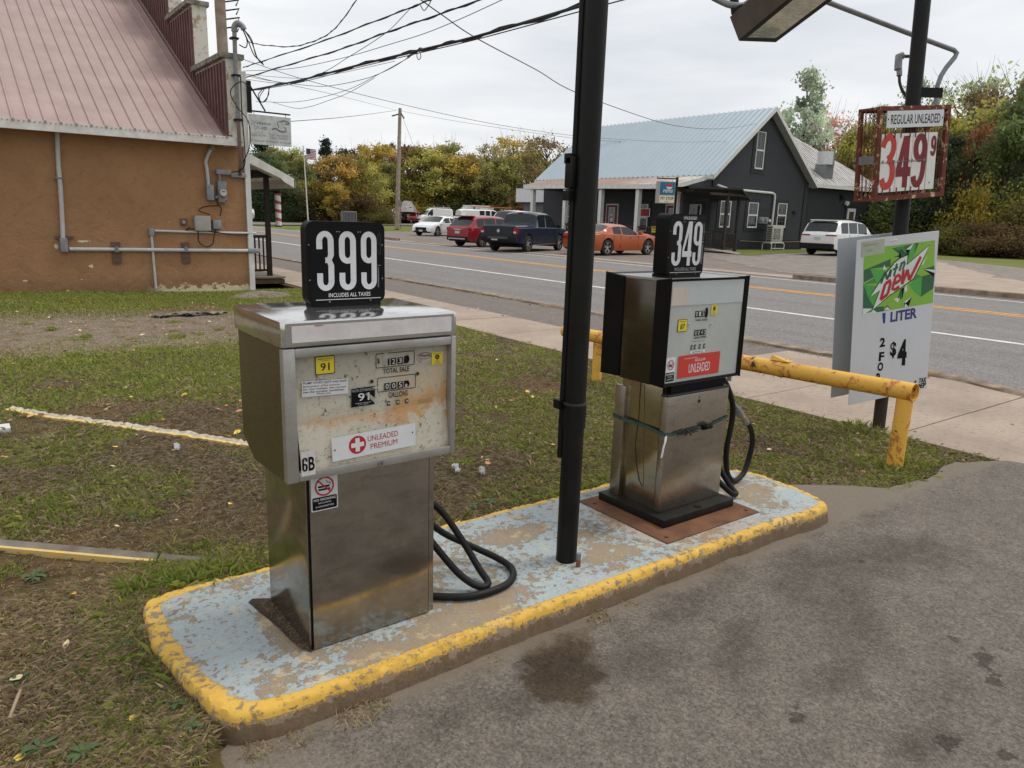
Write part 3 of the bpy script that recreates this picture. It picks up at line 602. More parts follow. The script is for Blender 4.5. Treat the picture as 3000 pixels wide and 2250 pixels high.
# door frame
mb=MB(); x0,x1,z0,z1=.795,1.437,.803,1.249
fy=2.252
mb.box(x0,x0+.040,fy,2.285,z0,z1,alu,bev=.004); mb.box(x1-.020,x1,fy,2.285,z0,z1,alu,bev=.004)
mb.box(x0+.040,x1-.020,fy+.001,2.284,z1-.030,z1-.001,alu,bev=.003); mb.box(x0+.040,x1-.020,fy+.001,2.284,z0+.001,z0+.032,alu,bev=.003)
fr=mb.build('face_frame',P1_,smooth=30)
mb=MB(); mb.cyl((1.130,fy+.001,.8185),(1.130,fy-.006,.8185),.011,chrome,n=20); mb.cyl((1.130,fy-.006,.8185),(1.130,fy-.008,.8185),.007,galv,n=16); mb.box(1.1285,1.1315,fy-.0085,fy-.0078,.812,.825,black_plastic); mb.build('lock',fr,smooth=30)
# face plate: upper part vertical, lower part slightly forward (the crease)
mb=MB(); mb.add([(.845,2.285,.985),(1.417,2.285,1.005),(1.417,2.281,1.222),(.835,2.281,1.222)],[(0,1,2,3)],face1)
mb.add([(.845,2.285,.985),(.848,2.266,.835),(1.417,2.266,.835),(1.417,2.285,1.005)],[(0,1,2,3)],face1)
mb.build('face_plate',P1_)
Ms=F_(2.2795)
mb=MB(Ms); octane(mb,.910,1.152,.978,1.213,.0006,'91'); mb.build('octane_sticker',P1_)
mb=MB(Ms); seal(mb,1.350,1.144,1.396,1.190,.0006); mb.build('inspection_sticker',P1_)
Mn=Ms@Matrix.Translation((.862,1.083,0))@Matrix.Rotation(R_(-2),4,'Z')
mb=MB(Mn); mb.rect(0,0,.162,.052,.0006,paper)
for i,(s,wd) in enumerate((('PUMP DOES NOT stop itself.',.152),('Remember price amount',.128),('for the cashier, we cannot',.150),('see the number ourselves.',.144),('Thank you.',.05))):
    xo=.004 if i<4 else .05; yo=.0405-i*.0088-(0 if i==0 else .0015); mb.text(s,xo,yo,xo+wd,yo+(.0085 if i==0 else .0066),.0012,ink,bold=.012,skew=.12)
mb.rect(.068,.0385,.088,.0392,.0012,ink)
mb.build('handwritten_note',P1_)
mb=MB(Ms); mb.poly([(1.034,1.026),(1.122,1.027),(1.124,1.092),(1.036,1.091)],ink,None,.0006); mb.text('NON-ETHANOL',1.038,1.078,1.120,1.088,.0012,K('faded_white',(.4,.4,.4),bmp=0),bold=.01)
mb.text('91',1.060,1.045,1.102,1.072,.0012,digit_white,bold=.02); mb.text('MINIMUM OCTANE RATING',1.050,1.036,1.108,1.039,.0012,digit_white); mb.text('(R + M) / 2 METHOD',1.060,1.030,1.098,1.033,.0012,digit_white)
tape,nt,b=_mat('clear_tape'); b.inputs['Base Color'].default_value=(.6,.58,.52,1); b.inputs['Alpha'].default_value=.55; b.inputs['Roughness'].default_value=.3
mb.poly([(1.086,1.068),(1.096,1.072),(1.134,1.040),(1.124,1.028)],tape,None,.0022); mb.poly([(1.115,1.083),(1.146,1.081),(1.146,1.087),(1.115,1.090)],tape,None,.0022); mb.build('ethanol_sticker',P1_)
mb=MB(Ms)
def obox(x0,y0,x1,y1,z,t=.0022):
    P=[]
    for cx,cy,a0 in ((x1-.005,y1-.005,0),(x0+.005,y1-.005,90),(x0+.005,y0+.005,180),(x1-.005,y0+.005,270)): P+=arc(cx,cy,.005,.005,a0,a0+90,4)
    mb.stroke(P,t,z,ink,closed=True)
obox(1.129,1.154,1.279,1.203,.0006); obox(1.134,1.068,1.284,1.118,.0006)
mb.text('$',1.134,1.168,1.143,1.188,.0006,ink,bold=.01); meter_cells(mb,' 23',1.160,1.160,.020,.024,.006,.0006); mb.poly([(1.238,1.160),(1.255,1.162),(1.260,1.174),(1.255,1.190),(1.238,1.186)],ink,None,.0006); mb.text('.',1.233,1.160,1.236,1.163,.0012,ink)
meter_cells(mb,'005',1.160,1.072,.020,.025,.006,.0006); mb.poly([(1.238,1.073),(1.255,1.075),(1.260,1.086),(1.255,1.098),(1.238,1.098)],ink,None,.0006); mb.text('8',1.241,1.074,1.250,1.086,.0012,digit_white)
mb.text('TOTAL SALE',1.155,1.131,1.258,1.149,.0006,ink,bold=.018); mb.text('GALLONS',1.176,1.042,1.252,1.062,.0006,ink,bold=.018)
for i,xa in enumerate((1.170,1.207,1.243)): mb.rect(xa,1.014,xa+.011,1.031,.0006,ink); mb.text('9',xa+.002,1.017,xa+.009,1.028,.0012,digit_white)
mb.poly([(1.155,1.165),(1.172,1.157),(1.174,1.205),(1.157,1.207)],tape,None,.0022)
for y_ in (1.018,1.012,1.006): mb.text('UNIT PRICE INCLUDES ALL TAXES' ,1.292,y_,1.352,y_+.003,.0006,K('rust_ink',(.2,.1,.04),bmp=0))
el=[(1.320+.028*math.cos(t*.2618),1.181+.0115*math.sin(t*.2618)) for t in range(24)]; mb.stroke(el,.0012,.0006,ink,closed=True); mb.text('Wayne',1.298,1.175,1.342,1.188,.0006,ink,bold=.005)
mb.build('meter_display',P1_)
for (x,y) in ((1.112,1.109),(1.292,1.118)): mb=MB(Ms); mb.disc(x,y,.008,.0006,K('stain_ring',(.20,.16,.11),bmp=0)); mb.disc(x,y,.0045,.0012,black_plastic); mb.build('screw_hole',P1_)
Mp=F_(2.262)@Matrix.Translation((.955,.852,0))@Matrix.Rotation(R_(1.5),4,'Z')
mb=MB(Mp); mb.rect(0,-.002,.320,.082,.0006,white_sign); mb.disc(.093,.042,.032,.0012,red_solid); mb.rect(.085,.018,.101,.066,.0018,white_sign); mb.rect(.069,.034,.117,.050,.0020,white_sign)
mb.text('UNLEADED',.132,.046,.250,.066,.0012,red_solid,bold=.0); mb.text('PREMIUM',.142,.016,.246,.036,.0012,red_solid,bold=0.)
for x,y in ((.010,.038),(.308,.048)): mb.disc(x,y,.003,.0012,black_plastic,n=10)
mb.build('premium_placard',P1_)
mb=MB(F_(2.252)); mb.rect(.842,.822,.890,.906,.0008,lit_panel); mb.rect(.8655,.824,.8662,.900,.0014,K('tile_seam',(.3,.28,.25),bmp=0)); digit(mb,'6',.845,.838,.8635,.886,.0014,ink,t=.36)
mb.text('B',.867,.838,.888,.886,.0014,ink,bold=.05); mb.build('number_tag',P1_)
# hose, swivel
def bez(pts,n=12):
    """Catmull-Rom through the points"""
    P=[Vector(p) for p in pts]; P=[P[0]*2-P[1]]+P+[P[-1]*2-P[-2]]; o=[]
    for i in range(1,len(P)-2):
        for k in range(n):
            t=k/n; a,b_,c,d=P[i-1],P[i],P[i+1],P[i+2]; o.append(.5*((2*b_)+(c-a)*t+(2*a-5*b_+4*c-d)*t*t+(3*b_-a-3*c+d)*t**3))
    o.append(P[-2]); return o
hz=IZ+.018
mb=MB(); mb.tube(bez([(1.405,2.66,.475),(1.46,2.68,.482),(1.54,2.68,.462),(1.62,2.64,.39),(1.675,2.55,.27),(1.70,2.46,.175),(1.69,2.37,hz+.004),(1.64,2.36,hz+.004),(1.58,2.42,.19),(1.51,2.50,.30),(1.455,2.56,.40),(1.418,2.60,.44)]),.0155,rubber,n=12); 
mb.tube(bez([(1.445,2.74,.60),(1.47,2.745,.52),(1.50,2.74,.45),(1.56,2.72,.36),(1.66,2.69,.26),(1.76,2.62,.20),(1.845,2.52,.155),(1.86,2.43,hz),(1.80,2.345,hz),(1.70,2.31,hz),(1.57,2.32,hz),(1.46,2.39,hz),(1.40,2.45,hz)]),.0155,rubber,n=12)
hs=mb.build('hose',P1_,smooth=60)
mb=MB(); mb.cyl((1.432,2.745,.74),(1.437,2.745,.66),.014,galv,n=14); mb.cyl((1.437,2.745,.665),(1.446,2.745,.585),.019,galv,n=6); mb.cyl((1.446,2.745,.60),(1.449,2.745,.57),.023,chrome,n=14); mb.build('swivel',hs,smooth=40)
# ---- price topper on the front pump
def topper(x0,x1,y0,y1,z0,z1,label,digs,loc,lift):
    t=thing('price_topper',label,'price sign',loc,group=None)
    w=x1-x0;h=z1-z0; M=F_(y1)
    mb=MB(M); mb.rrect(x0,z0,x1,z1,.030,0,black_plastic,None,y1-y0,8)
    mb.build('case',t,smooth=30)
    mb=MB(); mb.box(x0+.02,x1-.02,y0-.004,y1+.02,z0-.012,z0+.006,black_plastic); mb.build('foot',t)
    mb=MB(F_(y0)); e=.0008
    mb.rrect(x0+w*.035,z0+h*.03,x1-w*.035,z1-h*.03,.022,e,K('topper_recess',(.005,.005,.006),rough=.35,bmp=0,spec=.15))
    for ch,a,b_ in digs: digit(mb,ch,a,z0+h*.165,b_,z0+h*.885,e+.0006,digit_white,t=.34)
    grey=K('digit_ghost',(.16,.16,.18),bmp=0); xa=x1-w*.085
    if lift: 
        gl=digit_white
        digit(mb,'9',xa-w*.015,z0+h*.58,xa+w*.035,z0+h*.86,e+.0006,grey,t=.2); mb.rect(xa-w*.02,z0+h*.55,xa+w*.04,z0+h*.558,e+.0006,digit_white); mb.rect(xa-w*.012,z0+h*.19,xa+w*.0,z0+h*.52,e+.0006,grey); mb.rect(xa+w*.012,z0+h*.19,xa+w*.038,z0+h*.52,e+.0006,grey)
    else:
        digit(mb,'9',xa-w*.012,z0+h*.60,xa+w*.03,z0+h*.86,e+.0006,K('digit_ghost2',(.03,.03,.035),bmp=0),t=.2); mb.rect(xa-w*.02,z0+h*.46,xa+w*.03,z0+h*.47,e+.0006,grey); mb.rect(xa-w*.012,z0+h*.19,xa+w*.002,z0+h*.44,e+.0006,grey)
    if lift: mb.text('UNLEADED',x0+w*.36,z1-h*.085,x0+w*.72,z1-h*.035,e+.0006,digit_white,bold=.02)
    mb.text('INCLUDES ALL TAXES',x0+w*(.26 if not lift else .22),z0+h*.085,x0+w*(.80 if not lift else .80),z0+h*.135,e+.0006,digit_white if not lift else K('worn_white',(.35,.35,.36),bmp=0),bold=.02)
    mb.rect(x0+w*.10,z0+h*.052,x1-w*.06,z0+h*.060,e+.0006,digit_white)
    for fx in (.37,.64): mb.rect(x0+w*fx,z1-h*.125,x0+w*(fx+.015),z1-h*.120,e+.0006,digit_white); mb.rect(x0+w*(fx+.03),z1-h*.125,x0+w*(fx+.045),z1-h*.120,e+.0006,digit_white)
    for fx in (.03,.965):
        for fz in (.30,.72): mb.disc(x0+w*fx,z0+h*fz,.0028,e+.0006,galv,n=10)
    for fx in (.27,.80): mb.disc(x0+w*fx,z0+h*.03,.0035,e+.0012,galv,n=10)
    mb.build('price_digits',t)
topper(.998,1.303,2.55,2.60,1.347,1.642,'black price sign reading 399 with rounded corners on the front pump lid',[('3',1.035,1.100),('9',1.120,1.186),('9',1.206,1.269)],(1.15,2.57,1.338),False)
# ---- rear pump
steel_head=steel('dark_head_steel',(.12,.105,.08),.16,(60,60,1),.25,1.2)
P2_=thing('fuel_pump','farther fuel pump with black edges and red regular unleaded panel on a rusty plate','fuel pump',(3.10,2.62,IZ))
P1_['group']=None if False else P1_.get('group','fuel pumps on the island'); P2_['group']='fuel pumps on the island'
rustp=K('rusty_steel',lin(124,82,50)[:3],lin(84,54,38)[:3],sc=5,rough=.8,bmp=.4,bsc=40)
mb=MB(); mb.box(2.68,3.43,2.24,2.90,IZ,IZ+.006,rustp,bev=.002); pt=mb.build('base_plate',P2_)
for x,y in ((2.73,2.82),(2.73,2.29),(3.38,2.29)): mb=MB(); mb.cyl((x,y,IZ+.005),(x,y,IZ+.014),.009,rustp,n=6); mb.build('bolt',pt)
mb=MB(); mb.box(2.795,3.37,2.37,2.86,IZ+.006,IZ+.050,K('oily_black',(.006,.006,.006),(.018,.015,.011),sc=12,rough=.5,spec=.2),bev=.004); mb.cyl((3.10,2.405,IZ+.049),(3.10,2.405,IZ+.052),.022,black_plastic,n=20); mb.build('plinth',P2_,smooth=30)
mb=MB(); mb.box(2.868,3.335,2.50,2.80,IZ+.049,.87,steel_p2side,bev=.004); mb.build('cabinet',P2_,smooth=30)
mb=MB(); mb.box(2.8555,2.8675,2.494,2.502,IZ+.058,.80,black_plastic); mb.box(2.8645,2.869,2.4975,2.508,IZ+.058,.86,black_plastic); mb.build('door_gap',P2_)
mb=MB(); mb.box(2.846,2.870,2.755,2.83,IZ+.049,.80,steel_p2,bev=.004); mb.build('rear_flange',P2_,smooth=30)
mb=MB(); mb.box(2.850,3.345,2.455,2.497,.172,.800,steel_p2,bev=.005); dr=mb.build('door',P2_,smooth=30)
mb=MB(); mb.box(2.845,3.35,2.452,2.50,.799,.812,K('dark_steel',(.06,.06,.06),rough=.4,metal=.6),bev=.003); mb.build('door_cap',dr)
mb=MB(F_(2.4545)); mb.disc(3.098,.752,.012,.0008,K('lock_ring',(.2,.2,.2),metal=.6,bmp=0)); mb.disc(3.098,.752,.008,.0016,black_plastic); mb.disc(3.098,.775,.004,.0008,black_plastic,n=12); mb.build('lock',dr)
# head: steel waist with black flared bezels front and back
mb=MB(); mb.box(2.812,3.398,2.555,2.775,.852,1.385,steel_head,bev=.004); mb.build('head',P2_,smooth=30)
def bezel(yf,yb,name,z0,z1):
    """yf face edge, yb waist edge; flares outward towards the face"""
    a=[(2.797,z0),(3.415,z0),(3.415,z1),(2.797,z1)]; c_=[(2.806,z0-.006),(3.405,z0-.006),(3.405,z1-.010),(2.806,z1-.010)]
    i_=[(2.813,z0+.014),(3.390,z0+.014),(3.390,z1-.012),(2.813,z1-.012)]
    v=[(x,yf,z) for x,z in a]+[(x,yb,z) for x,z in c_]+[(x,yf,z) for x,z in i_]+[(x,yf+(yb-yf)*.06,z) for x,z in i_]
    f=[(i,(i+1)%4,4+(i+1)%4,4+i) for i in range(4)]+[(i,(i+1)%4,8+(i+1)%4,8+i) for i in range(4)]+[(8+i,8+(i+1)%4,12+(i+1)%4,12+i) for i in range(4)]+[(4,5,6,7)]
    mb=MB(); mb.add(v,f,black_plastic); bm=bmesh.new(); o=mb.build(name,P2_); md=o.modifiers.new('bevel','BEVEL'); md.width=.006; md.segments=2; return o
bezel(2.45,2.555,'front_bezel',.862,1.402); bezel(2.90,2.775,'rear_bezel',.862,1.402)
mb=MB(); mb.box(2.815,3.395,2.46,2.89,1.386,1.398,K('head_top',(.45,.44,.42),(.3,.29,.27),sc=6,rough=.35,metal=.7)); mb.build('head_top',P2_)
mb=MB(); mb.box(2.885,3.315,2.47,2.56,.80,.866,black_plastic); mb.build('neck',P2_)
panel2=K('grey_white_panel',(.47,.50,.47),(.42,.45,.42),sc=3,rough=.12,bmp=0,coat=.5); panel2b=K('upper_white_panel',(.52,.56,.56),(.47,.51,.51),sc=3,rough=.25,bmp=0)
mb=MB(F_(2.457)); mb.rect(2.812,.875,3.392,1.392,-.001,panel2); mb.build('face_plate',P2_)
mb=MB(F_(2.456)); mb.rect(2.814,1.268,3.386,1.389,.0008,panel2b); mb.build('upper_panel',P2_)
mb=MB(F_(2.456)); mb.rect(2.820,1.272,2.944,1.362,.0020,K('blank_sticker',(.60,.53,.47),(.55,.48,.43),sc=8,rough=.6,bmp=0)); mb.build('blank_sticker',P2_)
mb=MB(F_(2.456)); octane(mb,2.880,1.136,2.951,1.199,.0008,'87'); mb.build('octane_sticker',P2_)
mb=MB(F_(2.456)); seal(mb,3.130,1.210,3.180,1.262,.0008); mb.build('inspection_sticker',P2_)
mb=MB(F_(2.456)); z=.0008
meter_cells(mb,'015',3.008,1.204,.021,.032,.004,z); mb.poly([(3.085,1.198),(3.104,1.200),(3.108,1.222),(3.103,1.250),(3.085,1.248)],ink,None,z); mb.text('THIS SALE',3.010,1.183,3.108,1.193,z,ink,bold=.03)
meter_cells(mb,'0043',3.012,1.108,.020,.030,.004,z); mb.text('GALLONS',3.012,1.092,3.110,1.103,z,ink,bold=.03); mb.text('MEASURED IN GALLONS AND TENTHS',3.000,1.077,3.104,1.080,z,ink)
mb.rect(2.990,1.016,3.108,1.030,z,white_sign); mb.text('PRICE INCLUDING TAX',3.008,1.020,3.092,1.026,z+.0006,ink)
for xa in (2.994,3.020,3.058,3.094): mb.poly([(xa,1.036),(xa+.013,1.038),(xa+.013,1.062),(xa,1.060)],ink,None,z); mb.text('1',xa+.005,1.042,xa+.009,1.056,z+.0006,digit_white)
mb.build('meter_display',P2_)
mb=MB(F_(2.456)); mb.poly([(2.906,.893),(3.238,.893),(3.238,1.010),(2.906,1.010)],K('orange_red_panel',lin(205,58,44)[:3],lin(196,54,42)[:3],sc=4,rough=.45,bmp=0),None,.0008)
mb.text('CONTAINS 10% ETHANOL',2.950,.990,3.055,.996,.0014,white_sign); mb.text('REGULAR',3.035,.972,3.118,.986,.0014,white_sign,bold=.01); mb.text('UNLEADED',2.990,.914,3.160,.962,.0014,white_sign,bold=.012)
mb.build('grade_panel',P2_)
mb=MB(F_(2.456)); no_smoking(mb,2.797+.018,.880,2.884,1.010,.0008); mb.build('no_smoking_sticker',P2_)
for (x,y) in ((2.968,1.168),(3.140,1.158)): mb=MB(F_(2.456)); mb.disc(x,y,.010,.0008,white_sign,n=14); mb.disc(x,y,.006,.0014,galv,n=14); mb.build('screw',P2_)
# rust drips
mb=MB(); q=[(2.8665,y,z) for y,z in ((2.663,.86),(2.666,.80),(2.666,.76),(2.663,.66),(2.675,.50),(2.664,.42),(2.646,.35),(2.628,.30),(2.60,.268))]; mb.tube(q,.0022,K('rust_drip',(.05,.025,.015),bmp=0),n=6); q=[(2.8665,y,z) for y,z in ((2.640,.83),(2.632,.75),(2.618,.55),(2.612,.45),(2.60,.36),(2.596,.275))]; mb.tube(q,.0012,K('rust_drip2',(.16,.11,.06),bmp=0),n=6); mb.build('rust_drip',P2_)
# hoses of the rear pump
mb=MB(); mb.tube(bez([(3.41,2.62,.855),(3.47,2.63,.835),(3.54,2.62,.76),(3.585,2.60,.65),(3.60,2.60,.55),(3.585,2.60,.44),(3.575,2.60,.34),(3.60,2.60,.22),(3.655,2.60,.155),(3.72,2.61,.140),(3.80,2.62,.17),(3.85,2.63,.25),(3.855,2.62,.36),(3.81,2.61,.45),(3.74,2.60,.515)]),.0165,rubber,n=12)
mb.tube(bez([(3.37,2.60,.47),(3.43,2.59,.36),(3.475,2.55,.26),(3.505,2.50,.18),(3.51,2.46,.147),(3.475,2.455,.150),(3.43,2.48,.19),(3.38,2.52,.25),(3.33,2.55,.30)]),.0165,rubber,n=12)
mb.cyl((3.47,2.72,.87),(3.47,2.72,.74),.016,rubber,n=12)
hs=mb.build('hose',P2_,smooth=60)
mb=MB(); mb.tube([(3.57,2.66,.73),(3.63,2.63,.64),(3.675,2.61,.58)],.013,galv,n=10); mb.cyl((3.66,2.615,.60),(3.69,2.605,.555),.022,galv,n=12); mb.cyl((3.69,2.605,.555),(3.715,2.60,.53),.015,K('brass',(.45,.3,.14),metal=.8,rough=.35),n=12); mb.cyl((3.712,2.60,.535),(3.745,2.60,.50),.020,galv,n=12); mb.build('swivel',hs,smooth=40)
mb=MB(); mb.box(3.415,3.424,2.50,2.53,.815,.858,white_paint); mb.build('hanger',P2_)
# ratchet strap round the rear pump
ST=thing('ratchet_strap','faded green ratchet strap tied round the lower body of the rear pump','strap',(2.85,2.45,.60))
sg_=K('green_strap',lin(58,92,78)[:3],lin(40,64,58)[:3],sc=30,rough=.8,bmp=.3)
mb=MB()
def ribbon(pts,hw,m,up=Vector((0,0,1)),t=.0015):
    v=[];f=[]
    for p in pts:
        p=Vector(p); v+=[p-up*hw,p+up*hw]
    for i in range(len(pts)-1): f.append((2*i,2*i+1,2*i+3,2*i+2))
    mb.add(v,f,m)
ribbon([(2.862,2.835,.625),(2.842,2.835,.622),(2.842,2.75,.616),(2.860,2.62,.612),(2.845,2.50,.606),(2.846,2.449,.602),(2.90,2.449,.598),(2.97,2.445,.606),(3.02,2.440,.602),(3.08,2.445,.606),(3.13,2.447,.603)],.009,sg_)
ribbon([(3.20,2.449,.606),(3.26,2.449,.618),(3.35,2.449,.632),(3.36,2.50,.632)],.008,sg_)
mb.build('webbing',ST)
mb=MB(); k3=K('dark_cord',(.015,.018,.017),rough=.8)
for s_,ph in ((1,0),(-1,1.2),(1,2.1)): mb.tube([(2.92+.012*i,2.440-.006*math.sin(i*1.3+ph),.600+s_*.011*math.sin(i*.95+ph)) for i in range(15)],.0028,k3,n=6)
mb.tube([(2.985,2.438,.615),(3.01,2.435,.60),(3.035,2.436,.575)],.003,k3,n=6); mb.tube([(3.03,2.438,.612),(3.005,2.435,.60),(2.99,2.436,.582)],.003,k3,n=6); mb.build('knot',ST)
mb=MB(); mb.box(3.125,3.20,2.430,2.450,.592,.620,black_plastic,bev=.003); mb.box(3.135,3.19,2.424,2.432,.612,.628,K('dark_metal',(.05,.05,.05),metal=.7,rough=.4)); mb.cyl((3.14,2.428,.604),(3.195,2.428,.604),.006,black_plastic,n=8); mb.build('ratchet',ST)
mb=MB(); ribbon([(2.848,2.447,.598),(2.838,2.440,.570),(2.826,2.438,.545),(2.822,2.440,.510),(2.819,2.441,.488)],.0085,white_sign,Vector((1,0,.25)).normalized()); mb.build('loose_tail',ST)
topper(2.868,3.150,2.55,2.64,1.408,1.716,'black price sign reading 349 with the word UNLEADED on the rear pump',[('3',2.898,2.968),('4',2.976,3.048),('9',3.058,3.122)],(3.01,2.58,1.398),True)
# ------------------------------------------------------------------ canopy pole on the island
PL=thing('black_pole','tall round black steel pole rising from the pump island between the two pumps','pole',(2.155,2.39,IZ))
mb=MB(); mb.cyl((2.150,2.39,IZ),(2.155,2.39,.80),.0480,black_paint,n=32); mb.cyl((2.155,2.39,.86),(2.169,2.39,4.6),.0480,black_paint,n=32); mb.build('shaft',PL,smooth=40)
mb=MB(); mb.cyl((2.155,2.39,.765),(2.156,2.39,.875),.0525,black_paint,n=32); mb.cyl((2.156,2.39,.872),(2.156,2.39,.882),.0545,K('rust_collar',(.05,.035,.028),rough=.7),n=32); mb.build('coupling',PL,smooth=40)
mb=MB(); mb.cyl((2.114,2.428,.62),(2.127,2.426,4.6),.013,black_paint,n=12)
for z_ in (.85,1.75,1.9): mb.box(2.085,2.125,2.415,2.455,z_,z_+.04,black_paint)
mb.box(2.085,2.12,2.405,2.45,1.80,1.93,black_paint,bev=.008); mb.build('conduit',PL,smooth=40)
mb=MB(); mb.cyl((2.150,2.305,IZ-.01),(2.150,2.305,IZ+.060),.011,rustp,n=14); mb.cyl((2.150,2.305,IZ+.035),(2.150,2.305,IZ+.064),.0112,galv,n=14); o=mb.build('pipe_stub'); tag(o,'short rusty pipe stub sticking out of the island in front of the black pole','pipe')
# ------------------------------------------------------------------ yellow guard rail
gr_m,nt,b=_mat('chipped_yellow_paint'); p=coord(nt,'World')
n1=noise(nt,p,4,6,.65,.6); n2=noise(nt,p,14,8,.75,.5); n3=noise(nt,p,60,5,.7)
c=mix(nt,n1,lin(240,190,88),lin(222,164,52)); c=mix(nt,ramp(nt,noise(nt,p,9,6,.7,1.2),.53,.60),c,lin(186,112,52)); 
wr=math_(nt,'ADD',math_(nt,'MULTIPLY',n1,.45),math_(nt,'MULTIPLY',n2,.55)); ch=ramp(nt,wr,.578,.586); c=mix(nt,ch,c,mix(nt,n3,lin(78,44,34),lin(50,30,26)))
sock(nt,b,'Base Color',c); b.inputs['Roughness'].default_value=.55; bump(nt,b,math_(nt,'SUBTRACT',math_(nt,'MULTIPLY',n2,.5),ch),.5,.006)
GR=thing('guard_rail','chipped yellow steel pipe rail on two posts between the rear pump and the sidewalk','guard rail',(5.3,4,0))
mb=MB()
def pipe_open(p0,p1,r,m,n=36):
    p0=Vector(p0);p1=Vector(p1); d=(p1-p0).normalized(); a=d.orthogonal().normalized(); b_=d.cross(a); v=[];f=[]
    K_=24
    for i in range(K_+1):
        c=p0.lerp(p1,i/K_)
        for k in range(n): t=2*math.pi*k/n; v.append(c+(a*math.cos(t)+b_*math.sin(t))*r)
    for i in range(K_):
        for k in range(n): f.append((i*n+k,i*n+(k+1)%n,(i+1)*n+(k+1)%n,(i+1)*n+k))
    o=len(v)
    for c in (p0,p1):
        for k in range(n): t=2*math.pi*k/n; v.append(c+(a*math.cos(t)+b_*math.sin(t))*(r-.006))
    for k in range(n): f.append((k,o+k,o+(k+1)%n,(k+1)%n)); f.append((K_*n+k,K_*n+(k+1)%n,o+n+(k+1)%n,o+n+k)); f.append((o+k,o+n+k,o+n+(k+1)%n,o+(k+1)%n))
    mb.add(v,f,m)
pipe_open((5.3,2.345,.562),(5.3,6.1,.468),.064,gr_m); mb.cyl((5.3,3.385,.536),(5.3,3.42,.535),.068,gr_m,n=36,cap=True); 
# torn flap of old paint/steel on top of the joint, drips of rust under it
mb.add([(5.27,3.50,.60),(5.33,3.50,.60),(5.335,3.33,.612),(5.265,3.33,.606),(5.29,3.50,.640),(5.325,3.50,.632)],[(0,1,2,3),(4,5,2,3),(0,4,3),(1,5,2)],gr_m); mb.build('rail',GR,smooth=40)
mb=MB(); mb.cyl((5.3,2.41,-.05),(5.3,2.405,.505),.055,gr_m,n=32); mb.build('post',GR,smooth=40)
mb=MB(); mb.cyl((5.3,5.56,-.05),(5.3,5.56,.42),.052,gr_m,n=32); mb.build('post',GR,smooth=40)
mb=MB()
rr_=random.Random(3)
for i in range(34):
    y=rr_.uniform(2.7,5.6); a=rr_.uniform(-.05,.05); zc=.562-(y-2.345)*.025; l=rr_.uniform(.006,.02)
    mb.add([(5.3+a-.012,y-.01,zc-.060),(5.3+a+.012,y+.012,zc-.060),(5.3+a,y+rr_.uniform(-.01,.02),zc-.062-l)],[(0,1,2)],rustp)
mb.build('rust_flakes',GR)['kind']='stuff'
# ------------------------------------------------------------------ sign pole with pump price box and soft drink boards
SP=thing('sign_pole','dark leaning steel pole carrying the rusty price box and the white boards, beside the sidewalk','pole',(6.15,2.98,0))
mb=MB(); mb.cyl((6.16,2.975,-.05),(6.135,2.99,1.0),.050,K('rusty_black',(.030,.018,.014),(.05,.026,.018),sc=10,rough=.7),n=28); mb.cyl((6.135,2.99,1.0),(6.03,3.07,3.9),.0555,K('pole_paint',(.010,.011,.014),(.022,.020,.020),sc=5,rough=.5,bmp=.4,spec=.25),n=28); mb.build('shaft',SP,smooth=40)
mb=MB(); mb.box(-.03,.16,-.012,.012,-.035,.035,black_paint,Matrix.Translation((6.09,2.99,2.70))@Matrix.Rotation(R_(-37),4,'Z')); mb.cyl((6.205,2.91,2.73),(6.22,2.90,2.66),.006,galv,n=8); mb.build('bracket',SP)
# conduit arm of the floodlight: up from the bracket, over and out above the island
mb=MB(); arm=bez([at(2743,308,6.02),at(2746,250,6.02),at(2768,200,6.02),at(2802,152,6.02),at(2806,140,6.02),at(2795,150-2,6.0)][:4],8)
arm=[at(2741,312,6.0),at(2746,252,6.0),at(2757,222,6.0),at(2772,198,6.0),at(2797,168,6.0),at(2803,156,6.0),at(2795,147,6.0),at(2700,112,5.95),at(2560,58,5.75),at(2415,2,5.55),at(2300,-42,5.4),at(2210,-80,5.25)]
mb.tube(arm,.019,galv,n=12); mb.cyl(at(2703,115,5.96),at(2708,117,5.96),.026,black_plastic,n=12); mb.build('conduit_arm',SP,smooth=60)
mb=MB(); e=[at(2664,165,6.0),at(2640,165,6.0)]; mb.cyl(e[0],e[1],.013,K('rust_dark',(.04,.03,.025),rough=.7),n=10)
mb.tube([at(2645,163,6.),at(2633,166,6.),at(2632,185,6.),at(2631,204,6.)],.030,conduit,n=8); mb.cyl(at(2635,205,6.),at(2635,222,6.),.021,galv,n=10); mb.tube(bez([at(2635,222,6.),at(2636,243,6.),at(2645,268,6.),at(2660,288,6.03)],5),.012,K('rust_dark',(.04,.03,.025),rough=.7),n=8); mb.build('junction_elbow',SP,smooth=60)
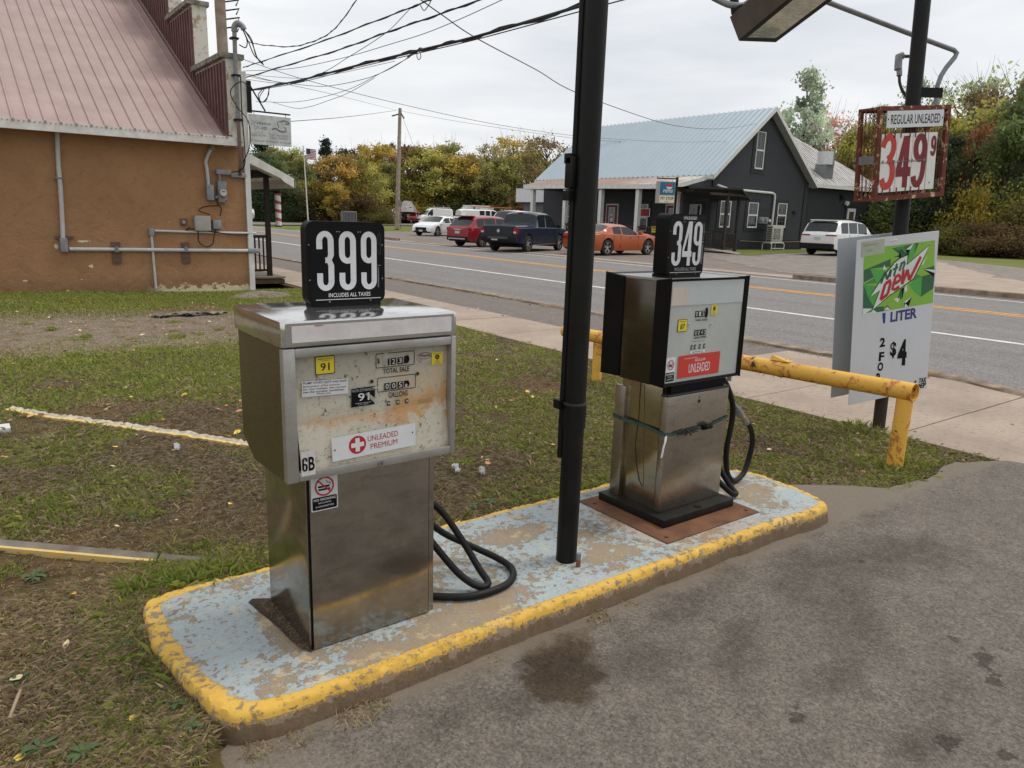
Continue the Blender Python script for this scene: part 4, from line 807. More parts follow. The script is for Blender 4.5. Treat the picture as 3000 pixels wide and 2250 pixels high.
# floodlight
FL=thing('floodlight','brown box floodlight with a glass lens hanging at the top of the frame','floodlight',at(2230,-60,4.7))
brz=K('bronze_paint',(.10,.075,.058),(.075,.055,.042),sc=6,rough=.5); c0=at(2164,118,4.6); c1=at(2273,122,4.62)
lens,nt,b=_mat('lens_glass'); p=coord(nt,'World'); n1=noise(nt,p,14,5,.7,.8); sock(nt,b,'Base Color',mix(nt,ramp(nt,n1,.42,.6),(.24,.36,.26,1),(.66,.72,.66,1))); b.inputs['Roughness'].default_value=.08; b.inputs['Coat Weight'].default_value=1
far0=at(2395,-75,3.75); far1=at(2490,-56,3.9)
back0=at(2136,50,4.62); back1=at(2290,-130,5.35)
ex=(c1-c0); ey=(far0-c0)
A0=c0;B0=c1;C0=c1+ey;D0=c0+ey; up=(back0-c0)
ins=.35
T0=[A0+up+ex*.02,B0+up*1.0-ex*.25,C0+up-ex*.25,D0+up+ex*.02]
mb=MB(); v=[A0,B0,C0,D0]+T0; mb.add(v,[(0,1,5,4),(1,2,6,5),(2,3,7,6),(3,0,4,7),(4,5,6,7)],brz); fl=mb.build('housing',FL)
nrm=(ex.cross(ey)).normalized(); 
if nrm.z>0: nrm=-nrm
def uvp(a,b_,k=0): return c0+ex*a+ey*b_+nrm*k
mb=MB(); q=[uvp(0,0,.004),uvp(1,0,.004),uvp(1,1,.004),uvp(0,1,.004)]; i2=[uvp(.12,.06,.004),uvp(.88,.06,.004),uvp(.88,.96,.004),uvp(.12,.96,.004)]
mb.add(q+i2,[(0,1,5,4),(1,2,6,5),(2,3,7,6),(3,0,4,7)],dark_trim); mb.add([uvp(0,0,0),uvp(1,0,0),uvp(1,1,0),uvp(0,1,0)],[(0,1,2,3)],dark_trim); mb.build('lens_frame',FL)
mb=MB(); mb.add([uvp(.12,.06,.002),uvp(.88,.06,.002),uvp(.88,.96,.002),uvp(.12,.96,.002)],[(0,1,2,3)],lens); mb.build('lens',FL)
mb=MB(); mb.cyl(at(2175,40,4.65),at(2215,10,4.8),.055,K('bronze_dark',(.035,.027,.024),rough=.5),n=16,r2=.05); mb.cyl(at(2150,-10,4.7),at(2155,38,4.7),.028,dark_trim,n=12); mb.tube(bez([at(2090,-8,4.75),at(2110,2,4.73),at(2135,13,4.7),at(2160,17,4.68),at(2185,16,4.68)],4),.021,galv,n=10); mb.cyl(at(2216,26,4.7),at(2220,34,4.7),.008,galv,n=8); mb.build('knuckle_mount',FL,smooth=50)
# price box
O_=Vector((5.575,2.967,1.868)); xd=Vector((.70,-.187,.070)); yd=Vector((-.040,.011,.668)); W_=.715; H_=.672
MS=frame(O_,xd,yd)
PB=thing('price_box','rusty wire mesh box sign with a large red 349 and nine under REGULAR UNLEADED plate','price sign',M=MS)
rusty,nt,b=_mat('peeling_rust'); p=coord(nt); n1=noise(nt,p,14,7,.7,.5); n2=noise(nt,p,50,6,.75)
c=mix(nt,n2,lin(122,62,42),lin(84,42,34)); c=mix(nt,ramp(nt,n1,.56,.60),c,lin(206,172,140)); c=mix(nt,ramp(nt,n2,.60,.66),c,lin(60,34,28)); sock(nt,b,'Base Color',c); b.inputs['Roughness'].default_value=.85; bump(nt,b,n2,.5,.004)
dpt=.20
mb=MB(MS)
for z0,z1 in ((-.03,0),(-dpt,-dpt+.03)):
    mb.box(0,W_,0,.035,z0,z1,rusty); mb.box(0,W_,H_-.030,H_,z0,z1,rusty); mb.box(0,.026,.035,H_-.030,z0+.001,z1-.001,rusty); mb.box(W_-.040,W_,.035,H_-.03,z0+.001,z1-.001,rusty)
for x in (0,W_-.02):
    for y in (0,H_-.02): mb.box(x,x+.02,y+.001,y+.019,-dpt+.03,-.03,rusty)
mb.box(.02,W_-.02,H_-.008,H_-.002,-dpt+.03,-.03,rusty); mb.box(0,.004,.27,.33,-dpt+.02,-.02,galv)
mb.build('box_frame',PB)
mb=MB(MS)
def mesh_panel(o,ex,ey,nx,ny,r=.0022):
    o=Vector(o);ex=Vector(ex);ey=Vector(ey); n_=ex.cross(ey).normalized()
    for i in range(nx):
        for s in (0,1):
            pts=[]
            for j in range(ny+1):
                a=(i+.5*((j+s)%2)+ (0 if s==0 else 0))/nx
                a=(i+(.5 if (j+s)%2 else 0)+ (0.0))/nx
                pts.append(o+ex*a+ey*(j/ny))
            for j in range(ny):
                p,q=pts[j],pts[j+1]; t=(q-p).normalized().cross(n_)*r
                mb.add([p-t,p+t,q+t,q-t],[(0,1,2,3)],rusty)
mesh_panel((.001,.02,-dpt+.02),(0,0,dpt-.035),(0,H_-.04,0),4,22,.0028); mesh_panel((.02,.02,-.018),(W_-.05,0,0),(0,H_-.04,0),24,44,.0016); mesh_panel((.02,.02,-dpt+.01),(W_-.05,0,0),(0,H_-.04,0),18,28,.0016); mb.build('wire_mesh',PB)
mb=MB(MS); mb.box(.065,W_-.082,H_-.152,H_-.034,.002,.006,white_sign); t=mb.build('grade_plate',PB)
mb=MB(MS); mb.text('REGULAR UNLEADED',.105,H_-.128,W_-.115,H_-.060,.0068,K('navy_ink',(.02,.022,.032),bmp=0),bold=.022); mb.disc(.078,H_-.092,.006,.0068,black_plastic,n=12); mb.disc(W_-.094,H_-.092,.006,.0068,black_plastic,n=12); mb.build('lettering',t)
od=K('orange_digit',lin(196,62,42)[:3],lin(186,48,38)[:3],sc=2,rough=.5,bmp=0); cr=K('crimson_digit',lin(128,16,32)[:3],lin(114,14,30)[:3],sc=4,rough=.5,bmp=0)
ya,yb=.062,.478; cols=((.028,.178),(.180,.332),(.334,.470),(.476,.574))
xs_=((.030,.180,od),(.184,.336,cr),(.340,.490,cr),(.496,.585,cr))
tb=K('tile_white',(.80,.80,.77),(.72,.71,.66),sc=6,rough=.5)
for i,(xa,xb,mc) in enumerate(xs_):
    mb=MB(MS); mb.box(xa,xb,ya,yb,.002+.0004*i,.005+.0004*i,tb); z=.0062+.0004*i
    if i==0:
        k=arc(.104,.375,.045,.068,205,-75,16); k2=arc(.104,.178,.050,.085,75,-205+0,0) if False else None
        up_=[(.044,.385),(.060,.425),(.085,.450),(.112,.455),(.138,.440),(.150,.405),(.148,.360),(.130,.320),(.098,.297)]
        lo_=[(.098,.297),(.135,.272),(.150,.225),(.148,.165),(.125,.118),(.092,.105),(.066,.118),(.048,.160)]
        sp=lambda L2:[(p.x,p.y) for p in bez([(a_,b_,0) for a_,b_ in L2],5)]
        mb.stroke(sp(up_),.050,z,mc); mb.stroke(sp(lo_),.052,z+.0004,mc)
    elif i==1:
        mb.poly([(.256,.088),(.308,.088),(.308,.460),(.256,.460)],mc,None,z); mb.poly([(.246,.460),(.280,.460),(.234,.205),(.185,.205),(.185,.222)],mc,None,z+.0004); mb.poly([(.186,.168),(.332,.168),(.332,.236),(.186,.236)],mc,None,z+.0008)
    elif i==2:
        mb.stroke([(.418+.045*math.cos(t*.2618),.370+.080*math.sin(t*.2618)) for t in range(24)],.050,z,mc,closed=True)
        mb.stroke([(p.x,p.y) for p in bez([(.462,.380,0),(.462,.28,0),(.455,.18,0),(.430,.118,0),(.400,.105,0),(.376,.125,0),(.366,.165,0)],5)],.050,z+.0004,mc)
    else:
        mb.stroke([(.552+.017*math.cos(t*.2618),.405+.038*math.sin(t*.2618)) for t in range(24)],.022,z,mc,closed=True)
        mb.stroke([(p.x,p.y) for p in bez([(.569,.41,0),(.569,.36,0),(.560,.322,0),(.548,.316,0),(.536,.326,0),(.532,.342,0)],5)],.022,z+.0004,mc); mb.disc(.535,.11,.006,z,black_plastic,n=10)
    if i<3: mb.rect(xa,.272,xb,.2735,z+.002,K('tile_gap',(.15,.1,.08),bmp=0))
    o=mb.build('price_tile',PB); o['label']=['white tile with an orange red 3','white tile with a crimson 4','white tile with a crimson 9','narrow white tile with a small crimson 9'][i]
mb=MB(MS)
for x in (.055,.150,.21,.30,.355,.455): mb.box(x,x+.006,yb-.03,yb+.025,.006,.011,rusty)
for x in (.06,.135,.20,.29,.345,.43): mb.box(x,x+.006,ya-.02,ya+.03,.006,.011,rusty)
mb.tube([(.03,.276,.010),(.49,.282,.010)],.0018,galv,n=6)
for x in (.045,.155,.195,.30,.335,.455): mb.box(x,x+.010,.270,.292,.009,.012,galv)
mb.build('wire_clip',PB)
# drink boards
def board(O,xd,yd,w,h,label,front):
    M=frame(O,xd,yd); t=thing('promo_board',label,'sign board',M=M,group='white corrugated boards on the sign pole')
    NXs=14;NYs=20; bend=lambda x,y:(.018*math.sin(math.pi*x/w)*(.4+.6*(1-y/h)) + (.02*(x/w)**2))
    mb=MB(M); fb=K('board_white',(.62,.64,.67),(.57,.59,.62),sc=2,rough=.4,bmp=.02) if front else K('board_back',(.50,.54,.57),(.44,.48,.51),sc=2,rough=.4,bmp=.02)
    mb.box(0,w,0,h,-.005,0,fb,bev=.002); mb.build('panel',t)
    mb=MB(M)
    for hx,hy in ((.42,h-.035),(.45,.03)): mb=MB(M); mb.tube([(w*hx,h*1 if hy>h/2 else 0,-.01) if False else (w*hx-.03,hy-.004,.001),(w*hx-.02,hy+.002,.008),(w*hx+.03,hy+.004,.008),(w*hx+.045,hy+.006,.001)],.003,white_paint,n=6); mb.build('cable_tie',t)
    mb=MB(M); mb.tube([(w*.95,hy_*h,-.03) if False else (w*.9,h*.79,-.05),(w*1.06,h*.765,-.045)],.004,white_paint,n=6); mb.build('cable_tie',t)
    return t,M
bt,MBd=board((5.672,3.005,.273),(.82,-.222,.09),(-.14,.037,1.303),.852,1.315,'white board with a green soft drink advert tied to the front of the sign pole',True)
b2,_=board((5.758,3.209,.280),(.82,-.222,.09),(-.10,.027,1.301),.60,1.31,'plain white board hanging behind the green advert board on the sign pole',False)
bt['group']=b2['group']
# board graphics are placed in unit coordinates measured on the board (a,b in 0..1)
def bq(px,py):
    """photo-zoom coordinate on the board face -> board metres (bilinear inverse, solved once)"""
    c=((281,215),(1469,78),(171,2500),(1240,2272))  # TL TR BL BR in the 4.74x zoom
    u=v=.5
    for _ in range(25):
        x=(c[2][0]*(1-u)*(1-v)+c[3][0]*u*(1-v)+c[0][0]*(1-u)*v+c[1][0]*u*v)-px; y=(c[2][1]*(1-u)*(1-v)+c[3][1]*u*(1-v)+c[0][1]*(1-u)*v+c[1][1]*u*v)-py
        xu=(c[3][0]-c[2][0])*(1-v)+(c[1][0]-c[0][0])*v; xv=(c[0][0]-c[2][0])*(1-u)+(c[1][0]-c[3][0])*u
        yu=(c[3][1]-c[2][1])*(1-v)+(c[1][1]-c[0][1])*v; yv=(c[0][1]-c[2][1])*(1-u)+(c[1][1]-c[3][1])*u
        D=xu*yv-xv*yu; u-=(x*yv-y*xv)/D; v-=(y*xu-x*yu)/D
    return (u*.852,v*1.315)
G1=K('lime_green',lin(132,184,58)[:3],lin(128,178,54)[:3],rough=.4,bmp=0); G2=K('mid_green',lin(74,172,72)[:3],rough=.4,bmp=0); G3=K('dark_green',lin(42,100,66)[:3],rough=.4,bmp=0); G4=K('forest_green',lin(62,142,66)[:3],rough=.4,bmp=0)
mb=MB(MBd); Z0=.0008
def gp(pts,m,k): mb.poly([bq(*q) for q in pts],m,None,Z0+.0004*k)
gp([(372,330),(1402,205),(1358,1050),(360,1215)],G1,0)
gp([(372,610),(750,458),(752,560),(470,590),(520,700),(372,775)],G3,1); gp([(460,590),(660,605),(560,780),(372,800),(520,715)],G4,1); gp([(460,592),(700,612),(560,800)],G2,2)
gp([(368,805),(570,830),(470,960),(560,1180),(362,1125)],G3,1); gp([(368,800),(560,835),(440,990)],G2,2); gp([(440,990),(560,900),(520,1100),(500,1090)],G2,3)
gp([(360,1125),(660,1100),(650,1165),(500,1190)],G3,2); gp([(362,1128),(480,1130),(560,1185),(362,1212)],white_sign,3); gp([(395,1195),(490,1130),(480,1180)],G2,4)
gp([(770,320),(1160,240),(1095,400),(1040,440),(960,420),(780,440),(880,400)],G3,1); gp([(790,330),(940,280),(975,380),(880,340)],G4,2); gp([(1030,320),(1110,250),(1090,440),(1000,480)],G2,2); gp([(970,335),(1090,240),(1060,290),(1030,330)],white_sign,3); gp([(965,340),(1030,335),(990,400)],ink,4); gp([(860,440),(880,345),(905,440)],ink,3); gp([(890,320),(960,390),(900,350)],ink,4)
gp([(1200,690),(1390,640),(1368,850),(1180,970)],G3,1); gp([(1010,800),(1200,690),(1180,970),(1090,900)],G2,2); gp([(1100,650),(1200,690),(1060,760)],G4,3)
gp([(1222,590),(1388,600),(1384,640)],white_sign,3); gp([(1222,592),(1384,640),(1380,692)],ink,4); gp([(1225,588),(1388,545),(1388,600)],G3,3)
gp([(1195,530),(1285,405),(1215,540)],white_sign,2); gp([(640,610),(655,535),(690,600)],white_sign,2); gp([(790,1000),(890,965),(845,1050)],white_sign,2); gp([(890,860),(940,840),(900,1005),(845,990)],G3,2); gp([(900,860),(945,835),(912,1005)],ink,3); gp([(945,850),(975,800),(985,880),(950,915)],white_sign,2)
gp([(925,1045),(1048,970),(1000,1100),(940,1112)],white_sign,2); gp([(955,1060),(1048,970),(1000,1105)],ink,3); gp([(930,1040),(960,1050),(940,1110)],G3,4); gp([(670,1110),(700,1085),(750,1140)],ink,3); gp([(660,1150),(700,1100),(740,1145)],white_sign,4)
out_=[(445,985),(640,680),(775,530),(780,510),(880,440),(1005,390),(985,520),(1325,260),(1170,560),(1075,730),(780,930),(745,945),(480,1165),(580,900)]
def inset(pts,k):
    cx=sum(p[0] for p in pts)/len(pts); cy=sum(p[1] for p in pts)/len(pts); n=len(pts); o=[]
    for i in range(n):
        a=Vector(pts[i-1]);b_=Vector(pts[i]);c=Vector(pts[(i+1)%n]); d1=(b_-a).normalized(); d2=(c-b_).normalized(); n1_=Vector((-d1.y,d1.x)); n2_=Vector((-d2.y,d2.x)); m_=(n1_+n2_); m_=m_/max(.3,m_.length_squared/2) if m_.length>0 else n1_
        if m_.length>2.2: m_=m_.normalized()*2.2
        o.append((b_.x+m_.x*k,b_.y+m_.y*k))
    return o
gp(out_,ink,6); gp(inset(out_,9),G1,7); gp(inset(out_,15),white_sign,8)
# lettering drawn as slanted strokes
def st(pts,wd,m,k):
    q=[bq(*p) for p in pts]; mb.stroke(q,wd*.00094,Z0+.0004*k,m)
for seg in ([(605,790),(672,640)],[(672,640),(692,735)],[(692,735),(752,600)],[(752,600),(730,700)]): st(seg,24,G3,9)
st([(790,690),(835,520)],24,G3,9); st([(775,600),(850,570)],18,G3,10)
st([(870,620),(905,500)],24,G3,9); st([(900,525),(945,490),(948,515),(915,600)],22,G3,10)
for seg in ([(600,1010),(668,790)],[(668,790),(740,745),(742,775),(705,915),(690,940),(600,1010)]): st(seg,30,red_solid,11 if len(seg)>2 else 12)
st([(800,790),(872,745),(880,700),(855,672),(815,700),(790,770),(765,865),(800,870),(865,830)],28,red_solid,13)
for seg in ([(925,600),(905,795)],[(905,795),(985,600)],[(985,600),(1010,740)],[(1010,740),(1180,425)]): st(seg,28,red_solid,14+seg[0][0]%3)
mb.build('advert_print',bt)
navy=K('navy_print',lin(42,56,128)[:3],rough=.5,bmp=0)
Mt=MBd
def btext(s,c,m,bold=.03,k=3):
    """text fitted to a quad TL TR BR BL given in zoom coordinates"""
    v,f=text_mesh(s,bold); lo=v.min(0);hi=v.max(0); q=[bq(*p) for p in c]; vs=[]
    for p in v:
        a=(p[0]-lo[0])/(hi[0]-lo[0]); b_=(p[1]-lo[1])/(hi[1]-lo[1])
        vs.append((q[3][0]*(1-a)*(1-b_)+q[2][0]*a*(1-b_)+q[0][0]*(1-a)*b_+q[1][0]*a*b_, q[3][1]*(1-a)*(1-b_)+q[2][1]*a*(1-b_)+q[0][1]*(1-a)*b_+q[1][1]*a*b_, Z0+.0004*k))
    mb.add(vs,f,m)
mb=MB(MBd)
btext('1',[(628,1195),(675,1185),(668,1330),(640,1335)],navy,.035); btext('LITER',[(748,1178),(1128,1112),(1118,1258),(740,1320)],navy,.035)
# lower part in the 3.687x zoom [2430,950]: convert to the 4.74x zoom [2450,660]
cv=lambda x,y:((2430+x/3.6865-2450)*4.74,(950+y/3.6865-660)*4.74)
def bt2(s,c,b_): btext(s,[cv(*p) for p in c],ink,b_)
bt2('2',[(538,128),(596,122),(588,222),(530,232)],.04); bt2('F',[(528,285),(582,278),(578,380),(520,385)],.04); bt2('O',[(512,400),(572,392),(566,490),(506,497)],.04); bt2('R',[(497,520),(550,510),(545,620),(488,630)],.04)
bt2('$',[(650,172),(716,165),(708,350),(640,352)],.03); bt2('4',[(745,150),(830,138),(820,430),(712,440)],.05)
bt2('+',[(902,600),(930,596),(926,636),(900,640)],.02); bt2('TAX',[(958,580),(1042,565),(1032,622),(948,632)],.04); bt2('DEP',[(930,648),(1034,622),(1026,680),(918,700)],.04)
mb.build('lettering',bt)
mb=MB(MBd); tp=K('old_tape_note',(.42,.46,.36),(.36,.42,.28),rough=.5,bmp=0); mb.poly([bq(345,240),bq(662,196),bq(658,385),bq(335,440)],tp,None,Z0+.0016)
pen=K('faint_pen',(.30,.32,.26),bmp=0); btext('North Lawrence',[(372,270),(570,240),(566,265),(370,300)],pen,0,7); btext('354',[(415,335),(490,325),(486,360),(412,372)],pen,0,7); mb.build('taped_note',bt)
# ------------------------------------------------------------------ hair salon at the left
WX,WY=4.90,15.70
stucco,nt,b=_mat('tan_stucco'); p=coord(nt,'World')
n1=noise(nt,p,1.3,6,.65,.8); n2=noise(nt,p,7,7,.7,.6); n3=noise(nt,p,60,4,.75)
c=mix(nt,ramp(nt,n1,.3,.7),lin(172,132,97),lin(158,119,87)); c=mix(nt,math_(nt,'MULTIPLY',ramp(nt,n2,.50,.76),.45),c,lin(128,94,68)); c=mix(nt,.2,c,ramp(nt,n3,.3,.7,(.6,.6,.6,1),(1.2,1.2,1.2,1)),'MULTIPLY')
sx=node(nt,'ShaderNodeSeparateXYZ'); nt.links.new(p,sx.inputs[0]); x_,z_=sx.outputs[0],sx.outputs[2]
low=math_(nt,'ADD',z_,math_(nt,'MULTIPLY',math_(nt,'SUBTRACT',n2,.5),.8)); c=mix(nt,math_(nt,'MULTIPLY',ramp(nt,low,.10,.38,(1,1,1,1),(0,0,0,1)),.5),c,lin(108,84,62))
pe=math_(nt,'ADD',math_(nt,'SUBTRACT',z_,.07),math_(nt,'MULTIPLY',math_(nt,'SUBTRACT',noise(nt,p,6,7,.75,.6),.47),-.9)); pr=math_(nt,'MULTIPLY',ramp(nt,pe,.02,.03,(1,1,1,1),(0,0,0,1)),ramp(nt,x_,2.9,3.3))
pr=math_(nt,'MULTIPLY',pr,ramp(nt,z_,.26,.34,(1,1,1,1),(0,0,0,1)))
c=mix(nt,pr,c,lin(208,196,164))
def lwall(px,py): return on_plane_y(px,py,WY)
pk=None
for (x,z,rx,rz) in ((1.93,.99,.10,.022),(1.50,.90,.03,.05),(2.02,.54,.04,.03),(.98,.30,.04,.02),(3.42,1.36,.012,.014),(1.85,.30,.02,.01)):
    m_=node(nt,'ShaderNodeMapping',vector_type='TEXTURE'); m_.inputs['Location'].default_value=(x,WY,z); m_.inputs['Scale'].default_value=(rx,5,rz); nt.links.new(p,m_.inputs[0]); l=node(nt,'ShaderNodeVectorMath',operation='LENGTH'); nt.links.new(m_.outputs[0],l.inputs[0])
    d=math_(nt,'ADD',l.outputs['Value'],math_(nt,'MULTIPLY',math_(nt,'SUBTRACT',noise(nt,p,14,5,.7),.5),2.6)); f=ramp(nt,d,.8,.9,(1,1,1,1),(0,0,0,1)); pk=f if pk is None else math_(nt,'MAXIMUM',pk,f)
c=mix(nt,pk,c,lin(214,204,180)); crk=node(nt,'ShaderNodeTexVoronoi'); crk.feature='DISTANCE_TO_EDGE'; crk.inputs['Scale'].default_value=.9
mpp=node(nt,'ShaderNodeVectorMath',operation='ADD'); nt.links.new(p,mpp.inputs[0]); nn=node(nt,'ShaderNodeTexNoise'); nn.inputs['Scale'].default_value=2.5; nn.inputs['Detail'].default_value=6; nt.links.new(p,nn.inputs['Vector']); nt.links.new(nn.outputs['Color'],mpp.inputs[1]); nt.links.new(mpp.outputs[0],crk.inputs['Vector'])
c=mix(nt,math_(nt,'MULTIPLY',ramp(nt,crk.outputs['Distance'],.002,.006,(1,1,1,1),(0,0,0,1)),.10),c,lin(110,72,46))
sock(nt,b,'Base Color',c); b.inputs['Roughness'].default_value=.85; b.inputs['Specular IOR Level'].default_value=.2; bump(nt,b,math_(nt,'ADD',math_(nt,'MULTIPLY',n2,1.6),math_(nt,'MULTIPLY',n1,4)),.45,.03)
roofm=K('mauve_metal_roof',lin(170,144,137)[:3],lin(158,132,125)[:3],sc=2,rough=.42,bmp=.05,cs='World',spec=.6)
brownm=K('brown_metal_panel',lin(112,78,74)[:3],lin(92,62,60)[:3],sc=4,rough=.45,bmp=.05,cs='World')
fasc=K('fascia_white',lin(226,225,220)[:3],lin(202,200,192)[:3],sc=5,rough=.6,cs='World')
oldwhite,nt,b=_mat('flaking_white_stucco'); p=coord(nt,'World'); n1=noise(nt,p,6,8,.75,.4); c=mix(nt,ramp(nt,n1,.52,.60),lin(206,202,192),lin(168,148,122)); c=mix(nt,ramp(nt,n1,.66,.70),c,lin(90,80,66)); sock(nt,b,'Base Color',c); b.inputs['Roughness'].default_value=.9; bump(nt,b,n1,.5,.02)
SA=thing('hair_salon','tan stucco building with a mauve metal roof and stepped false front at the left','building',(0,WY,0))
mb=MB(); mb.box(-12,4.895,WY,WY+.25,-.1,3.0,stucco); mb.box(-12,4.6,WY+.26,27,-.1,2.95,stucco); mb.build('wall',SA)
TAN=.548; EY=WY-.46; EZ=2.98
def roofz(y): return EZ+(y-EY)*TAN
mb=MB(); mb.add([(-12,EY,EZ-.02),(4.53,EY,EZ-.02),(4.53,29,roofz(29)-.02),(-12,29,roofz(29)-.02)],[(0,1,2,3)],roofm)
x=4.45
def rib(x,wd,h):
    v=[]
    for y in (EY-.03,29): z=roofz(y)+.0; v+=[(x-wd/2,y,z),(x-wd*.25,y,z+h),(x+wd*.25,y,z+h),(x+wd/2,y,z)]
    mb.add(v,[(0,1,5,4),(1,2,6,5),(2,3,7,6),(0,1,2,3)],roofm)
mb.add([(-12,EY-.02,EZ),(4.56,EY-.02,EZ),(4.56,29,roofz(29)),(-12,29,roofz(29))],[(0,1,2,3)],roofm)
while x>-11:
    rib(x,.055,.040)
    for s_ in (.075,.15): rib(x-s_,.03,.010)
    x-=.228
rf=mb.build('roof',SA)
# screws in rows
mb=MB(); 
for yy in (EY+.12,EY+.55,EY+1.15,EY+1.8,EY+2.5,EY+3.3,EY+4.2,EY+5.3):
    x=4.45
    while x>-4:
        z=roofz(yy); mb.box(x-.035,x-.021,yy,yy+.013,z,z+.008,galv); x-=.228
mb.build('roof_screws',rf)['kind']='stuff'
mb=MB(); mb.box(4.36,4.56,EY-.02,29,-.004,.0,brownm) if False else None
mb.add([(4.40,EY-.02,EZ+.03),(4.56,EY-.02,EZ+.03),(4.56,29,roofz(29)+.03),(4.40,29,roofz(29)+.03),(4.58,EY-.02,EZ-.05),(4.58,29,roofz(29)-.05)],[(0,1,2,3),(1,4,5,2)],brownm); mb.build('rake_flashing',rf)
mb=MB(); mb.box(-12,4.66,EY-.02,EY+.015,2.835,3.0,fasc); mb.box(4.60,4.66,EY+.016,WY,2.84,3.0,fasc); mb.build('fascia',SA)
mb=MB(); mb.box(-12,4.6,EY+.016,WY-.002,2.86,2.88,fasc); mb.build('soffit',SA)
# stepped parapet
steps=[(15.26,17.38,4.42),(17.38,19.30,5.74),(19.30,21.3,7.0),(21.3,23.4,8.3),(23.4,26,9.6)]
mb=MB()
for (a,c_,z) in steps: mb.box(4.51,4.80,a,c_,2.84 if a<15.7 else 0,z,oldwhite)
mb.build('parapet',SA)
mb=MB()
for (a,c_,z) in steps:
    mb.box(4.485,4.51,a+.01,c_,max(3.0,roofz(a)-.3),z-.06,brownm); y=a+.03
    while y<c_: mb.box(4.463,4.486,y,y+.05,max(2.9,roofz(y)-.1),z-.06,brownm); y+=.20
mb.build('parapet_cladding',SA)
cap=K('stained_cap',lin(150,146,136)[:3],lin(96,90,80)[:3],sc=8,rough=.9,cs='World')
mb=MB()
for (a,c_,z) in steps: mb=MB(); mb.box(4.41,4.85,a-.04,c_-.002,z-.001,z+.09,cap); mb.build('parapet_cap',SA)
mb=MB(); mb.box(4.897,5.0,15.64,15.80,-.05,4.28,white_paint); mb.build('corner_board',SA)
mb=MB(); mb.box(4.80,4.96,15.81,26,0,4.2,oldwhite); mb.build('front_wall',SA)
# porch
PO=thing('porch','dark brown railed porch under a white soffit in front of the salon','porch',(5.4,17.2,0))
mb=MB(); 
for i in range(8): mb.box(5.02+.01,6.12,16.93+i*.155,16.93+i*.155+.145,.12,.155,K('grey_decking',lin(128,118,106)[:3],lin(98,88,78)[:3],sc=6,rough=.9,cs='World'))
mb.box(5.02,6.10,18.2,25.5,.10,.153,K('grey_decking')); mb.box(5.02,6.10,16.95,25.5,0,.10,dirtkerb_m); mb.build('deck',PO)
mb=MB(); 
mb.box(5.02,6.02,17.21,17.29,2.36,2.50,brown_paint); mb.box(5.82,5.90,17.29,25.5,2.36,2.50,brown_paint); mb.build('beam',PO)
for x,y in ((5.81,17.2),(5.81,20.4),(5.81,23.6),(5.02,17.2)): mb=MB(); mb.box(x,x+.10,y,y+.10,.155,2.42,brown_paint); mb.build('post',PO)
mb=MB(); mb.box(5.11,5.81,17.22,17.28,1.02,1.08,brown_paint); mb.box(5.11,5.81,17.22,17.28,.26,.31,brown_paint)
for i in range(7): mb.box(5.15+i*.095,5.18+i*.095,17.235,17.265,.31,1.02,brown_paint)
mb.build('railing',PO)
sof=K('white_soffit',(.55,.55,.52),rough=.6); 
mb=MB(); y0,y1=16.75,26
mb.add([(4.97,y0,2.98),(6.32,y0,2.32),(6.32,y1,2.32),(4.97,y1,2.98)],[(0,1,2,3)],fasc); mb.add([(4.97,y0,2.78),(6.02,y0,2.36),(6.02,y1,2.36),(4.97,y1,2.78)],[(3,2,1,0)],sof)
for i in range(1,6): a=i/6; mb.add([(4.97+1.05*a,y0+.02,2.776-.42*a),(4.98+1.05*a,y0+.02,2.772-.42*a),(4.98+1.05*a,y1,2.772-.42*a),(4.97+1.05*a,y1,2.776-.42*a)],[(0,1,2,3)],K('soffit_gap',(.2,.2,.19),bmp=0))
mb.add([(4.97,y0-.01,3.0),(6.34,y0-.01,2.34),(6.34,y0-.01,2.14),(6.10,y0-.01,2.26),(6.02,y0-.01,2.34),(4.97,y0-.01,2.77)],[(0,1,2,3,4,5)],fasc)
mb.box(6.32,6.345,y0-.01,y1,2.14,2.34,fasc); mb.build('porch_roof',PO)
BP=thing('barber_pole','red and white striped barber pole hanging by the porch post','barber pole',(6.12,17.3,1.1))
str_,nt,b=_mat('barber_stripe'); p=coord(nt,'World'); sx=node(nt,'ShaderNodeSeparateXYZ'); nt.links.new(p,sx.inputs[0]); t_=math_(nt,'ADD',math_(nt,'MULTIPLY',sx.outputs[2],5.2),math_(nt,'MULTIPLY',sx.outputs[0],1.2)); fr_=math_(nt,'FRACT',t_); sock(nt,b,'Base Color',mix(nt,math_(nt,'GREATER_THAN',fr_,.62),lin(214,210,208),lin(150,60,78))); b.inputs['Roughness'].default_value=.3
mb=MB(); mb.cyl((6.14,17.33,1.30),(6.14,17.33,2.02),.068,str_,n=20); mb.build('striped_cylinder',BP,smooth=40)
mb=MB(); mb.cyl((6.14,17.33,1.27),(6.14,17.33,1.30),.075,dark_trim,n=20); mb.cyl((6.14,17.33,2.02),(6.14,17.33,2.08),.075,dark_trim,n=20); mb.box(5.91,6.14,17.32,17.34,2.05,2.07,dark_trim); mb.box(5.91,6.14,17.32,17.34,1.27,1.28,dark_trim); mb.build('bracket',BP)
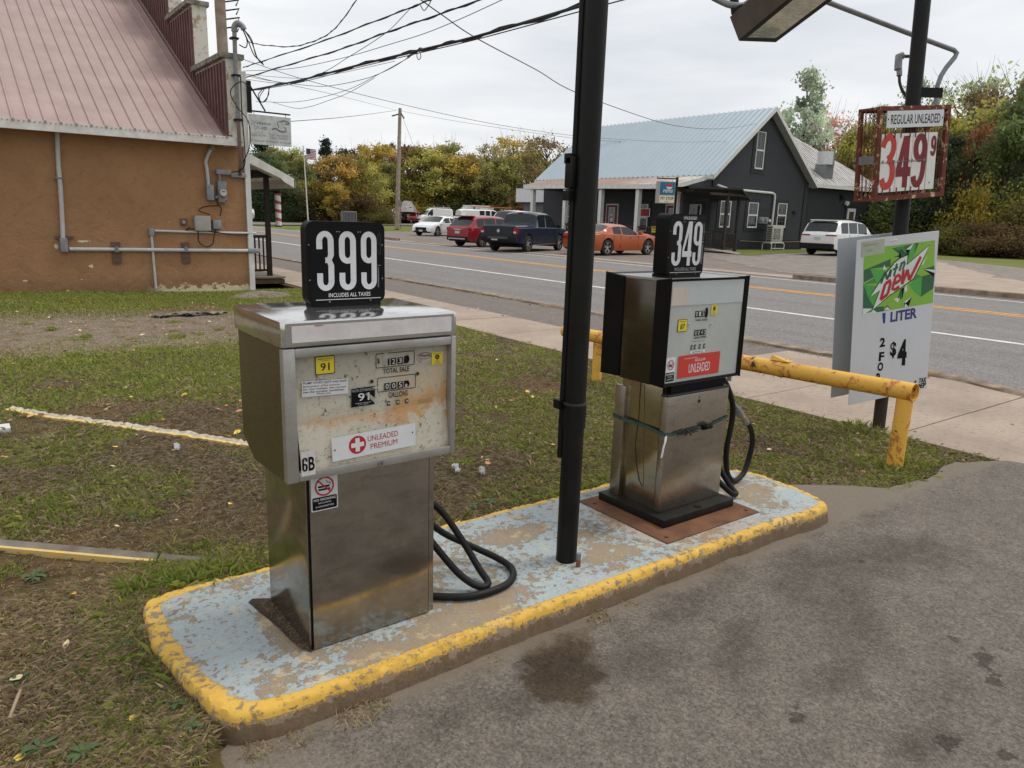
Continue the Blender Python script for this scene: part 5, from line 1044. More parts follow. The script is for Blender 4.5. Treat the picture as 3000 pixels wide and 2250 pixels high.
# hanging salon sign
HS=thing('salon_sign','faded white hanging sign reading Creative Cuts on a black bracket at the salon corner','sign',(5.4,15.62,3.5))
mb=MB(); mb.box(5.0,5.08,15.60,15.66,3.52,4.12,dark_trim); mb.tube([(4.99,15.62,3.56),(5.86,15.62,3.56)],.016,black_paint,n=6); mb.tube([(5.02,15.62,4.10),(5.35,15.62,3.58)],.015,black_paint,n=6); mb.tube([(5.12,15.62,3.55),(5.12,15.62,3.49)],.006,black_paint,n=6); mb.tube([(5.76,15.62,3.55),(5.76,15.62,3.49)],.006,black_paint,n=6); mb.build('bracket',HS)
mb=MB(); mb.box(4.965+.04,5.865,15.61,15.63,2.93,3.50,K('weathered_sign_white',lin(206,208,206)[:3],lin(180,184,182)[:3],sc=9,rough=.6,cs='World')); pn=mb.build('panel',HS)
sgi=K('sign_grey_ink',lin(92,92,96)[:3],rough=.6,bmp=0); sgl=K('sign_light_ink',lin(140,142,146)[:3],rough=.6,bmp=0)
mb=MB(F_(15.61)); z=.001
mb.text('reative',5.17,3.315,5.44,3.375,z,sgi,bold=.015,skew=.2); mb.text('uts',5.25,3.225,5.36,3.285,z,sgi,bold=.015,skew=.2)
for (cx,cy) in ((5.12,3.35),(5.18,3.255)):
    mb.stroke([(cx-.03,cy-.03),(cx+.045,cy+.04)],.008,z,sgl); mb.stroke([(cx-.03,cy+.025),(cx+.05,cy-.03)],.008,z+.0005,sgl); mb.ring(cx-.05,cy-.035,.012,.018,z,sgl,n=12); mb.ring(cx-.055,cy+.025,.012,.018,z,sgl,n=12)
mb.stroke([(p.x,p.y) for p in bez([(5.47,3.25,0),(5.55,3.27,0),(5.62,3.23,0),(5.70,3.22,0),(5.76,3.26,0),(5.73,3.31,0)],4)],.018,z,sgi); mb.stroke([(p.x,p.y) for p in bez([(5.47,3.235,0),(5.56,3.245,0),(5.64,3.205,0),(5.74,3.20,0),(5.77,3.24,0)],4)],.010,z+.0005,sgi)
mb.stroke([(p.x,p.y) for p in bez([(5.66,3.42,0),(5.60,3.39,0),(5.585,3.35,0),(5.61,3.32,0),(5.60,3.28,0)],4)],.014,z,sgi); mb.stroke([(p.x,p.y) for p in bez([(5.66,3.39,0),(5.70,3.43,0),(5.77,3.42,0),(5.82,3.40,0),(5.80,3.37,0),(5.74,3.375,0)],4)],.022,z+.0003,sgi)
mb.text('(315)',5.12,3.135,5.28,3.17,z,sgl,bold=.01); mb.text('389-4141',5.05,3.085,5.34,3.13,z,sgl,bold=.01); mb.text('Full Service',5.40,3.115,5.80,3.165,z,sgl,bold=.01); mb.text('Hair Salon',5.42,3.06,5.80,3.11,z,sgl,bold=.01)
mb.text('Be Welcomed - Be Pampered - Be Yourself',5.03,2.975,5.84,3.02,z,sgi,bold=.0,skew=.15); mb.build('lettering',pn)
# services on the wall
def wl(name,label,cat,fn,loc,grp=None,sm=40):
    mb=MB(); fn(mb); o=mb.build(name,smooth=sm); tag(o,label,cat,grp); return o
wy=WY-.05; pvc=K('white_pvc',(.56,.57,.57),(.46,.47,.47),sc=6,rough=.45)
CP=thing('conduit_run','white plastic conduit dropping down the tan wall and running right to the corner','conduit',(1.65,wy,1))
mb=MB(); mb.tube(bez([(1.69,wy,2.86),(1.66,wy,2.3),(1.655,wy,1.9),(1.63,wy,1.3),(1.615,wy,1.05)],6),.038,pvc,n=12); mb.tube([(1.70,wy,.852),(5.02,wy,.815)],.036,pvc,n=12); mb.build('pipe',CP,smooth=60)
mb=MB(); mb.box(1.56,1.68,wy-.05,wy+.05,.80,1.05,conduit,bev=.02); mb.box(4.88,5.13,wy-.05,wy+.04,.765,.865,conduit,bev=.035); mb.build('fitting',CP,smooth=40)
wood=K('weathered_wood',lin(120,98,84)[:3],lin(86,68,58)[:3],sc=8,rough=.9,stretch=(1,1,6))
mb=MB(); 
for x,z0,z1 in ((2.46,.58,.98),(3.68,.57,.98)): mb=MB(); mb.box(x-.075,x+.075,WY-.03,WY-.002,z0,z1,wood); mb.box(x-.03,x+.03,wy-.045,wy+.02,.80,.90,galv); mb.build('backing_board',CP)
mb=MB(); mb.box(1.50,1.78,WY-.03,WY-.002,1.03,1.08,wood); mb.box(1.58,1.72,wy-.045,wy+.02,2.075,2.10,galv); mb.build('backing_board',CP)
C2=thing('thin_conduit','thin white conduit rising from the grass and turning right towards the corner','conduit',(3.07,wy,.2))
mb=MB(); mb.tube([(3.09,wy+.01,.10),(3.08,wy+.01,1.14)],.024,pvc,n=10); mb.tube([(3.14,wy+.01,1.195),(4.25,wy+.01,1.175),(5.06,wy+.01,1.17)],.024,pvc,n=10); mb.box(3.035,3.125,wy-.03,wy+.03,1.10,1.24,conduit,bev=.012); mb.build('pipe',C2,smooth=60)
EM=thing('electric_meter','grey electric meter box with a round glass meter on the tan wall','meter',(4.42,wy,2))
mb=MB(); mb.box(4.33,4.50,wy-.10,WY,1.765,2.17,galv,bev=.01); mb.build('box',EM,smooth=30)
mb=MB(F_(wy-.10)); mb.rect(4.385,1.835,4.45,1.865,.002,red_solid); mb.disc(4.47,1.80,.012,.002,black_plastic); mb.build('meter_label',EM)
mb=MB(); mb.cyl((4.41,wy-.10,1.955),(4.41,wy-.125,1.955),.078,galv,n=24); mb.cyl((4.41,wy-.125,1.955),(4.41,wy-.17,1.955),.065,K('meter_glass',(.5,.52,.52),rough=.12,bmp=0),n=24); mb.box(4.375,4.44,wy-.173,wy-.170,1.965,1.98,black_plastic); mb.build('meter_glass',EM,smooth=40)
mb=MB(); mb.tube([(4.39,wy-.03,2.17),(4.39,wy-.03,2.30)],.030,galv,n=12); mb.box(4.32,4.60,wy-.08,wy+.03,2.30,2.40,conduit,bev=.02); mb.box(4.60,4.90,wy-.08,wy+.03,2.26,2.36,conduit,bev=.02); mb.tube([(4.28,wy-.03,1.86),(4.34,wy-.03,1.86)],.03,conduit,n=10); mb.box(4.12,4.26,wy-.08,wy+.03,1.80,2.10,conduit,bev=.02); mb.tube(bez([(4.18,wy,2.10),(4.165,wy,2.4),(4.15,wy,2.52),(4.20,wy,2.66),(4.27,wy,2.78)],5),.034,pvc,n=10); mb.box(4.24,4.33,wy-.05,wy+.03,2.75,2.84,conduit,bev=.015); mb.build('service_conduit',EM,smooth=40)
wl('utility_box','square light grey cable box on the wall left of the small box','box',lambda mb: mb.box(3.86,4.165,wy-.09,WY-.002,1.205,1.50,K('beige_plastic',(.40,.40,.37),(.34,.34,.31),rough=.5),bev=.035),0,'boxes on the salon wall')
wl('utility_box','small grey telephone box on the wall below the electric meter','box',lambda mb: mb.box(4.21,4.37,wy-.06,WY-.002,1.25,1.42,conduit,bev=.015),0,'boxes on the salon wall')
wl('outlet','brown framed electrical outlet on the tan wall','outlet',lambda mb: (mb.box(3.62,3.74,WY-.03,WY-.002,1.30,1.44,wood),mb.cyl((3.68,WY-.03,1.37),(3.68,WY-.05,1.37),.035,conduit,n=16)),0)
wl('wall_lamp','round white lamp on the edge of the porch corner','lamp',lambda mb: mb.cyl((5.0,15.86,1.56),(5.09,15.86,1.56),.10,white_paint,n=20),0)
mast=MB(); mast.tube([(4.78,15.58,2.32),(4.74,15.45,2.40),(4.68,15.19,2.50),(4.665,15.17,3.3)],.036,K('rusty_mast',lin(128,104,92)[:3],lin(112,112,116)[:3],sc=3,rough=.7),n=12); mast.tube([(4.665,15.17,3.3),(4.665,15.17,4.30),(4.675,15.17,4.90)],.040,galv,n=12); mast.tube(bez([(4.675,15.17,4.88),(4.68,15.16,4.97),(4.73,15.13,5.03),(4.80,15.10,4.99),(4.83,15.09,4.93)],4),.055,conduit,n=12)
for z in (3.3,4.1,4.75): mast.box(4.60,4.74,15.12,15.27,z,z+.03,dark_trim)
o=mast.build('service_mast',smooth=60); tag(o,'grey and rusty service mast with a curved weatherhead at the salon corner','mast')
mb=MB(); cb=dark_trim
for q in ([(4.81,15.08,4.94),(5.0,15.2,4.80),(5.10,15.3,4.55),(5.22,15.25,4.40)],[(4.82,15.08,4.94),(5.0,15.2,4.75),(5.13,15.3,4.50),(5.23,15.25,4.38)],[(4.80,15.08,4.94),(4.95,15.2,4.72),(5.08,15.33,4.55),(5.21,15.25,4.42)],[(4.80,15.08,4.93),(4.88,15.1,4.75),(4.85,15.1,4.62),(4.74,15.14,4.66)],
          [(4.74,15.14,4.1),(4.73,15.13,3.4),(4.75,15.13,2.9),(4.76,15.2,2.5),(4.70,15.4,2.38),(4.60,15.52,2.35)],[(5.02,15.5,3.98),(4.72,15.1,4.0),(4.52,15.08,3.80),(4.62,15.08,3.55),(4.80,15.08,3.35),(4.86,15.1,3.1),(4.84,15.15,2.8),(4.74,15.3,2.5)],
          [(4.35,15.6,1.50),(4.38,15.6,1.65),(4.30,15.6,1.76)],[(4.16,15.6,1.52),(3.95,15.6,1.60),(4.1,15.6,1.68),(4.33,15.6,1.70)],[(3.92,15.6,1.21),(3.92,15.6,1.0),(4.05,15.6,.90),(4.18,15.6,.96),(4.22,15.6,1.14),(4.26,15.6,1.25)],[(3.78,15.63,1.28),(3.70,15.63,1.22),(3.85,15.63,1.24),(4.6,15.62,1.14),(4.9,15.6,1.15)]):
    mb.tube(bez(q,5),.010,cb,n=6)
o=mb.build('service_cable'); tag(o,'tangled black service cables looping down the salon corner','cable')
# ------------------------------------------------------------------ dark grey store across the street
gw,nt,b=_mat('charcoal_siding'); p=coord(nt,'World'); n1=noise(nt,p,.7,5,.6); sx=node(nt,'ShaderNodeSeparateXYZ'); nt.links.new(p,sx.inputs[0])
def seam(s,per,off=0.):
    f=math_(nt,'FRACT',math_(nt,'ADD',math_(nt,'MULTIPLY',s,1/per),off)); return ramp(nt,math_(nt,'ABSOLUTE',math_(nt,'SUBTRACT',f,.5)),.485,.492)
sm=math_(nt,'MAXIMUM',seam(sx.outputs[0],1.22),math_(nt,'MAXIMUM',seam(sx.outputs[1],1.22),seam(sx.outputs[2],2.44,.10)))
c=mix(nt,n1,lin(50,51,56),lin(45,46,51)); c=mix(nt,math_(nt,'MULTIPLY',sm,.5),c,lin(38,38,42)); sock(nt,b,'Base Color',c); b.inputs['Roughness'].default_value=.7; bump(nt,b,noise(nt,p,20,3,.6),.08,.01)
trim=K('black_trim',lin(34,35,39)[:3],rough=.6,cs='World'); found=K('dark_foundation',lin(38,38,42)[:3],rough=.8,cs='World')
froof,nt,b=_mat('pale_blue_metal_roof'); p=coord(nt,'World'); n1=noise(nt,p,.8,4,.6); c=mix(nt,n1,lin(176,188,194),lin(160,174,184)); sock(nt,b,'Base Color',c); b.inputs['Roughness'].default_value=.35; b.inputs['Metallic'].default_value=.25
wroof,nt,b=_mat('weathered_white_roof'); p=coord(nt,'World',(1,.25,.25)); n1=noise(nt,p,3.2,7,.7); c=mix(nt,ramp(nt,n1,.42,.66),lin(188,186,184),lin(128,118,112)); sock(nt,b,'Base Color',c); b.inputs['Roughness'].default_value=.6
ST2=thing('store_building','dark charcoal gabled store with a pale blue metal roof across the street','building',(43,30.7,0))
GX0,GX1,GY,GYb=38.2,48.45,30.7,47.3; EZs=4.62; PX=43.25; PZ=8.55
mb=MB(); mb.add([(GX0,GY,-.1),(GX1,GY,-.1),(GX1,GY,EZs),(PX,GY,PZ+.05),(GX0,GY,EZs)],[(0,1,2,3,4)],gw); mb.add([(GX0,GYb,-.1),(GX0,GY,-.1),(GX0,GY,EZs),(GX0,GYb,EZs)],[(0,1,2,3)],gw); mb.add([(GX1,GYb,-.1),(GX1,GY,-.1),(GX1,GY,EZs),(GX1,GYb,EZs)],[(0,1,2,3)],gw); mb.add([(GX0,GYb,-.1),(GX1,GYb,-.1),(GX1,GYb,EZs),(PX,GYb,PZ),(GX0,GYb,EZs)],[(0,1,2,3,4)],gw)
mb.box(GX0-.03,GX1+.03,GY-.03,GY-.005,-.1,.62,found); mb.build('wall',ST2)
RY0,RY1=GY-.48,GYb+.5; sl=(PZ+.38-EZs-.0)/(PX-GX0+.55)
def rz(x): return (PZ+.42)-abs(x-PX)*.797
mb=MB()
for sgn in (-1,1):
    xe=PX+sgn*5.65; v=[(xe,RY0,rz(xe)),(PX,RY0,rz(PX)),(PX,RY1,rz(PX)),(xe,RY1,rz(xe))]; mb.add(v,[(0,1,2,3)],froof)
    mb.add([(a,b_,c_-.14) for a,b_,c_ in v],[(3,2,1,0)],fasc)
    y=RY0+.05
    while y<RY1:
        v=[(xe,y,rz(xe)),(xe,y+.10,rz(xe)+.09),(xe,y+.20,rz(xe)),(PX,y,rz(PX)),(PX,y+.10,rz(PX)+.09),(PX,y+.20,rz(PX))]; mb.add(v,[(0,1,4,3),(1,2,5,4),(0,1,2)],froof); y+=.44
rf=mb.build('roof',ST2)
mb=MB()
for sgn in (-1,1):
    xe=PX+sgn*5.65
    mb.add([(xe,RY0-.03,rz(xe)+.04),(PX,RY0-.03,rz(PX)+.06),(PX,RY0-.03,rz(PX)-.24),(xe,RY0-.03,rz(xe)-.26)],[(0,1,2,3)],fasc)
    mb.add([(xe,RY0-.025,rz(xe)-.26),(PX,RY0-.025,rz(PX)-.24),(PX,GY-.01,rz(PX)-.30),(xe,GY-.01,rz(xe)-.26)],[(0,1,2,3)],K('grey_soffit',lin(150,150,152)[:3],rough=.6))
    mb.add([(xe,RY0,rz(xe)+.03),(xe,RY1,rz(xe)+.03),(xe,RY1,rz(xe)-.2),(xe,RY0,rz(xe)-.2)],[(0,1,2,3)],fasc)
mb.build('rake_board',rf)
def window(par,x0,x1,z0,z1,yf,cols=3,rows=2,axis='Y',tr=.28,grid=True):
    """white sash window in a dark surround; axis says which way it faces (-Y or -X)"""
    if axis=='Y': Mw=Matrix(((1,0,0,0),(0,0,-1,yf),(0,1,0,0),(0,0,0,1)))
    else: Mw=Matrix(((0,0,-1,yf),(-1,0,0,0),(0,1,0,0),(0,0,0,1)))
    if axis!='Y': x0,x1=-x1,-x0
    mb=MB(Mw); mb.box(x0-tr,x1+tr,z0-tr,z1+tr,0,.04,trim); o=mb.build('window',par)
    mb=MB(Mw); mb.rect(x0,z0,x1,z1,.045,glass_dark); mb.build('pane',o)
    mb=MB(Mw); t=.062
    mb.box(x0,x0+t*.8,z0,z1,.03,.085,white_paint); mb.box(x1-t*1.2,x1,z0,z1,.03,.085,white_paint); mb.box(x0,x1,z0-.02,z0+t*1.2,.03,.088,white_paint); mb.box(x0,x1,z1-t*.7,z1,.03,.088,white_paint); zm=(z0+z1)/2; mb.box(x0,x1,zm-.05,zm+.05,.03,.088,white_paint)
    if grid:
        for i in range(1,cols): xx=x0+(x1-x0)*i/cols; mb.box(xx-.008,xx+.008,z0,z1,.046,.058,galv)
        for zz in (z0+(zm-z0)*.5,zm+(z1-zm)*.5): mb.box(x0,x1,zz-.008,zz+.008,.046,.057,galv)
    mb.build('frame',o); return o
window(ST2,42.12,43.0,5.15,7.45,GY); window(ST2,39.05,40.1,1.40,3.02,GY,tr=.25); window(ST2,41.92,42.95,1.42,3.02,GY,tr=.25); window(ST2,45.15,46.18,1.48,3.08,GY,tr=.25)
mb=MB(); mb.box(GX0-.04,GX0+.5,GY-.05,GY-.02,.6,EZs,trim); mb.box(GX1-.35,GX1+.04,GY-.05,GY-.02,.6,EZs,trim)
for sgn in (-1,1):
    xa=PX+sgn*5.1; mb.add([(xa,GY-.02,rz(xa)-.2),(PX,GY-.02,rz(PX)-.2),(PX,GY-.02,rz(PX)-.62),(xa,GY-.02,rz(xa)-.62)],[(0,1,2,3)],trim)
mb.build('trim',ST2)
# long side: windows, red door
window(ST2,35.9,36.9,.95,2.75,GX0,axis='X',tr=.2); window(ST2,31.4,32.3,.95,2.75,GX0,axis='X',tr=.2); window(ST2,42.6,44.3,.95,2.6,GX0,axis='X',tr=.2,grid=False)
Mw=Matrix(((0,0,-1,GX0),(-1,0,0,0),(0,1,0,0),(0,0,0,1)))
dred=K('red_door',lin(116,34,34)[:3],lin(98,28,30)[:3],rough=.5)
for yc in (33.75,39.4):
    mb=MB(Mw); mb.box(-yc-.62,-yc+.62,.35,2.75,0,.05,white_paint); mb.box(-yc-.54,-yc+.54,.36,2.66,.02,.07,dred); o=mb.build('door',ST2)
    mb=MB(Mw); mb.box(-yc-.30,-yc+.30,1.15,2.5,.05,.075,white_paint); mb.rect(-yc-.25,1.2,-yc+.25,2.45,.080,glass_dark); mb.rect(-yc-.08,1.9,-yc+.12,2.05,.084,white_sign); mb.rect(-yc-.12,1.5,-yc+.15,1.75,.084,white_sign); mb.build('door_glass',o)
mb=MB(Mw); mb.rect(-36.55,1.95,-35.75,2.42,.10,red_solid); mb.rect(-36.62,1.9,-35.68,2.47,.097,white_sign); mb.build('window_sign',ST2)
# front porch
FP=thing('store_porch','long front porch with square white pillars and a faded brown roof on the charcoal store','porch',(35,38,0))
proof,nt,b=_mat('faded_brown_roof'); p=coord(nt,'World'); n1=noise(nt,p,1.2,6,.7); sx=node(nt,'ShaderNodeSeparateXYZ'); nt.links.new(p,sx.inputs[0]); gyy=ramp(nt,math_(nt,'ADD',sx.outputs[1],math_(nt,'MULTIPLY',n1,3)),33.5,38); c=mix(nt,gyy,lin(196,190,180),lin(156,126,116)); c=mix(nt,ramp(nt,n1,.45,.7),c,lin(140,120,108)); sock(nt,b,'Base Color',c); b.inputs['Roughness'].default_value=.7
mb=MB(); mb.add([(34.85,30.75,3.80),(38.2,30.75,4.56),(38.2,47.0,4.56),(34.85,45.6,3.96)],[(0,1,2,3)],proof)
y=31.1
while y<45.5: mb.add([(34.85,y,3.802+.16*(y-30.75)/14.8),(34.85,y+.05,3.84+.16*(y-30.75)/14.8),(38.2,y,4.562),(38.2,y+.05,4.60)],[(0,1,3,2)],proof); y+=.45
mb.build('porch_roof',FP)
mb=MB(); mb.add([(34.84,30.7,3.55),(34.84,45.6,3.72),(34.84,45.6,3.98),(34.84,30.7,3.82)],[(0,1,2,3)],fasc); mb.add([(34.84,30.72,3.55),(34.84,30.72,3.82),(38.2,30.72,4.58),(38.2,30.72,4.34)],[(0,1,2,3)],fasc); mb.add([(34.9,30.73,3.55),(38.2,30.73,3.6),(38.2,30.73,4.34)],[(0,1,2)],gw); mb.add([(34.86,30.75,3.54),(38.2,30.75,3.54),(38.2,45.5,3.66),(34.86,45.5,3.66)],[(3,2,1,0)],trim); mb.box(34.75,35.0,30.6,30.9,3.5,3.6,fasc); mb.build('fascia',FP)
for y in (30.75,33.95,37.35,41.0,44.7):
    mb=MB(); mb.box(34.98,35.26,y-.14,y+.14,.2,3.62,white_paint); mb.build('pillar',FP)
mb=MB(); mb.box(34.95,38.15,30.9,46,-.1,.30,found); mb.build('deck',FP)
mb=MB(); rl=K('charcoal_rail',lin(52,47,46)[:3],rough=.6)
mb.box(35.05,35.13,30.9,40.9,1.22,1.30,rl); mb.box(35.05,35.13,30.9,40.9,.42,.48,rl)
y=30.95
while y<40.9: mb.box(35.07,35.11,y,y+.05,.48,1.22,rl); y+=.16
mb.build('railing',FP)
mb=MB(Matrix(((0,0,-1,35.04),(-1,0,0,0),(0,1,0,0),(0,0,0,1))))
for y in (39.6,36.4,32.4): mb.rect(-y-.18,.95,-y+.18,1.32,.01,K('yellow_notice',lin(206,176,48)[:3],bmp=0)); mb.rect(-y-.14,1.2,-y+.14,1.27,.014,ink); mb.text('NO PARKING',-y-.13,1.05,-y+.13,1.12,.014,ink)
mb.build('yellow_notice',FP)
# ramp with its little canopy
RC=thing('ramp_canopy','small dark timber canopy on posts over the ramp beside the store porch','canopy',(36.5,28.5,0))
rw=K('dark_timber',lin(52,46,44)[:3],lin(42,37,36)[:3],sc=5,rough=.7)
mb=MB(); 
for x,y in ((36.40,28.1),(38.15,28.6),(34.9,30.2)): mb=MB(); mb.box(x-.08,x+.08,y-.08,y+.08,-.05,3.3,rw); mb.build('post',RC)
mb=MB(); mb.add([(33.9,28.9,3.62),(37.0,27.6,3.66),(38.9,28.3,3.12),(38.9,30.7,3.12),(33.9,31.2,3.6),(33.9,28.9,3.52),(37.0,27.6,3.56),(38.9,28.3,3.02),(38.9,30.7,3.02),(33.9,31.2,3.5)],[(0,1,4),(1,2,3,4),(5,6,1,0),(6,7,2,1),(7,8,3,2),(9,8,7,6,5)],rw)
for i in range(6): x=34.2+i*.5; mb.box(x,x+.06,28.85-i*.1,29.0-i*.1+.4,3.36,3.52,rw)
mb.box(34.8,38.3,28.0,28.12,3.20,3.34,rw); mb.build('canopy_roof',RC)
mb=MB(); mb.add([(34.9,25.9,0.0),(36.6,26.9,0.0),(36.4,30.7,.32),(35.0,30.7,.32)],[(0,1,2,3)],K('ramp_concrete',lin(150,140,128)[:3],rough=.9))
def rail(a,c_,za,zc):
    a=Vector(a);c_=Vector(c_); n=int((c_-a).length/.16)
    for dz in (1.0,.15): mb.tube([(a.x,a.y,za+dz),(c_.x,c_.y,zc+dz)],.045,rw,n=4)
    for i in range(n+1): p_=a.lerp(c_,i/n); z=za+(zc-za)*i/n; mb.box(p_.x-.025,p_.x+.025,p_.y-.025,p_.y+.025,z+.15,z+1.0,rw)
rail((36.42,28.1,0),(36.30,30.7,0),.1,.35); rail((38.1,28.6,0),(36.42,28.1,0),.0,.1); rail((36.42,28.1,0),(35.3,26.9,0) ,.1,.0) if False else None
rail((34.95,30.2,0),(34.6,27.6,0),.35,.1); mb.build('ramp_railing',RC)
# things on the gable wall
HP=thing('heat_pump','beige outdoor heat pump unit on a white stand below the gable wall','heat pump',(43.9,29.8,0))
mb=MB(); mb.box(43.30,44.50,29.6,30.05,.52,1.62,K('hvac_beige',(.50,.48,.42),(.44,.42,.36),rough=.5),bev=.03); bd=mb.build('body',HP,smooth=30)
mb=MB(Matrix(((1,0,0,0),(0,0,-1,29.6),(0,1,0,0),(0,0,0,1)))); mb.rect(43.45,.72,44.15,1.40,.004,K('fan_dark',(.12,.12,.11),bmp=0))
for r in (.30,.24,.18,.12,.06): mb.ring(43.80,1.06,r,r+.025,.010,K('hvac_beige'),n=28)
for a in range(8): mb.stroke([(43.8,1.06),(43.8+.33*math.cos(a*.785),1.06+.33*math.sin(a*.785))],.016,.014,K('hvac_beige'))
mb.build('fan_grille',bd)
mb=MB(Matrix(((0,0,-1,43.29),(-1,0,0,0),(0,1,0,0),(0,0,0,1))))
for i in range(7): mb.rect(-30.0,.58+i*.14,-29.65,.67+i*.14,.004,K('coil_dark',(.08,.08,.08),bmp=0))
mb.build('coil',bd)
mb=MB()
for x in (43.2,44.6):
    mb.tube([(x,29.5,.0),(x,29.5,.38),(x-.0,29.6,.47),(x,30.1,.47),(x,30.2,.38),(x,30.2,.0)],.03,white_paint,n=8)
mb.tube([(43.2,29.5,.12),(44.6,29.5,.12)],.02,white_paint,n=6); mb.tube([(43.2,29.6,.48),(44.6,29.6,.48)],.03,white_paint,n=6); mb.build('stand',HP)
mb=MB(); mb.tube([(38.5,30.6,3.95),(39.6,30.6,3.76),(44.3,30.6,3.70),(44.55,30.6,3.62),(44.62,30.6,3.4),(44.6,30.6,1.6)],.075,white_paint,n=8); o=mb.build('line_cover',smooth=40); tag(o,'white bent line cover pipe on the dark gable wall above the heat pump','pipe')
MT=thing('twin_meter','grey twin gas and electric meter box between the gable windows','meter',(43.5,30.6,1.9)); mb=MB(); mb.box(42.95,44.1,30.62,30.69,1.3,2.7,trim); mb.build('backboard',MT)
mb=MB(); mb.box(43.0,43.95,30.45,30.62,1.70,2.12,galv,bev=.02); mb.build('box',MT)
mb=MB(); 
for x in (43.22,43.68): mb.cyl((x,30.45,1.92),(x,30.36,1.92),.12,conduit,n=16); mb.disc
mb.cyl((44.02,30.45,1.9),(44.02,30.36,1.9),.10,white_paint,n=12); mb.build('dial',MT)
mb=MB(); mb.box(47.0,47.4,30.55,30.69,2.45,2.6,trim); o=mb.build('wall_vent'); tag(o,'small dark vent hood on the gable wall right of the windows','vent')
mb=MB(); mb.tube(bez([(41.3,30.6,.56),(43,30.58,.52),(45.5,30.55,.50),(48.5,30.5,.55)],5),.018,K('yellow_hose',lin(150,140,90)[:3]),n=5); o=mb.build('garden_hose'); tag(o,'thin yellow hose strung along the base of the gable wall','hose')
# annex
AX=thing('store_annex','low charcoal annex with a weathered white hipped metal roof right of the gable','building',(55,33,0))
mb=MB(); mb.box(48.5,61.2,33.0,44,-.1,4.65,gw); mb.box(61.0,61.25,32.96,33.2,-.1,4.65,trim); mb.box(48.5,50.0,32.95,32.99,-.1,4.6,trim); mb.build('wall',AX)
mb=MB(); e0=(48.6,32.3,4.66); e1=(61.9,32.3,4.80); r0=(48.6,39.2,9.35); r1=(57.6,39.2,9.35)
mb.add([e0,e1,r1,r0],[(0,1,2,3)],wroof); mb.add([e1,(61.9,46,4.8),r1],[(0,1,2)],wroof); mb.add([r0,r1,(61.9,46,4.8),(48.6,46,4.7)],[(0,1,2,3)],wroof)
for i in range(34):
    t=(i+.5)/34; a=Vector(e0).lerp(Vector(e1),t); top=Vector(r0).lerp(Vector((61.9,39.2,9.35)),t); k=1.0
    if top.x>57.6: k=(61.9-a.x)/(61.9-57.6) if a.x<61.9 else 0
    c_=a.lerp(Vector((a.x,39.2,9.35)),min(1,k)); mb.tube([a+Vector((0,0,.02)),c_+Vector((0,0,.02))],.025,wroof,n=4)
mb.build('roof',AX)
mb=MB(); mb.box(48.6,61.92,32.24,32.3,4.45,4.72,fasc); mb.build('fascia',AX)
mb=MB(Matrix(((1,0,0,0),(0,0,-1,33.0),(0,1,0,0),(0,0,0,1)))); mb.box(57.6,59.5,.5,3.35,0,.04,trim); mb.box(57.95,59.15,.2,3.1,.03,.09,white_paint); mb.box(58.2,58.9,.5,2.85,.08,.10,K('brown_pane',lin(84,74,70)[:3],rough=.3)); mb.build('side_door',AX)
mb=MB(); mb.box(50.6,52.3,32.92,32.99,.4,3.3,trim); mb.box(50.8,52.1,32.88,32.93,.5,3.1,gw); mb.build('boarded_opening',AX)
mb=MB(); mb.cyl((57.5,32.9,3.5),(57.5,32.7,3.45),.18,white_sign,n=14); o=mb.build('wall_light'); tag(o,'small white security light beside the annex door','lamp')
mb=MB(); mb.cyl((56.9,32.95,4.0),(56.75,32.75,3.75),.14,trim,n=12); mb.cyl((56.6,32.95,4.1),(57.0,32.9,3.8),.05,trim,n=8); o=mb.build('satellite_arm'); tag(o,'dark wall mounted bracket above the security light on the annex','bracket')
VH=thing('roof_vent','shiny round exhaust hood on a square duct on the white annex roof','roof vent',(54.8,33.3,5))
mb=MB(); mb.box(54.2,55.3,33.0,33.9,4.9,6.3,galv); mb.build('duct',VH); mb=MB(); mb.cyl((54.75,33.4,6.25),(54.75,33.4,7.22),.64,K('bright_duct',(.62,.62,.62),rough=.3,metal=.8),n=28); mb.cyl((54.75,33.4,7.22),(54.75,33.4,7.26),.56,galv,n=28); mb.build('hood',VH,smooth=40)
# wooden fence at annex side
mb=MB(); wd_=K('raw_timber',lin(150,132,108)[:3],rough=.9)
for i in range(3): mb.box(62.5+i*2.2,62.65+i*2.2,31.0,31.15,0,1.9,wd_)
mb.box(62.3,67.1,30.95,31.1,1.55,1.9,wd_); o=mb.build('timber_rail'); tag(o,'pale wooden rail on posts behind the white SUV','fence')
# hanging drink sign in front of porch
S3=thing('store_sign','hanging box sign with a blue cola panel above a cream PIT STOP panel','sign',(31.6,25.9,0))
c0=at(1930,548,41.0); M=frame(at(1929,595,40.3),(math.cos(YAW+.0),-math.sin(YAW),0),(0,0,1))
sc=40.3/FPX
def P3(px,py): return ((px-1929)*sc,(595-py)*sc)
mb=MB(M); x0,y0=P3(1929,595); x1,y1=P3(1975,533)
mb.box(x0-.14,x1,y0,y1,-.30,0,K('sign_case',(.40,.38,.34),rough=.6)); cs_=mb.build('case',S3)
mb=MB(M); y5=P3(0,572)[1]
mb.rect(x0+.03,y5+.02,x1-.02,y1-.04,.003,K('cola_blue',lin(30,110,140)[:3],lin(24,92,126)[:3],sc=1,rough=.3,bmp=0)); cxx=x0+(x1-x0)*.62
mb.rect(x0+.03,y0+.04,x1-.02,y5-.02,.003,K('cream_panel',lin(238,232,190)[:3],rough=.4,bmp=0))
mb.text('PEPSI',x0+.20,y5+.14,x1-.16,y5+.30,.006,white_sign,bold=.04,skew=.2)
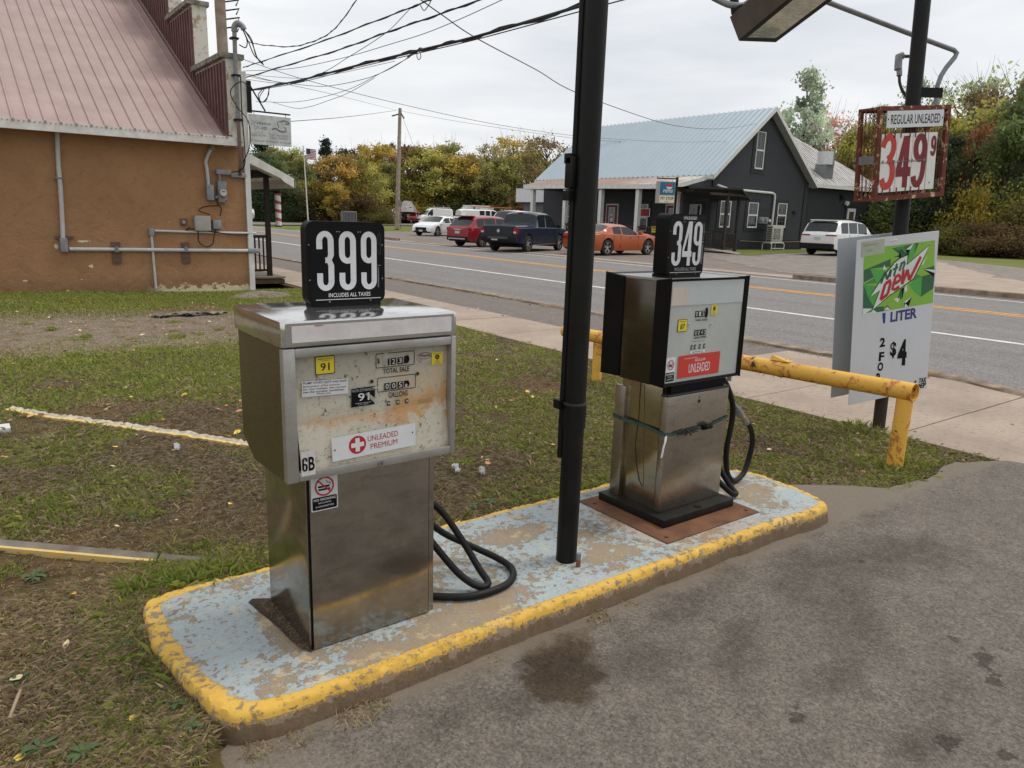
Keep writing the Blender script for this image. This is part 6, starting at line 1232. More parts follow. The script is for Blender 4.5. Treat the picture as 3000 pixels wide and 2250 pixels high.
k=[(cxx+.16*math.cos(t),y1-.26+.15*math.sin(t)) for t in [i*math.pi/9 for i in range(10)]]; mb.poly(k,ink_red,None,.006); k=[(cxx+.16*math.cos(t),y1-.28+.13*math.sin(t)) for t in [math.pi+i*math.pi/9 for i in range(10)]]; mb.poly(k,white_sign,None,.006)
mb.text('PIT STOP',x0+.10,y0+.18,x1-.05,y5-.08,.006,navy,bold=.05); mb.text('DINER',x0+.33,y0+.08,x0+.55,y0+.13,.006,navy); mb.build('sign_face',cs_)
mb=MB(M); mb.cyl((x1+.10,-3.9,-.15),(x1+.10,y1+.25,-.15),.07,black_paint,n=12); mb.tube([(x0-.15,y1+.16,-.15),(x1+.1,y1+.16,-.15)],.035,black_paint,n=6)
for x in (x0+.1,x1-.15): mb.tube([(x,y1,-.15),(x,y1+.15,-.15)],.02,white_paint,n=6)
mb.build('sign_post',S3)
# small flat roofed building behind the left end of the porch
SB=thing('small_building','low flat roofed building with a blank white sign band behind the store porch','building',at(1580,600,70))
a=at(1512,560,72); bb=at(1612,566,68); Mx=frame((a.x,a.y,-.1),(bb.x-a.x,bb.y-a.y,0),(0,0,1)); Lw=(Vector((bb.x,bb.y))-Vector((a.x,a.y))).length
mb=MB(Mx); zt=CAMH+(640-566)/FPX*70; mb.box(.6,Lw+4,0,zt-.2,-6,-.5,K('grey_ribbed',lin(104,106,110)[:3],rough=.6)); mb.build('wall',SB); mb=MB(Mx); mb.box(0,Lw+.3,zt-.95,zt+.35,-7,0,white_sign); mb.box(-.05,Lw+.35,zt+.35,zt+.42,-7,.05,trim); mb.box(-.05,Lw+.35,zt-1.0,zt-.95,-7,.05,trim); mb.build('sign_band',SB)
mb=MB(Mx); mb.box(1.5,2.6,1.2,2.2,-.52,-.45,white_paint); mb.box(1.62,2.48,1.3,2.1,-.47,-.43,glass_dark); mb.build('window',SB)
mb=MB(Mx); mb.box(Lw-.2,Lw+3.5,0,zt+1.1,-5,.4,K('grey_corrugated',lin(112,114,118)[:3],rough=.6)); 
for i in range(10): mb.box(Lw-.1+i*.35,Lw+.0+i*.35,0,zt+1.1,.4,.46,K('grey_corrugated'))
mb.build('corrugated_wing',SB)
# sheds
def shed(name,label,px0,px1,pyb,pyt,d,wm,rm,pitch=.5,extra=None):
    a=at(px0,pyb,d); b_=at(px1,pyb,d); t=thing(name,label,'shed',(a.x,a.y,0),group='old sheds below the trees'); Mx=frame((a.x,a.y,-.2),(b_.x-a.x,b_.y-a.y,0),(0,0,1)); W=(Vector((b_.x,b_.y))-Vector((a.x,a.y))).length
    h=(at(px0,pyt,d).z)+.2; mb=MB(Mx); mb.box(0,W,0,h,-5,0,wm); mb.build('wall',t)
    mb=MB(Mx); r=W*pitch; mb.add([(-.3,h-.1,.3),(W+.3,h-.1,.3),(W*.8,h+r,-2.5),(W*.2,h+r,-2.5),(-.3,h-.1,-5.3),(W+.3,h-.1,-5.3)],[(0,1,2,3),(1,5,2),(0,3,4),(4,3,2,5)],rm); mb.build('roof',t)
    mb=MB(Mx); mb.box(W*.25,W*.42,.0,h*.8,0,.05,dark_trim); mb.box(W*.62,W*.78,h*.4,h*.75,0,.06,white_paint); mb.box(W*.65,W*.75,h*.45,h*.7,.05,.07,dark_trim); mb.build('opening',t); return t
shed('old_shed','old shed with a sagging grey tin roof left of the far pole',1168,1208,648,618,125,K('dark_boards',lin(62,56,54)[:3],rough=.9),K('tin_roof',lin(150,148,146)[:3],lin(110,90,84)[:3],sc=.6,rough=.6),.75)
shed('old_house','small white walled house with a grey green roof among the trees',1105,1158,645,618,140,white_paint,K('greenish_roof',lin(132,146,142)[:3],rough=.7),.45)
mb=MB(); 
for i in range(4): mb.tube([at(1148+i*3,612+0,122),at(1156+i*5,644,121)],.10,K('faded_red',lin(170,84,84)[:3]) if i%2 else white_paint,n=5)
o=mb.build('leaning_panels'); tag(o,'red and white boards leaning beside the small house','boards')
# ------------------------------------------------------------------ poles, flag, small things
mb=MB(); b0=at(1163,665,78); b1=at(1172,318,78); wp=K('grey_wood_pole',lin(160,146,132)[:3],lin(128,114,100)[:3],sc=3,rough=.9); UP=thing('utility_pole','tall grey wooden utility pole beyond the parking lot','utility pole',(b0.x,b0.y,0))
mb.cyl((b0.x,b0.y,-.1),b1,.26,wp,n=14,r2=.17); mb.build('pole',UP,smooth=40)
mb=MB(); mb.box(b0.x-.05,b0.x+.35,b0.y-.45,b0.y-.3,2.3,2.9,galv); mb.cyl((b0.x+.25,b0.y-.35,0),(b0.x+.25,b0.y-.35,2.4),.05,galv,n=8); mb.build('meter_box',UP)
mb=MB(); q=at(1168,335,78); mb.tube([q+Vector((-.6,.4,-.2)),q+Vector((.2,-.2,.1)),q+Vector((.5,-.3,-.4))],.07,dark_trim,n=6); mb.build('insulator',UP)
mb=MB(); q0=at(648,160,20); q1=at(640,-60,20); UP2=thing('utility_pole','grey wooden utility pole rising behind the salon parapet','utility pole',(q0.x,q0.y,0)); mb.cyl((q0.x+.1,q0.y,0),q1,.16,wp,n=14,r2=.14); mb.build('pole',UP2,smooth=40)
mb=MB()
for i in range(5): mb.tube([q1+Vector((.1,0,-1.2+i*.22)),q1+Vector((.42,-.3,-1.15+i*.22)),q1+Vector((.35,-.25,-1.3+i*.22))],.02,dark_trim,n=6)
mb.build('insulator',UP2)
fb=at(903,648,97); ft=at(895,432,97); FG=thing('flagpole','white flagpole flying the striped flag in front of the trees','flagpole',(fb.x,fb.y,0)); mb=MB(); mb.cyl((fb.x,fb.y,-.1),(fb.x-.35,fb.y,ft.z),.09,white_paint,n=10,r2=.06); mb.build('pole',FG)
rdir=_r0.normalized(); M=frame((fb.x,fb.y,at(897,468,97).z),rdir,(0,0,1)); mb=MB(M); fw,fh_=1.25,1.30
fr1=K('flag_red',lin(170,50,66)[:3],bmp=0); fbm_=K('flag_blue',lin(50,56,96)[:3],bmp=0)
N_=12
for s_ in range(13):
    z0=fh_*s_/13;z1=fh_*(s_+1)/13; v=[];f=[]
    for i in range(N_+1):
        x=fw*i/N_; w=.14*math.sin(i*.9)*i/N_; dr=-.12*i/N_; v+=[(x,z0+dr,w),(x,z1+dr,w)]
    f=[(2*i,2*i+2,2*i+3,2*i+1) for i in range(N_)]; mb.add(v,f,fr1 if s_%2==0 else white_sign)
v=[]
for i in range(6): x=fw*i/N_; w=.14*math.sin(i*.9)*i/N_; v+=[(x,fh_*.5-.12*i/N_,w+.02),(x,fh_*1.0-.12*i/N_,w+.02)]
mb.add(v,[(2*i,2*i+2,2*i+3,2*i+1) for i in range(5)],fbm_); mb.build('flag',FG)
mb=MB(); q=at(874,640,117); mb.cyl((q.x,q.y,0),(q.x,q.y,1.6),.10,K('bollard_yellow',lin(200,160,50)[:3]),n=8); o=mb.build('marker_post'); tag(o,'yellow marker post standing on the far verge','post')
mb=MB(); q=at(1022,640,95); mb.box(q.x-.9,q.x+.9,q.y-.5,q.y+.5,0,q.z+.9,galv,bev=.05); 
for i in range(9): mb.box(q.x-.92+i*.2,q.x-.86+i*.2,q.y-.53,q.y-.5,.2,q.z+.8,dark_trim)
o=mb.build('utility_cabinet'); tag(o,'grey slatted utility cabinet by the side road','cabinet')
bm=bmesh.new(); bmesh.ops.create_icosphere(bm,subdivisions=3,radius=1); 
for v_ in bm.verts: k=1+.12*math.sin(v_.co.x*3+1)*math.cos(v_.co.y*2.3); v_.co=Vector((v_.co.x*1.0*k,v_.co.y*.8*k,v_.co.z*.62*k))
q=at(1128,648,112); me=bpy.data.meshes.new('boulder'); bm.to_mesh(me); bm.free(); me.materials.append(K('boulder_stone',lin(170,148,126)[:3],lin(140,118,100)[:3],sc=1.5,rough=.9)); me.polygons.foreach_set('use_smooth',[True]*len(me.polygons)); o=bpy.data.objects.new('boulder',me); COL.objects.link(o); o.location=(q.x,q.y,.25); tag(o,'rounded tan boulder on the grass left of the far pole','boulder')
# ------------------------------------------------------------------ overhead wires
wire_m=K('wire_black',(.02,.02,.022),rough=.6,bmp=0); wire_g=K('wire_grey',(.16,.16,.17),rough=.6,bmp=0)
Bz=lambda x,y:(650+x/2.0109,y/2.0109); Cz=lambda x,y:(1500+x/2.0109,250+y/2.0109)
def wire(pts,d0,d1,r,label,m=None,twist=0):
    """pts are photo pixels, depth runs from d0 to d1 along the wire"""
    n=len(pts); cum=[0]
    for i in range(1,n): cum.append(cum[-1]+math.dist(pts[i],pts[i-1]))
    P=[at(x,y,1/((1/d0)*(1-cum[i]/cum[-1])+(1/d1)*(cum[i]/cum[-1]))) for i,(x,y) in enumerate(pts)]
    P=bez(P,8)
    if pts[-1][1]<=0: P.append(P[-1]+(P[-1]-P[-2]).normalized()*16)
    if pts[0][1]<=0: P.insert(0,P[0]+(P[0]-P[1]).normalized()*16)
    r*=.78; mb=MB(); mb.tube(P,r,m or wire_m,n=6)
    if twist: mb.tube([p+Vector((0,math.sin(i*1.1)*r*1.6,math.cos(i*1.1)*r*1.6)) for i,p in enumerate(P)],r*.7,m or wire_m,n=5)
    o=mb.build('overhead_wire',smooth=60); tag(o,label,'wire','overhead wires'); return o
W=lambda *q:[Bz(a,b_) for a,b_ in q]
wire(W((150,535),(430,480),(800,385),(1150,300),(1500,215),(2110,35),(2400,-60)),16.3,7,.022,'thickest black cable bundle running from the salon sign bracket up to the black pole',twist=1)
wire(W((140,540),(430,492),(800,398),(1150,315),(1500,232),(2130,62),(2400,-10)),16.3,7,.008,'thin strand hanging just below the thickest cable bundle')
wire(W((125,398),(225,365),(560,255),(890,130),(1150,30),(1260,-20)),16,9,.011,'upper black wire leaving the weatherhead and exiting the top of the frame',twist=1)
wire(W((160,248),(235,264),(400,275),(520,250),(620,205),(700,130),(800,-10)),15.5,9.5,.009,'twisted wire sagging from the weatherhead and rising steeply to the top',twist=1)
wire(W((130,460),(400,380),(700,290),(960,195),(1250,95),(1560,-15)),16,8,.012,'black wire rising to the right between the two upper wires',twist=1)
wire(W((125,418),(400,405),(700,345),(1000,258),(1200,195),(1420,105),(1670,-10)),16,8.5,.006,'thin wire crossing the sky with a shallow sag')
wire([Bz(1160,-10),Bz(1300,90),Bz(1500,225),Bz(1850,410),Bz(2100,550),Cz(830,205),Cz(1000,243),Cz(1180,257),Cz(1330,245),Cz(1460,222)],9,49.6,.010,'long wire sagging down to the peak of the charcoal store')
wire(W((110,428),(250,465),(400,500),(700,567),(1030,650)),18,78,.012,'faint grey wire from the salon to the top of the far utility pole',wire_g)
wire([Bz(1060,655),Bz(1300,700),Bz(1600,748),Bz(2080,815),Cz(700,335),Cz(1000,352),Cz(1310,358)],78,48.5,.018,'lower grey wire from the far utility pole to the roof edge of the store',wire_g)
wire([Bz(110,345),Bz(500,472),Bz(1040,610),Bz(1600,730),Bz(2080,800),Cz(700,322),Cz(1000,334),Cz(1310,328)],18,48.5,.010,'upper grey wire passing above the far utility pole to the store roof',wire_g)
wire(W((395,716),(700,692),(900,668),(1030,650)),30,78,.018,'thin dark wire from behind the salon sign to the far utility pole')
wire(W((125,440),(250,470),(500,503),(640,505),(850,462),(1000,400),(1110,330)),16,11,.006,'loose thin wire dipping below the thick bundle and meeting it at the splice')
wire(W((200,598),(400,602),(560,580),(750,525),(900,450),(1110,335)),16,11,.0055,'slack wire hanging beneath the splice, upper of two')
wire(W((290,600),(430,637),(520,628),(620,595),(750,545),(900,458)),15,12,.0055,'slack wire hanging beneath the splice, lower of two')
wire(W((135,465),(300,488),(430,485),(600,425),(740,340),(900,240),(1000,165),(1110,50),(1150,25)),16,9,.006,'thin wire curving up from the salon corner to the upper splice')
wire(W((120,435),(300,452),(480,460),(700,430),(1020,360)),16,12,.005,'faint thin wire just above the thick bundle')
wire(W((1060,680),(1100,780),(1140,893)),78,84,.02,'guy wire running down to the right from the far pole',wire_g)
mb=MB(); lp=bez([at(*Bz(1150,300),10.5),at(*Bz(1150,335),10.5),at(*Bz(1160,352),10.5),at(*Bz(1172,335),10.5),at(*Bz(1165,300),10.5)],5); mb.tube(lp,.006,wire_m,n=5); mb.tube([at(*Bz(1095,335),10.6),at(*Bz(1180,285),10.4)],.016,galv,n=6); mb.tube([at(*Bz(1130,315),10.5),at(*Bz(1170,283),10.4)],.014,wire_m,n=6)
mb.tube(bez([at(*Bz(235,530),15.8),at(*Bz(215,560),15.8),at(*Bz(228,600),15.8),at(*Bz(262,590),15.8),at(*Bz(280,520),15.8)],5),.010,wire_m,n=5); mb.tube(bez([at(*Bz(250,525),15.8),at(*Bz(222,575),15.8),at(*Bz(240,602),15.8),at(*Bz(275,560),15.8),at(*Bz(276,520),15.8)],5),.008,wire_m,n=5)
mb.tube(bez([at(*Bz(1165,20),9),at(*Bz(1190,62),9),at(*Bz(1215,35),9),at(*Bz(1235,0),9)],5),.006,wire_m,n=5)
o=mb.build('wire_splice'); tag(o,'drip loops and splices hanging from the overhead cables','cable loops')
# ------------------------------------------------------------------ vehicles
def car_paint(name,c):
    m,nt,b=_mat(name); b.inputs['Base Color'].default_value=(*c,1); b.inputs['Roughness'].default_value=.32; b.inputs['Coat Weight'].default_value=.45; b.inputs['Coat Roughness'].default_value=.04; b.inputs['Metallic'].default_value=.15; return m
carglass=K('car_glass',(.012,.016,.018),(.02,.026,.028),rough=.05,bmp=0,spec=.45); headl=K('headlamp_glass',(.45,.47,.48),rough=.12,bmp=0); taill=K('tail_lamp',(.32,.012,.016),(.2,.01,.012),rough=.15,bmp=0); rimm=K('alloy_rim',(.55,.55,.56),(.45,.45,.46),rough=.35,metal=.5,bmp=0); arch_m=K('wheel_arch_black',(.008,.008,.008),rough=.9,bmp=0); plate_m=K('plate_white',(.55,.56,.58),bmp=0)
def lerp_tab(tab,x):
    if x<=tab[0][0]: return tab[0][1]
    for (a,b_),(c,d) in zip(tab,tab[1:]):
        if x<=c: return b_+(d-b_)*(x-a)/(c-a) if c>a else d
    return tab[-1][1]
def wheel(par,x,y,r,wd,side,spokes=5,rim=None,black=False):
    """side=+1: outer face towards +y"""
    M=WM[par.name]@Matrix.Translation((x,y,r))@Matrix.Rotation(-side*math.pi/2,4,'X')   # local z points outwards
    rim=rim or rimm; rr=r*.70
    mb=MB(M); pr=[(rr,-wd/2),(r*.95,-wd/2),(r,-wd*.36),(r,wd*.36),(r*.95,wd/2),(rr,wd/2),(rr*.97,wd*.30)]; n=28; v=[];f=[]
    for a in range(n):
        t=2*math.pi*a/n; v+=[(p*math.cos(t),p*math.sin(t),q) for p,q in pr]
    k=len(pr)
    for a in range(n):
        b_=(a+1)%n
        for j in range(k-1): f.append((a*k+j,b_*k+j,b_*k+j+1,a*k+j+1))
    mb.add(v,f,tyre_m); mb.disc(0,0,rr,-wd*.1,arch_m,n=n); o=mb.build('wheel',par,smooth=35)
    mb=MB(M); mb.ring(0,0,rr*.90,rr*.99,wd*.36,rim,n=28); 
    for s_ in range(spokes):
        t=2*math.pi*s_/spokes+.3; d=Vector((math.cos(t),math.sin(t),0)); q=Vector((-d.y,d.x,0))
        a=d*rr*.12+Vector((0,0,wd*.28)); c=d*rr*.93+Vector((0,0,wd*.36)); w0=rr*.15;w1=rr*(.20 if spokes<=5 else .13)
        mb.add([a-q*w0,a+q*w0,c+q*w1,c-q*w1,a-q*w0-Vector((0,0,.03)),a+q*w0-Vector((0,0,.03)),c+q*w1-Vector((0,0,.05)),c-q*w1-Vector((0,0,.05))],[(0,3,2,1),(0,1,5,4),(1,2,6,5),(2,3,7,6),(3,0,4,7),(0,1,2,3)],rim)
    mb.disc(0,0,rr*.2,wd*.30,rim,n=14); mb.build('rim',o)
def car(kind,label,M,paint,L,W,H,wb,fo,wr,prof,belt,side_win,wind,rearw,zb=.24,tumble=.80,tail_h=(.7,.95),group=None,lower=None,spokes=5,rimc=None,pinch=.90,mirror=True,top_dark=None,seams=(),front=True,roofpaint=None,name=None,rear_lower=None,plate=(0,.62)):
    """loft body. x forward; prof = centre-line silhouette (x,z) rear to front; belt = shoulder height table"""
    t=thing(name or kind,label,kind.replace('_',' '),M=M,group=group); hw=W/2; xr=-L/2; xf=L/2; xfw=xf-fo; xrw=xfw-wb; ra=wr*1.17
    xs=set([xr,xr+.03,xr+.10,xr+.22,xf,xf-.03,xf-.10,xf-.24])
    for p,_ in prof: xs.add(p); xs.add(p+.012)
    for xw in (xfw,xrw):
        for k in range(17): xs.add(xw-ra+2*ra*k/16)
        xs.add(xw-ra-.01); xs.add(xw+ra+.01)
    for a,b_ in side_win: xs.add(a); xs.add(b_)
    x=xr
    while x<xf: xs.add(round(x,3)); x+=.16
    xs=sorted(q for q in xs if xr<=q<=xf)
    X_=[xs[0]]
    for q in xs[1:]:
        if q-X_[-1]>.004: X_.append(q)
    S=[]
    for x in X_:
        e=min(x-xr,xf-x); k=min(1,e/.55); taper=pinch+(1-pinch)*math.sin(k*math.pi/2); w=hw*taper
        z0=zb
        for xw in (xfw,xrw):
            d=ra*ra-(x-xw)**2
            if d>0: z0=max(z0,wr+math.sqrt(d))
        zend=.10*max(0,1-e/.25); z0=max(z0,zb+zend)
        bz=lerp_tab(belt,x); tz=lerp_tab(prof,x); bz=min(bz,tz-.015); up=max(0,min(1,(tz-bz)/(H-.9 if H>.9 else 1))); tb=1-(1-tumble)*up
        zlo=max(z0+.012,min(.34,bz-.2)); zmi=max(zlo+.012,bz*.68); zmi=min(zmi,bz-.01) if zlo<bz-.02 else bz-.005
        glass_h=tz-bz
        wt=w*tb*.97
        ztop=tz-min(.07,glass_h*.35) if glass_h>.12 else tz-.012
        zwt=tz-.13 if glass_h>.28 else bz+(ztop-bz)*.5
        wwt=w*(1-(1-tumble)*up*((zwt-bz)/max(.01,tz-bz)))*.975
        wb_=w*.965
        S.append([(0,z0 if z0<zb+.15 else z0),(w*.93,z0),(w*.985,zlo),(w,zmi),(w*.985,bz-.02 if bz-.02>zmi else bz-.004),(wb_,bz),(wwt,zwt),(wt*.93 if glass_h>.12 else w*.88,ztop),(wt*.55,tz-.012),(0,tz)])
    npt=len(S[0]); V=[]
    for x,s_ in zip(X_,S):
        for y,z in s_: V.append((x,y,z))
        for y,z in s_: V.append((x,-y,z))
    body=MB(M); gl={}
    def put(key,fs): gl.setdefault(key,[]).append(fs)
    F0=[];Fd=[];Fl=[];Ftop=[]
    for i in range(len(X_)-1):
        xm=(X_[i]+X_[i+1])/2
        for sd in (0,1):
            o=i*2*npt+sd*npt; q=(i+1)*2*npt+sd*npt
            for j in range(npt-1):
                f=(o+j,q+j,q+j+1,o+j+1) if sd==1 else (o+j,o+j+1,q+j+1,q+j)
                g_=None; gh=lerp_tab(prof,xm)-lerp_tab(belt,xm)
                if j==5 and any(a<xm<b_ for a,b_ in side_win) and gh>.26: g_='side_window'
                if wind and wind[0]<xm<wind[1] and j in (7,8): g_='windshield'
                if rearw and rearw[0]<xm<rearw[1] and j in (7,8): g_='rear_window'
                if g_: put((g_,sd if g_=='side_window' else 0),f)
                elif j==0: Fd.append(f)
                elif lower and j in (1,) : Fl.append(f)
                elif top_dark and top_dark[0]<xm<top_dark[1] and j in (7,8): Fd.append(f)
                else: F0.append(f)
    for i,rev in ((0,False),(len(X_)-1,True)):
        ring_=[i*2*npt+j for j in range(npt)]+[i*2*npt+npt+j for j in range(npt-1,-1,-1)][1:-1]
        F0.append(ring_ if rev else ring_[::-1])
    def sub(fs,m,name,par):
        mb=MB(M); used={}; 
        vs=[];ff=[]
        for f in fs:
            g=[]
            for i in f:
                if i not in used: used[i]=len(vs); vs.append(V[i])
                g.append(used[i])
            ff.append(g)
        mb.add(vs,ff,m); return mb
    mb=sub(F0,paint,'body',t)
    if Fd: m2=sub(Fd,arch_m,'',t); mb.add([M.inverted()@v for v in m2.v],m2.f,arch_m)
    if Fl: m2=sub(Fl,lower,'',t); mb.add([M.inverted()@v for v in m2.v],m2.f,lower)
    for x in seams:
        bz=lerp_tab(belt,x)
        for sy in (-1,1): mb.box(x-.006,x+.006,sy*(hw*.985)-.004,sy*(hw*.985)+.012*sy,.34,bz-.03,arch_m)
    bo=mb.build('body',t,smooth=38)
    for (k,sd),fs in gl.items(): sub(fs,carglass,k,t).build(k,t,smooth=38)
    for xw in (xfw,xrw):
        for sy in (1,-1): wheel(t,xw,sy*(hw-.115),wr,.23,sy,spokes,rimc)
        mb=MB(M); mb.box(xw-ra*.98,xw+ra*.98,-hw+.24,hw-.24,.22,wr+ra*.9,arch_m); mb.build('wheel_well',t)
    bf=lerp_tab(belt,xf-.2)
    if front:
        for sy in (1,-1):
            mb=MB(M); mb.box(xf-.26,xf+.012-.04,sy*hw*.60-(.0 if sy>0 else .22),sy*hw*.60+(.22 if sy>0 else 0),bf-.24,bf-.09,headl,bev=.02); mb.build('headlight',t)
        mb=MB(M); mb.box(xf-.03,xf+.022,-hw*.52,hw*.52,bf-.34,bf-.10,arch_m,bev=.015); mb.box(xf-.03,xf+.018,-hw*.62,hw*.62,.26,.40,arch_m,bev=.01); mb.build('grille',t)
        mb=MB(M); mb.box(xf+.018,xf+.028,-.16,.16,bf-.42,bf-.28,plate_m); mb.build('licence_plate',t)
    if mirror:
        wx=(wind[0] if wind else xfw-.9)
        mxx=min(wind[1]-.15,xfw-.45) if wind else xfw-.8
        for sy in (1,-1): mb=MB(M); mb.box(mxx-.10,mxx+.06,sy*(hw+.02)-(.0 if sy>0 else .20),sy*(hw+.02)+(.20 if sy>0 else 0),lerp_tab(belt,mxx)+.02,lerp_tab(belt,mxx)+.17,paint if mirror!='black' else arch_m,bev=.03); mb.build('mirror',t)
    return t
def wpos(x,y,h,s=1): return Matrix.Translation((x,y,-.02))@Matrix.Rotation(h,4,'Z')@Matrix.Scale(s,4)
def place_by_wheel(wxy,h,local,s=1):
    """centre of the car from the ground point of one wheel and that wheel's local x,y"""
    c,s_=math.cos(h),math.sin(h); return wpos(wxy[0]-s*(local[0]*c-local[1]*s_),wxy[1]-s*(local[0]*s_+local[1]*c),h,s)
# --- navy pickup, nose away to the right
navy_p=car_paint('navy_car_paint',(.004,.009,.034))
h=R_(25); M=place_by_wheel((22.445,28.963),h,(-1.70,-.90))
pk=car('pickup_truck','dark navy crew cab pickup truck parked beside the orange coupe',M,navy_p,5.80,2.02,1.93,3.56,.98,.40,
  [(-2.9,1.22),(-2.86,1.26),(-.92,1.30),(-.86,1.40),(-.70,1.84),(-.5,1.92),(.6,1.93),(.95,1.84),(1.62,1.26),(2.75,1.16),(2.9,1.02)],[(-2.9,1.14),(-.9,1.18),(1.6,1.16),(2.9,.98)],[(-.62,.18),(.26,1.42)],(.98,1.60),(-.86,-.71),zb=.42,tumble=.82,lower=None,spokes=6,top_dark=(-2.8,-1.0),seams=(-.72,.22,1.25),mirror='black',pinch=.96)
mb=MB(M); mb.box(-2.96,-2.80,-.98,.98,.50,.72,arch_m,bev=.03); mb.box(-2.99,-2.95,-.55,.55,.62,.74,K('chrome_dark',(.1,.1,.11),metal=.8,rough=.3)); mb.build('bumper',pk)
for sy in (1,-1): mb=MB(M); mb.box(-2.925,-2.72,sy*.98-(.20 if sy>0 else 0),sy*.98+(0 if sy>0 else .20),.86,1.16,taill,bev=.015); o=mb.build('tail_light',pk); mb=MB(M); mb.box(-2.93,-2.80,sy*.96-(.15 if sy>0 else 0),sy*.96+(0 if sy>0 else .15),.90,.99,plate_m); mb.build('reverse_lamp',o)
mb=MB(M); mb.box(-2.935,-2.88,-.76,.76,.78,1.20,K('tailgate_dark',(.01,.013,.022),rough=.35)); tg=mb.build('tailgate',pk); mb=MB(M); mb.cyl((-2.938,0,1.0),(-2.950,0,1.0),.085,rimm,n=6); mb.build('emblem',tg)
mb=MB(M); mb.box(-2.975,-2.96,.02,.36,.55,.70,plate_m); mb.build('licence_plate',pk)
mb=MB(M); mb.box(-1.2,1.35,-1.04,-.94,.34,.40,chrome,bev=.01); mb.box(-1.2,1.35,.94,1.04,.34,.40,chrome,bev=.01); mb.build('side_step',pk)
mb=MB(M); mb.box(-.74,-.70,-.16,.16,1.84,1.89,taill); mb.build('brake_lamp',pk)
# --- orange coupe
org=car_paint('burnt_orange_paint',(.40,.082,.014))
h=R_(5); M=place_by_wheel((24.77,25.94),h,(-1.50,-.85),1.03)
oc=car('coupe','burnt orange two door coupe parked nose right in front of the store porch',M,org,5.02,1.92,1.45,2.95,.93,.365,
  [(-2.51,.98),(-2.42,1.04),(-1.95,1.06),(-1.15,1.40),(-.55,1.455),(.05,1.43),(.95,1.07),(1.6,1.01),(2.3,.90),(2.45,.83),(2.51,.72)],[(-2.51,.92),(-1.9,1.0),(-.9,.97),(.2,.94),(1.0,.95),(2.2,.84),(2.51,.70)],[(-1.0,-.42),(-.36,.66)],(.10,.93),(-1.92,-1.18),zb=.22,tumble=.72,seams=(-.50,.80),pinch=.88,mirror=True)
mb=MB(M)
for sy in (1,-1): mb.box(-2.53,-2.40,sy*.84-(.45 if sy>0 else 0),sy*.84+(0 if sy>0 else .45),.72,.86,taill,bev=.02)
mb.build('tail_light',oc); mb=MB(M); mb.box(.10,.24,-.965,-.95,.80,.83,arch_m); mb.build('door_handle',oc)
mb=MB(M); mb.box(2.30,2.47,-.90,-.80,.66,.74,K('amber_lamp',(.5,.2,.03),bmp=0)); mb.build('side_marker',oc)
# --- red suv
redp=car_paint('red_car_paint',(.28,.012,.022))
h=R_(13); M=place_by_wheel((22.93,33.64),h,(-1.38,-.82))
rs=car('suv','red suv with its rear to the street parked left of the navy pickup',M,redp,4.69,1.81,1.68,2.67,.97,.355,
  [(-2.345,.95),(-2.30,1.02),(-2.22,1.10),(-1.80,1.56),(-1.55,1.64),(-.4,1.68),(.5,1.64),(.75,1.56),(1.45,1.08),(2.1,.98),(2.30,.86),(2.345,.7)],[(-2.345,.92),(-2.2,1.04),(-.8,1.03),(1.4,.98),(2.345,.7)],[(-1.72,-1.12),(-1.08,-.22),(-.14,.82)],(.78,1.42),(-2.2,-1.82),zb=.28,tumble=.76,lower=None,spokes=7,seams=(-1.02,-.18,.86),pinch=.86)
for sy in (1,-1): mb=MB(M); mb.box(-2.34,-2.02,sy*.84-(.34 if sy>0 else 0),sy*.84+(0 if sy>0 else .34),.86,1.02,taill,bev=.03); mb.build('tail_light',rs)
mb=MB(M); mb.box(-2.40,-2.20,-.76,.76,.34,.55,arch_m,bev=.04); mb.box(-2.42,-2.39,-.62,.62,.40,.46,chrome,bev=.008); mb.build('bumper',rs)
mb=MB(M); mb.box(-2.365,-2.34,-.26,.26,.88,.94,chrome,bev=.008); mb.box(-2.362,-2.34,-.17,.17,.70,.83,plate_m); mb.build('licence_plate',rs); mb=MB(M); mb.box(-1.95,-1.60,-.60,.60,1.60,1.65,redp,bev=.01); mb.build('spoiler',rs)
# --- white sedan facing us
whp=car_paint('white_car_paint',(.80,.80,.79))
h=R_(206); M=place_by_wheel((30.163,50.207),h,(1.42,.82),1.02)
ws=car('sedan','white four door sedan with a black grille facing the street left of the red suv',M,whp,4.84,1.84,1.50,2.75,.98,.35,
  [(-2.42,.98),(-2.3,1.08),(-1.85,1.12),(-1.0,1.44),(-.4,1.50),(.3,1.47),(1.15,1.04),(1.8,.95),(2.28,.80),(2.42,.62)],[(-2.42,.92),(-1.5,1.0),(1.1,.94),(2.2,.76),(2.42,.6)],[(-1.3,-.38),(-.30,.92)],(.36,1.12),(-1.82,-1.05),zb=.24,tumble=.74,spokes=7,seams=(-.34,.92),pinch=.86)
# --- white pickup / suv behind the navy truck, facing us
h=R_(206); q=at(1496,700,50); M=wpos(q.x,q.y,h,1.10)
w2=car('suv','white suv with orange roof lamps mostly hidden behind the navy pickup',M,whp,5.2,1.98,1.88,3.0,1.0,.38,
  [(-2.6,1.1),(-2.5,1.72),(-2.2,1.85),(-.3,1.88),(.35,1.84),(1.05,1.22),(2.3,1.12),(2.52,1.0),(2.6,.8)],[(-2.6,1.05),(1.1,1.12),(2.6,.8)],[(-2.0,-1.1),(-1.02,-.12),(-.04,.9)],(.38,1.02),None,zb=.34,tumble=.84,mirror=True)
mb=MB(M)
for y in (-.55,-.3,0,.3,.55): mb.box(.18,.28,y-.05,y+.05,1.87,1.91,K('amber_roof',(.5,.4,.25),bmp=0))
mb.build('roof_lamp',w2)
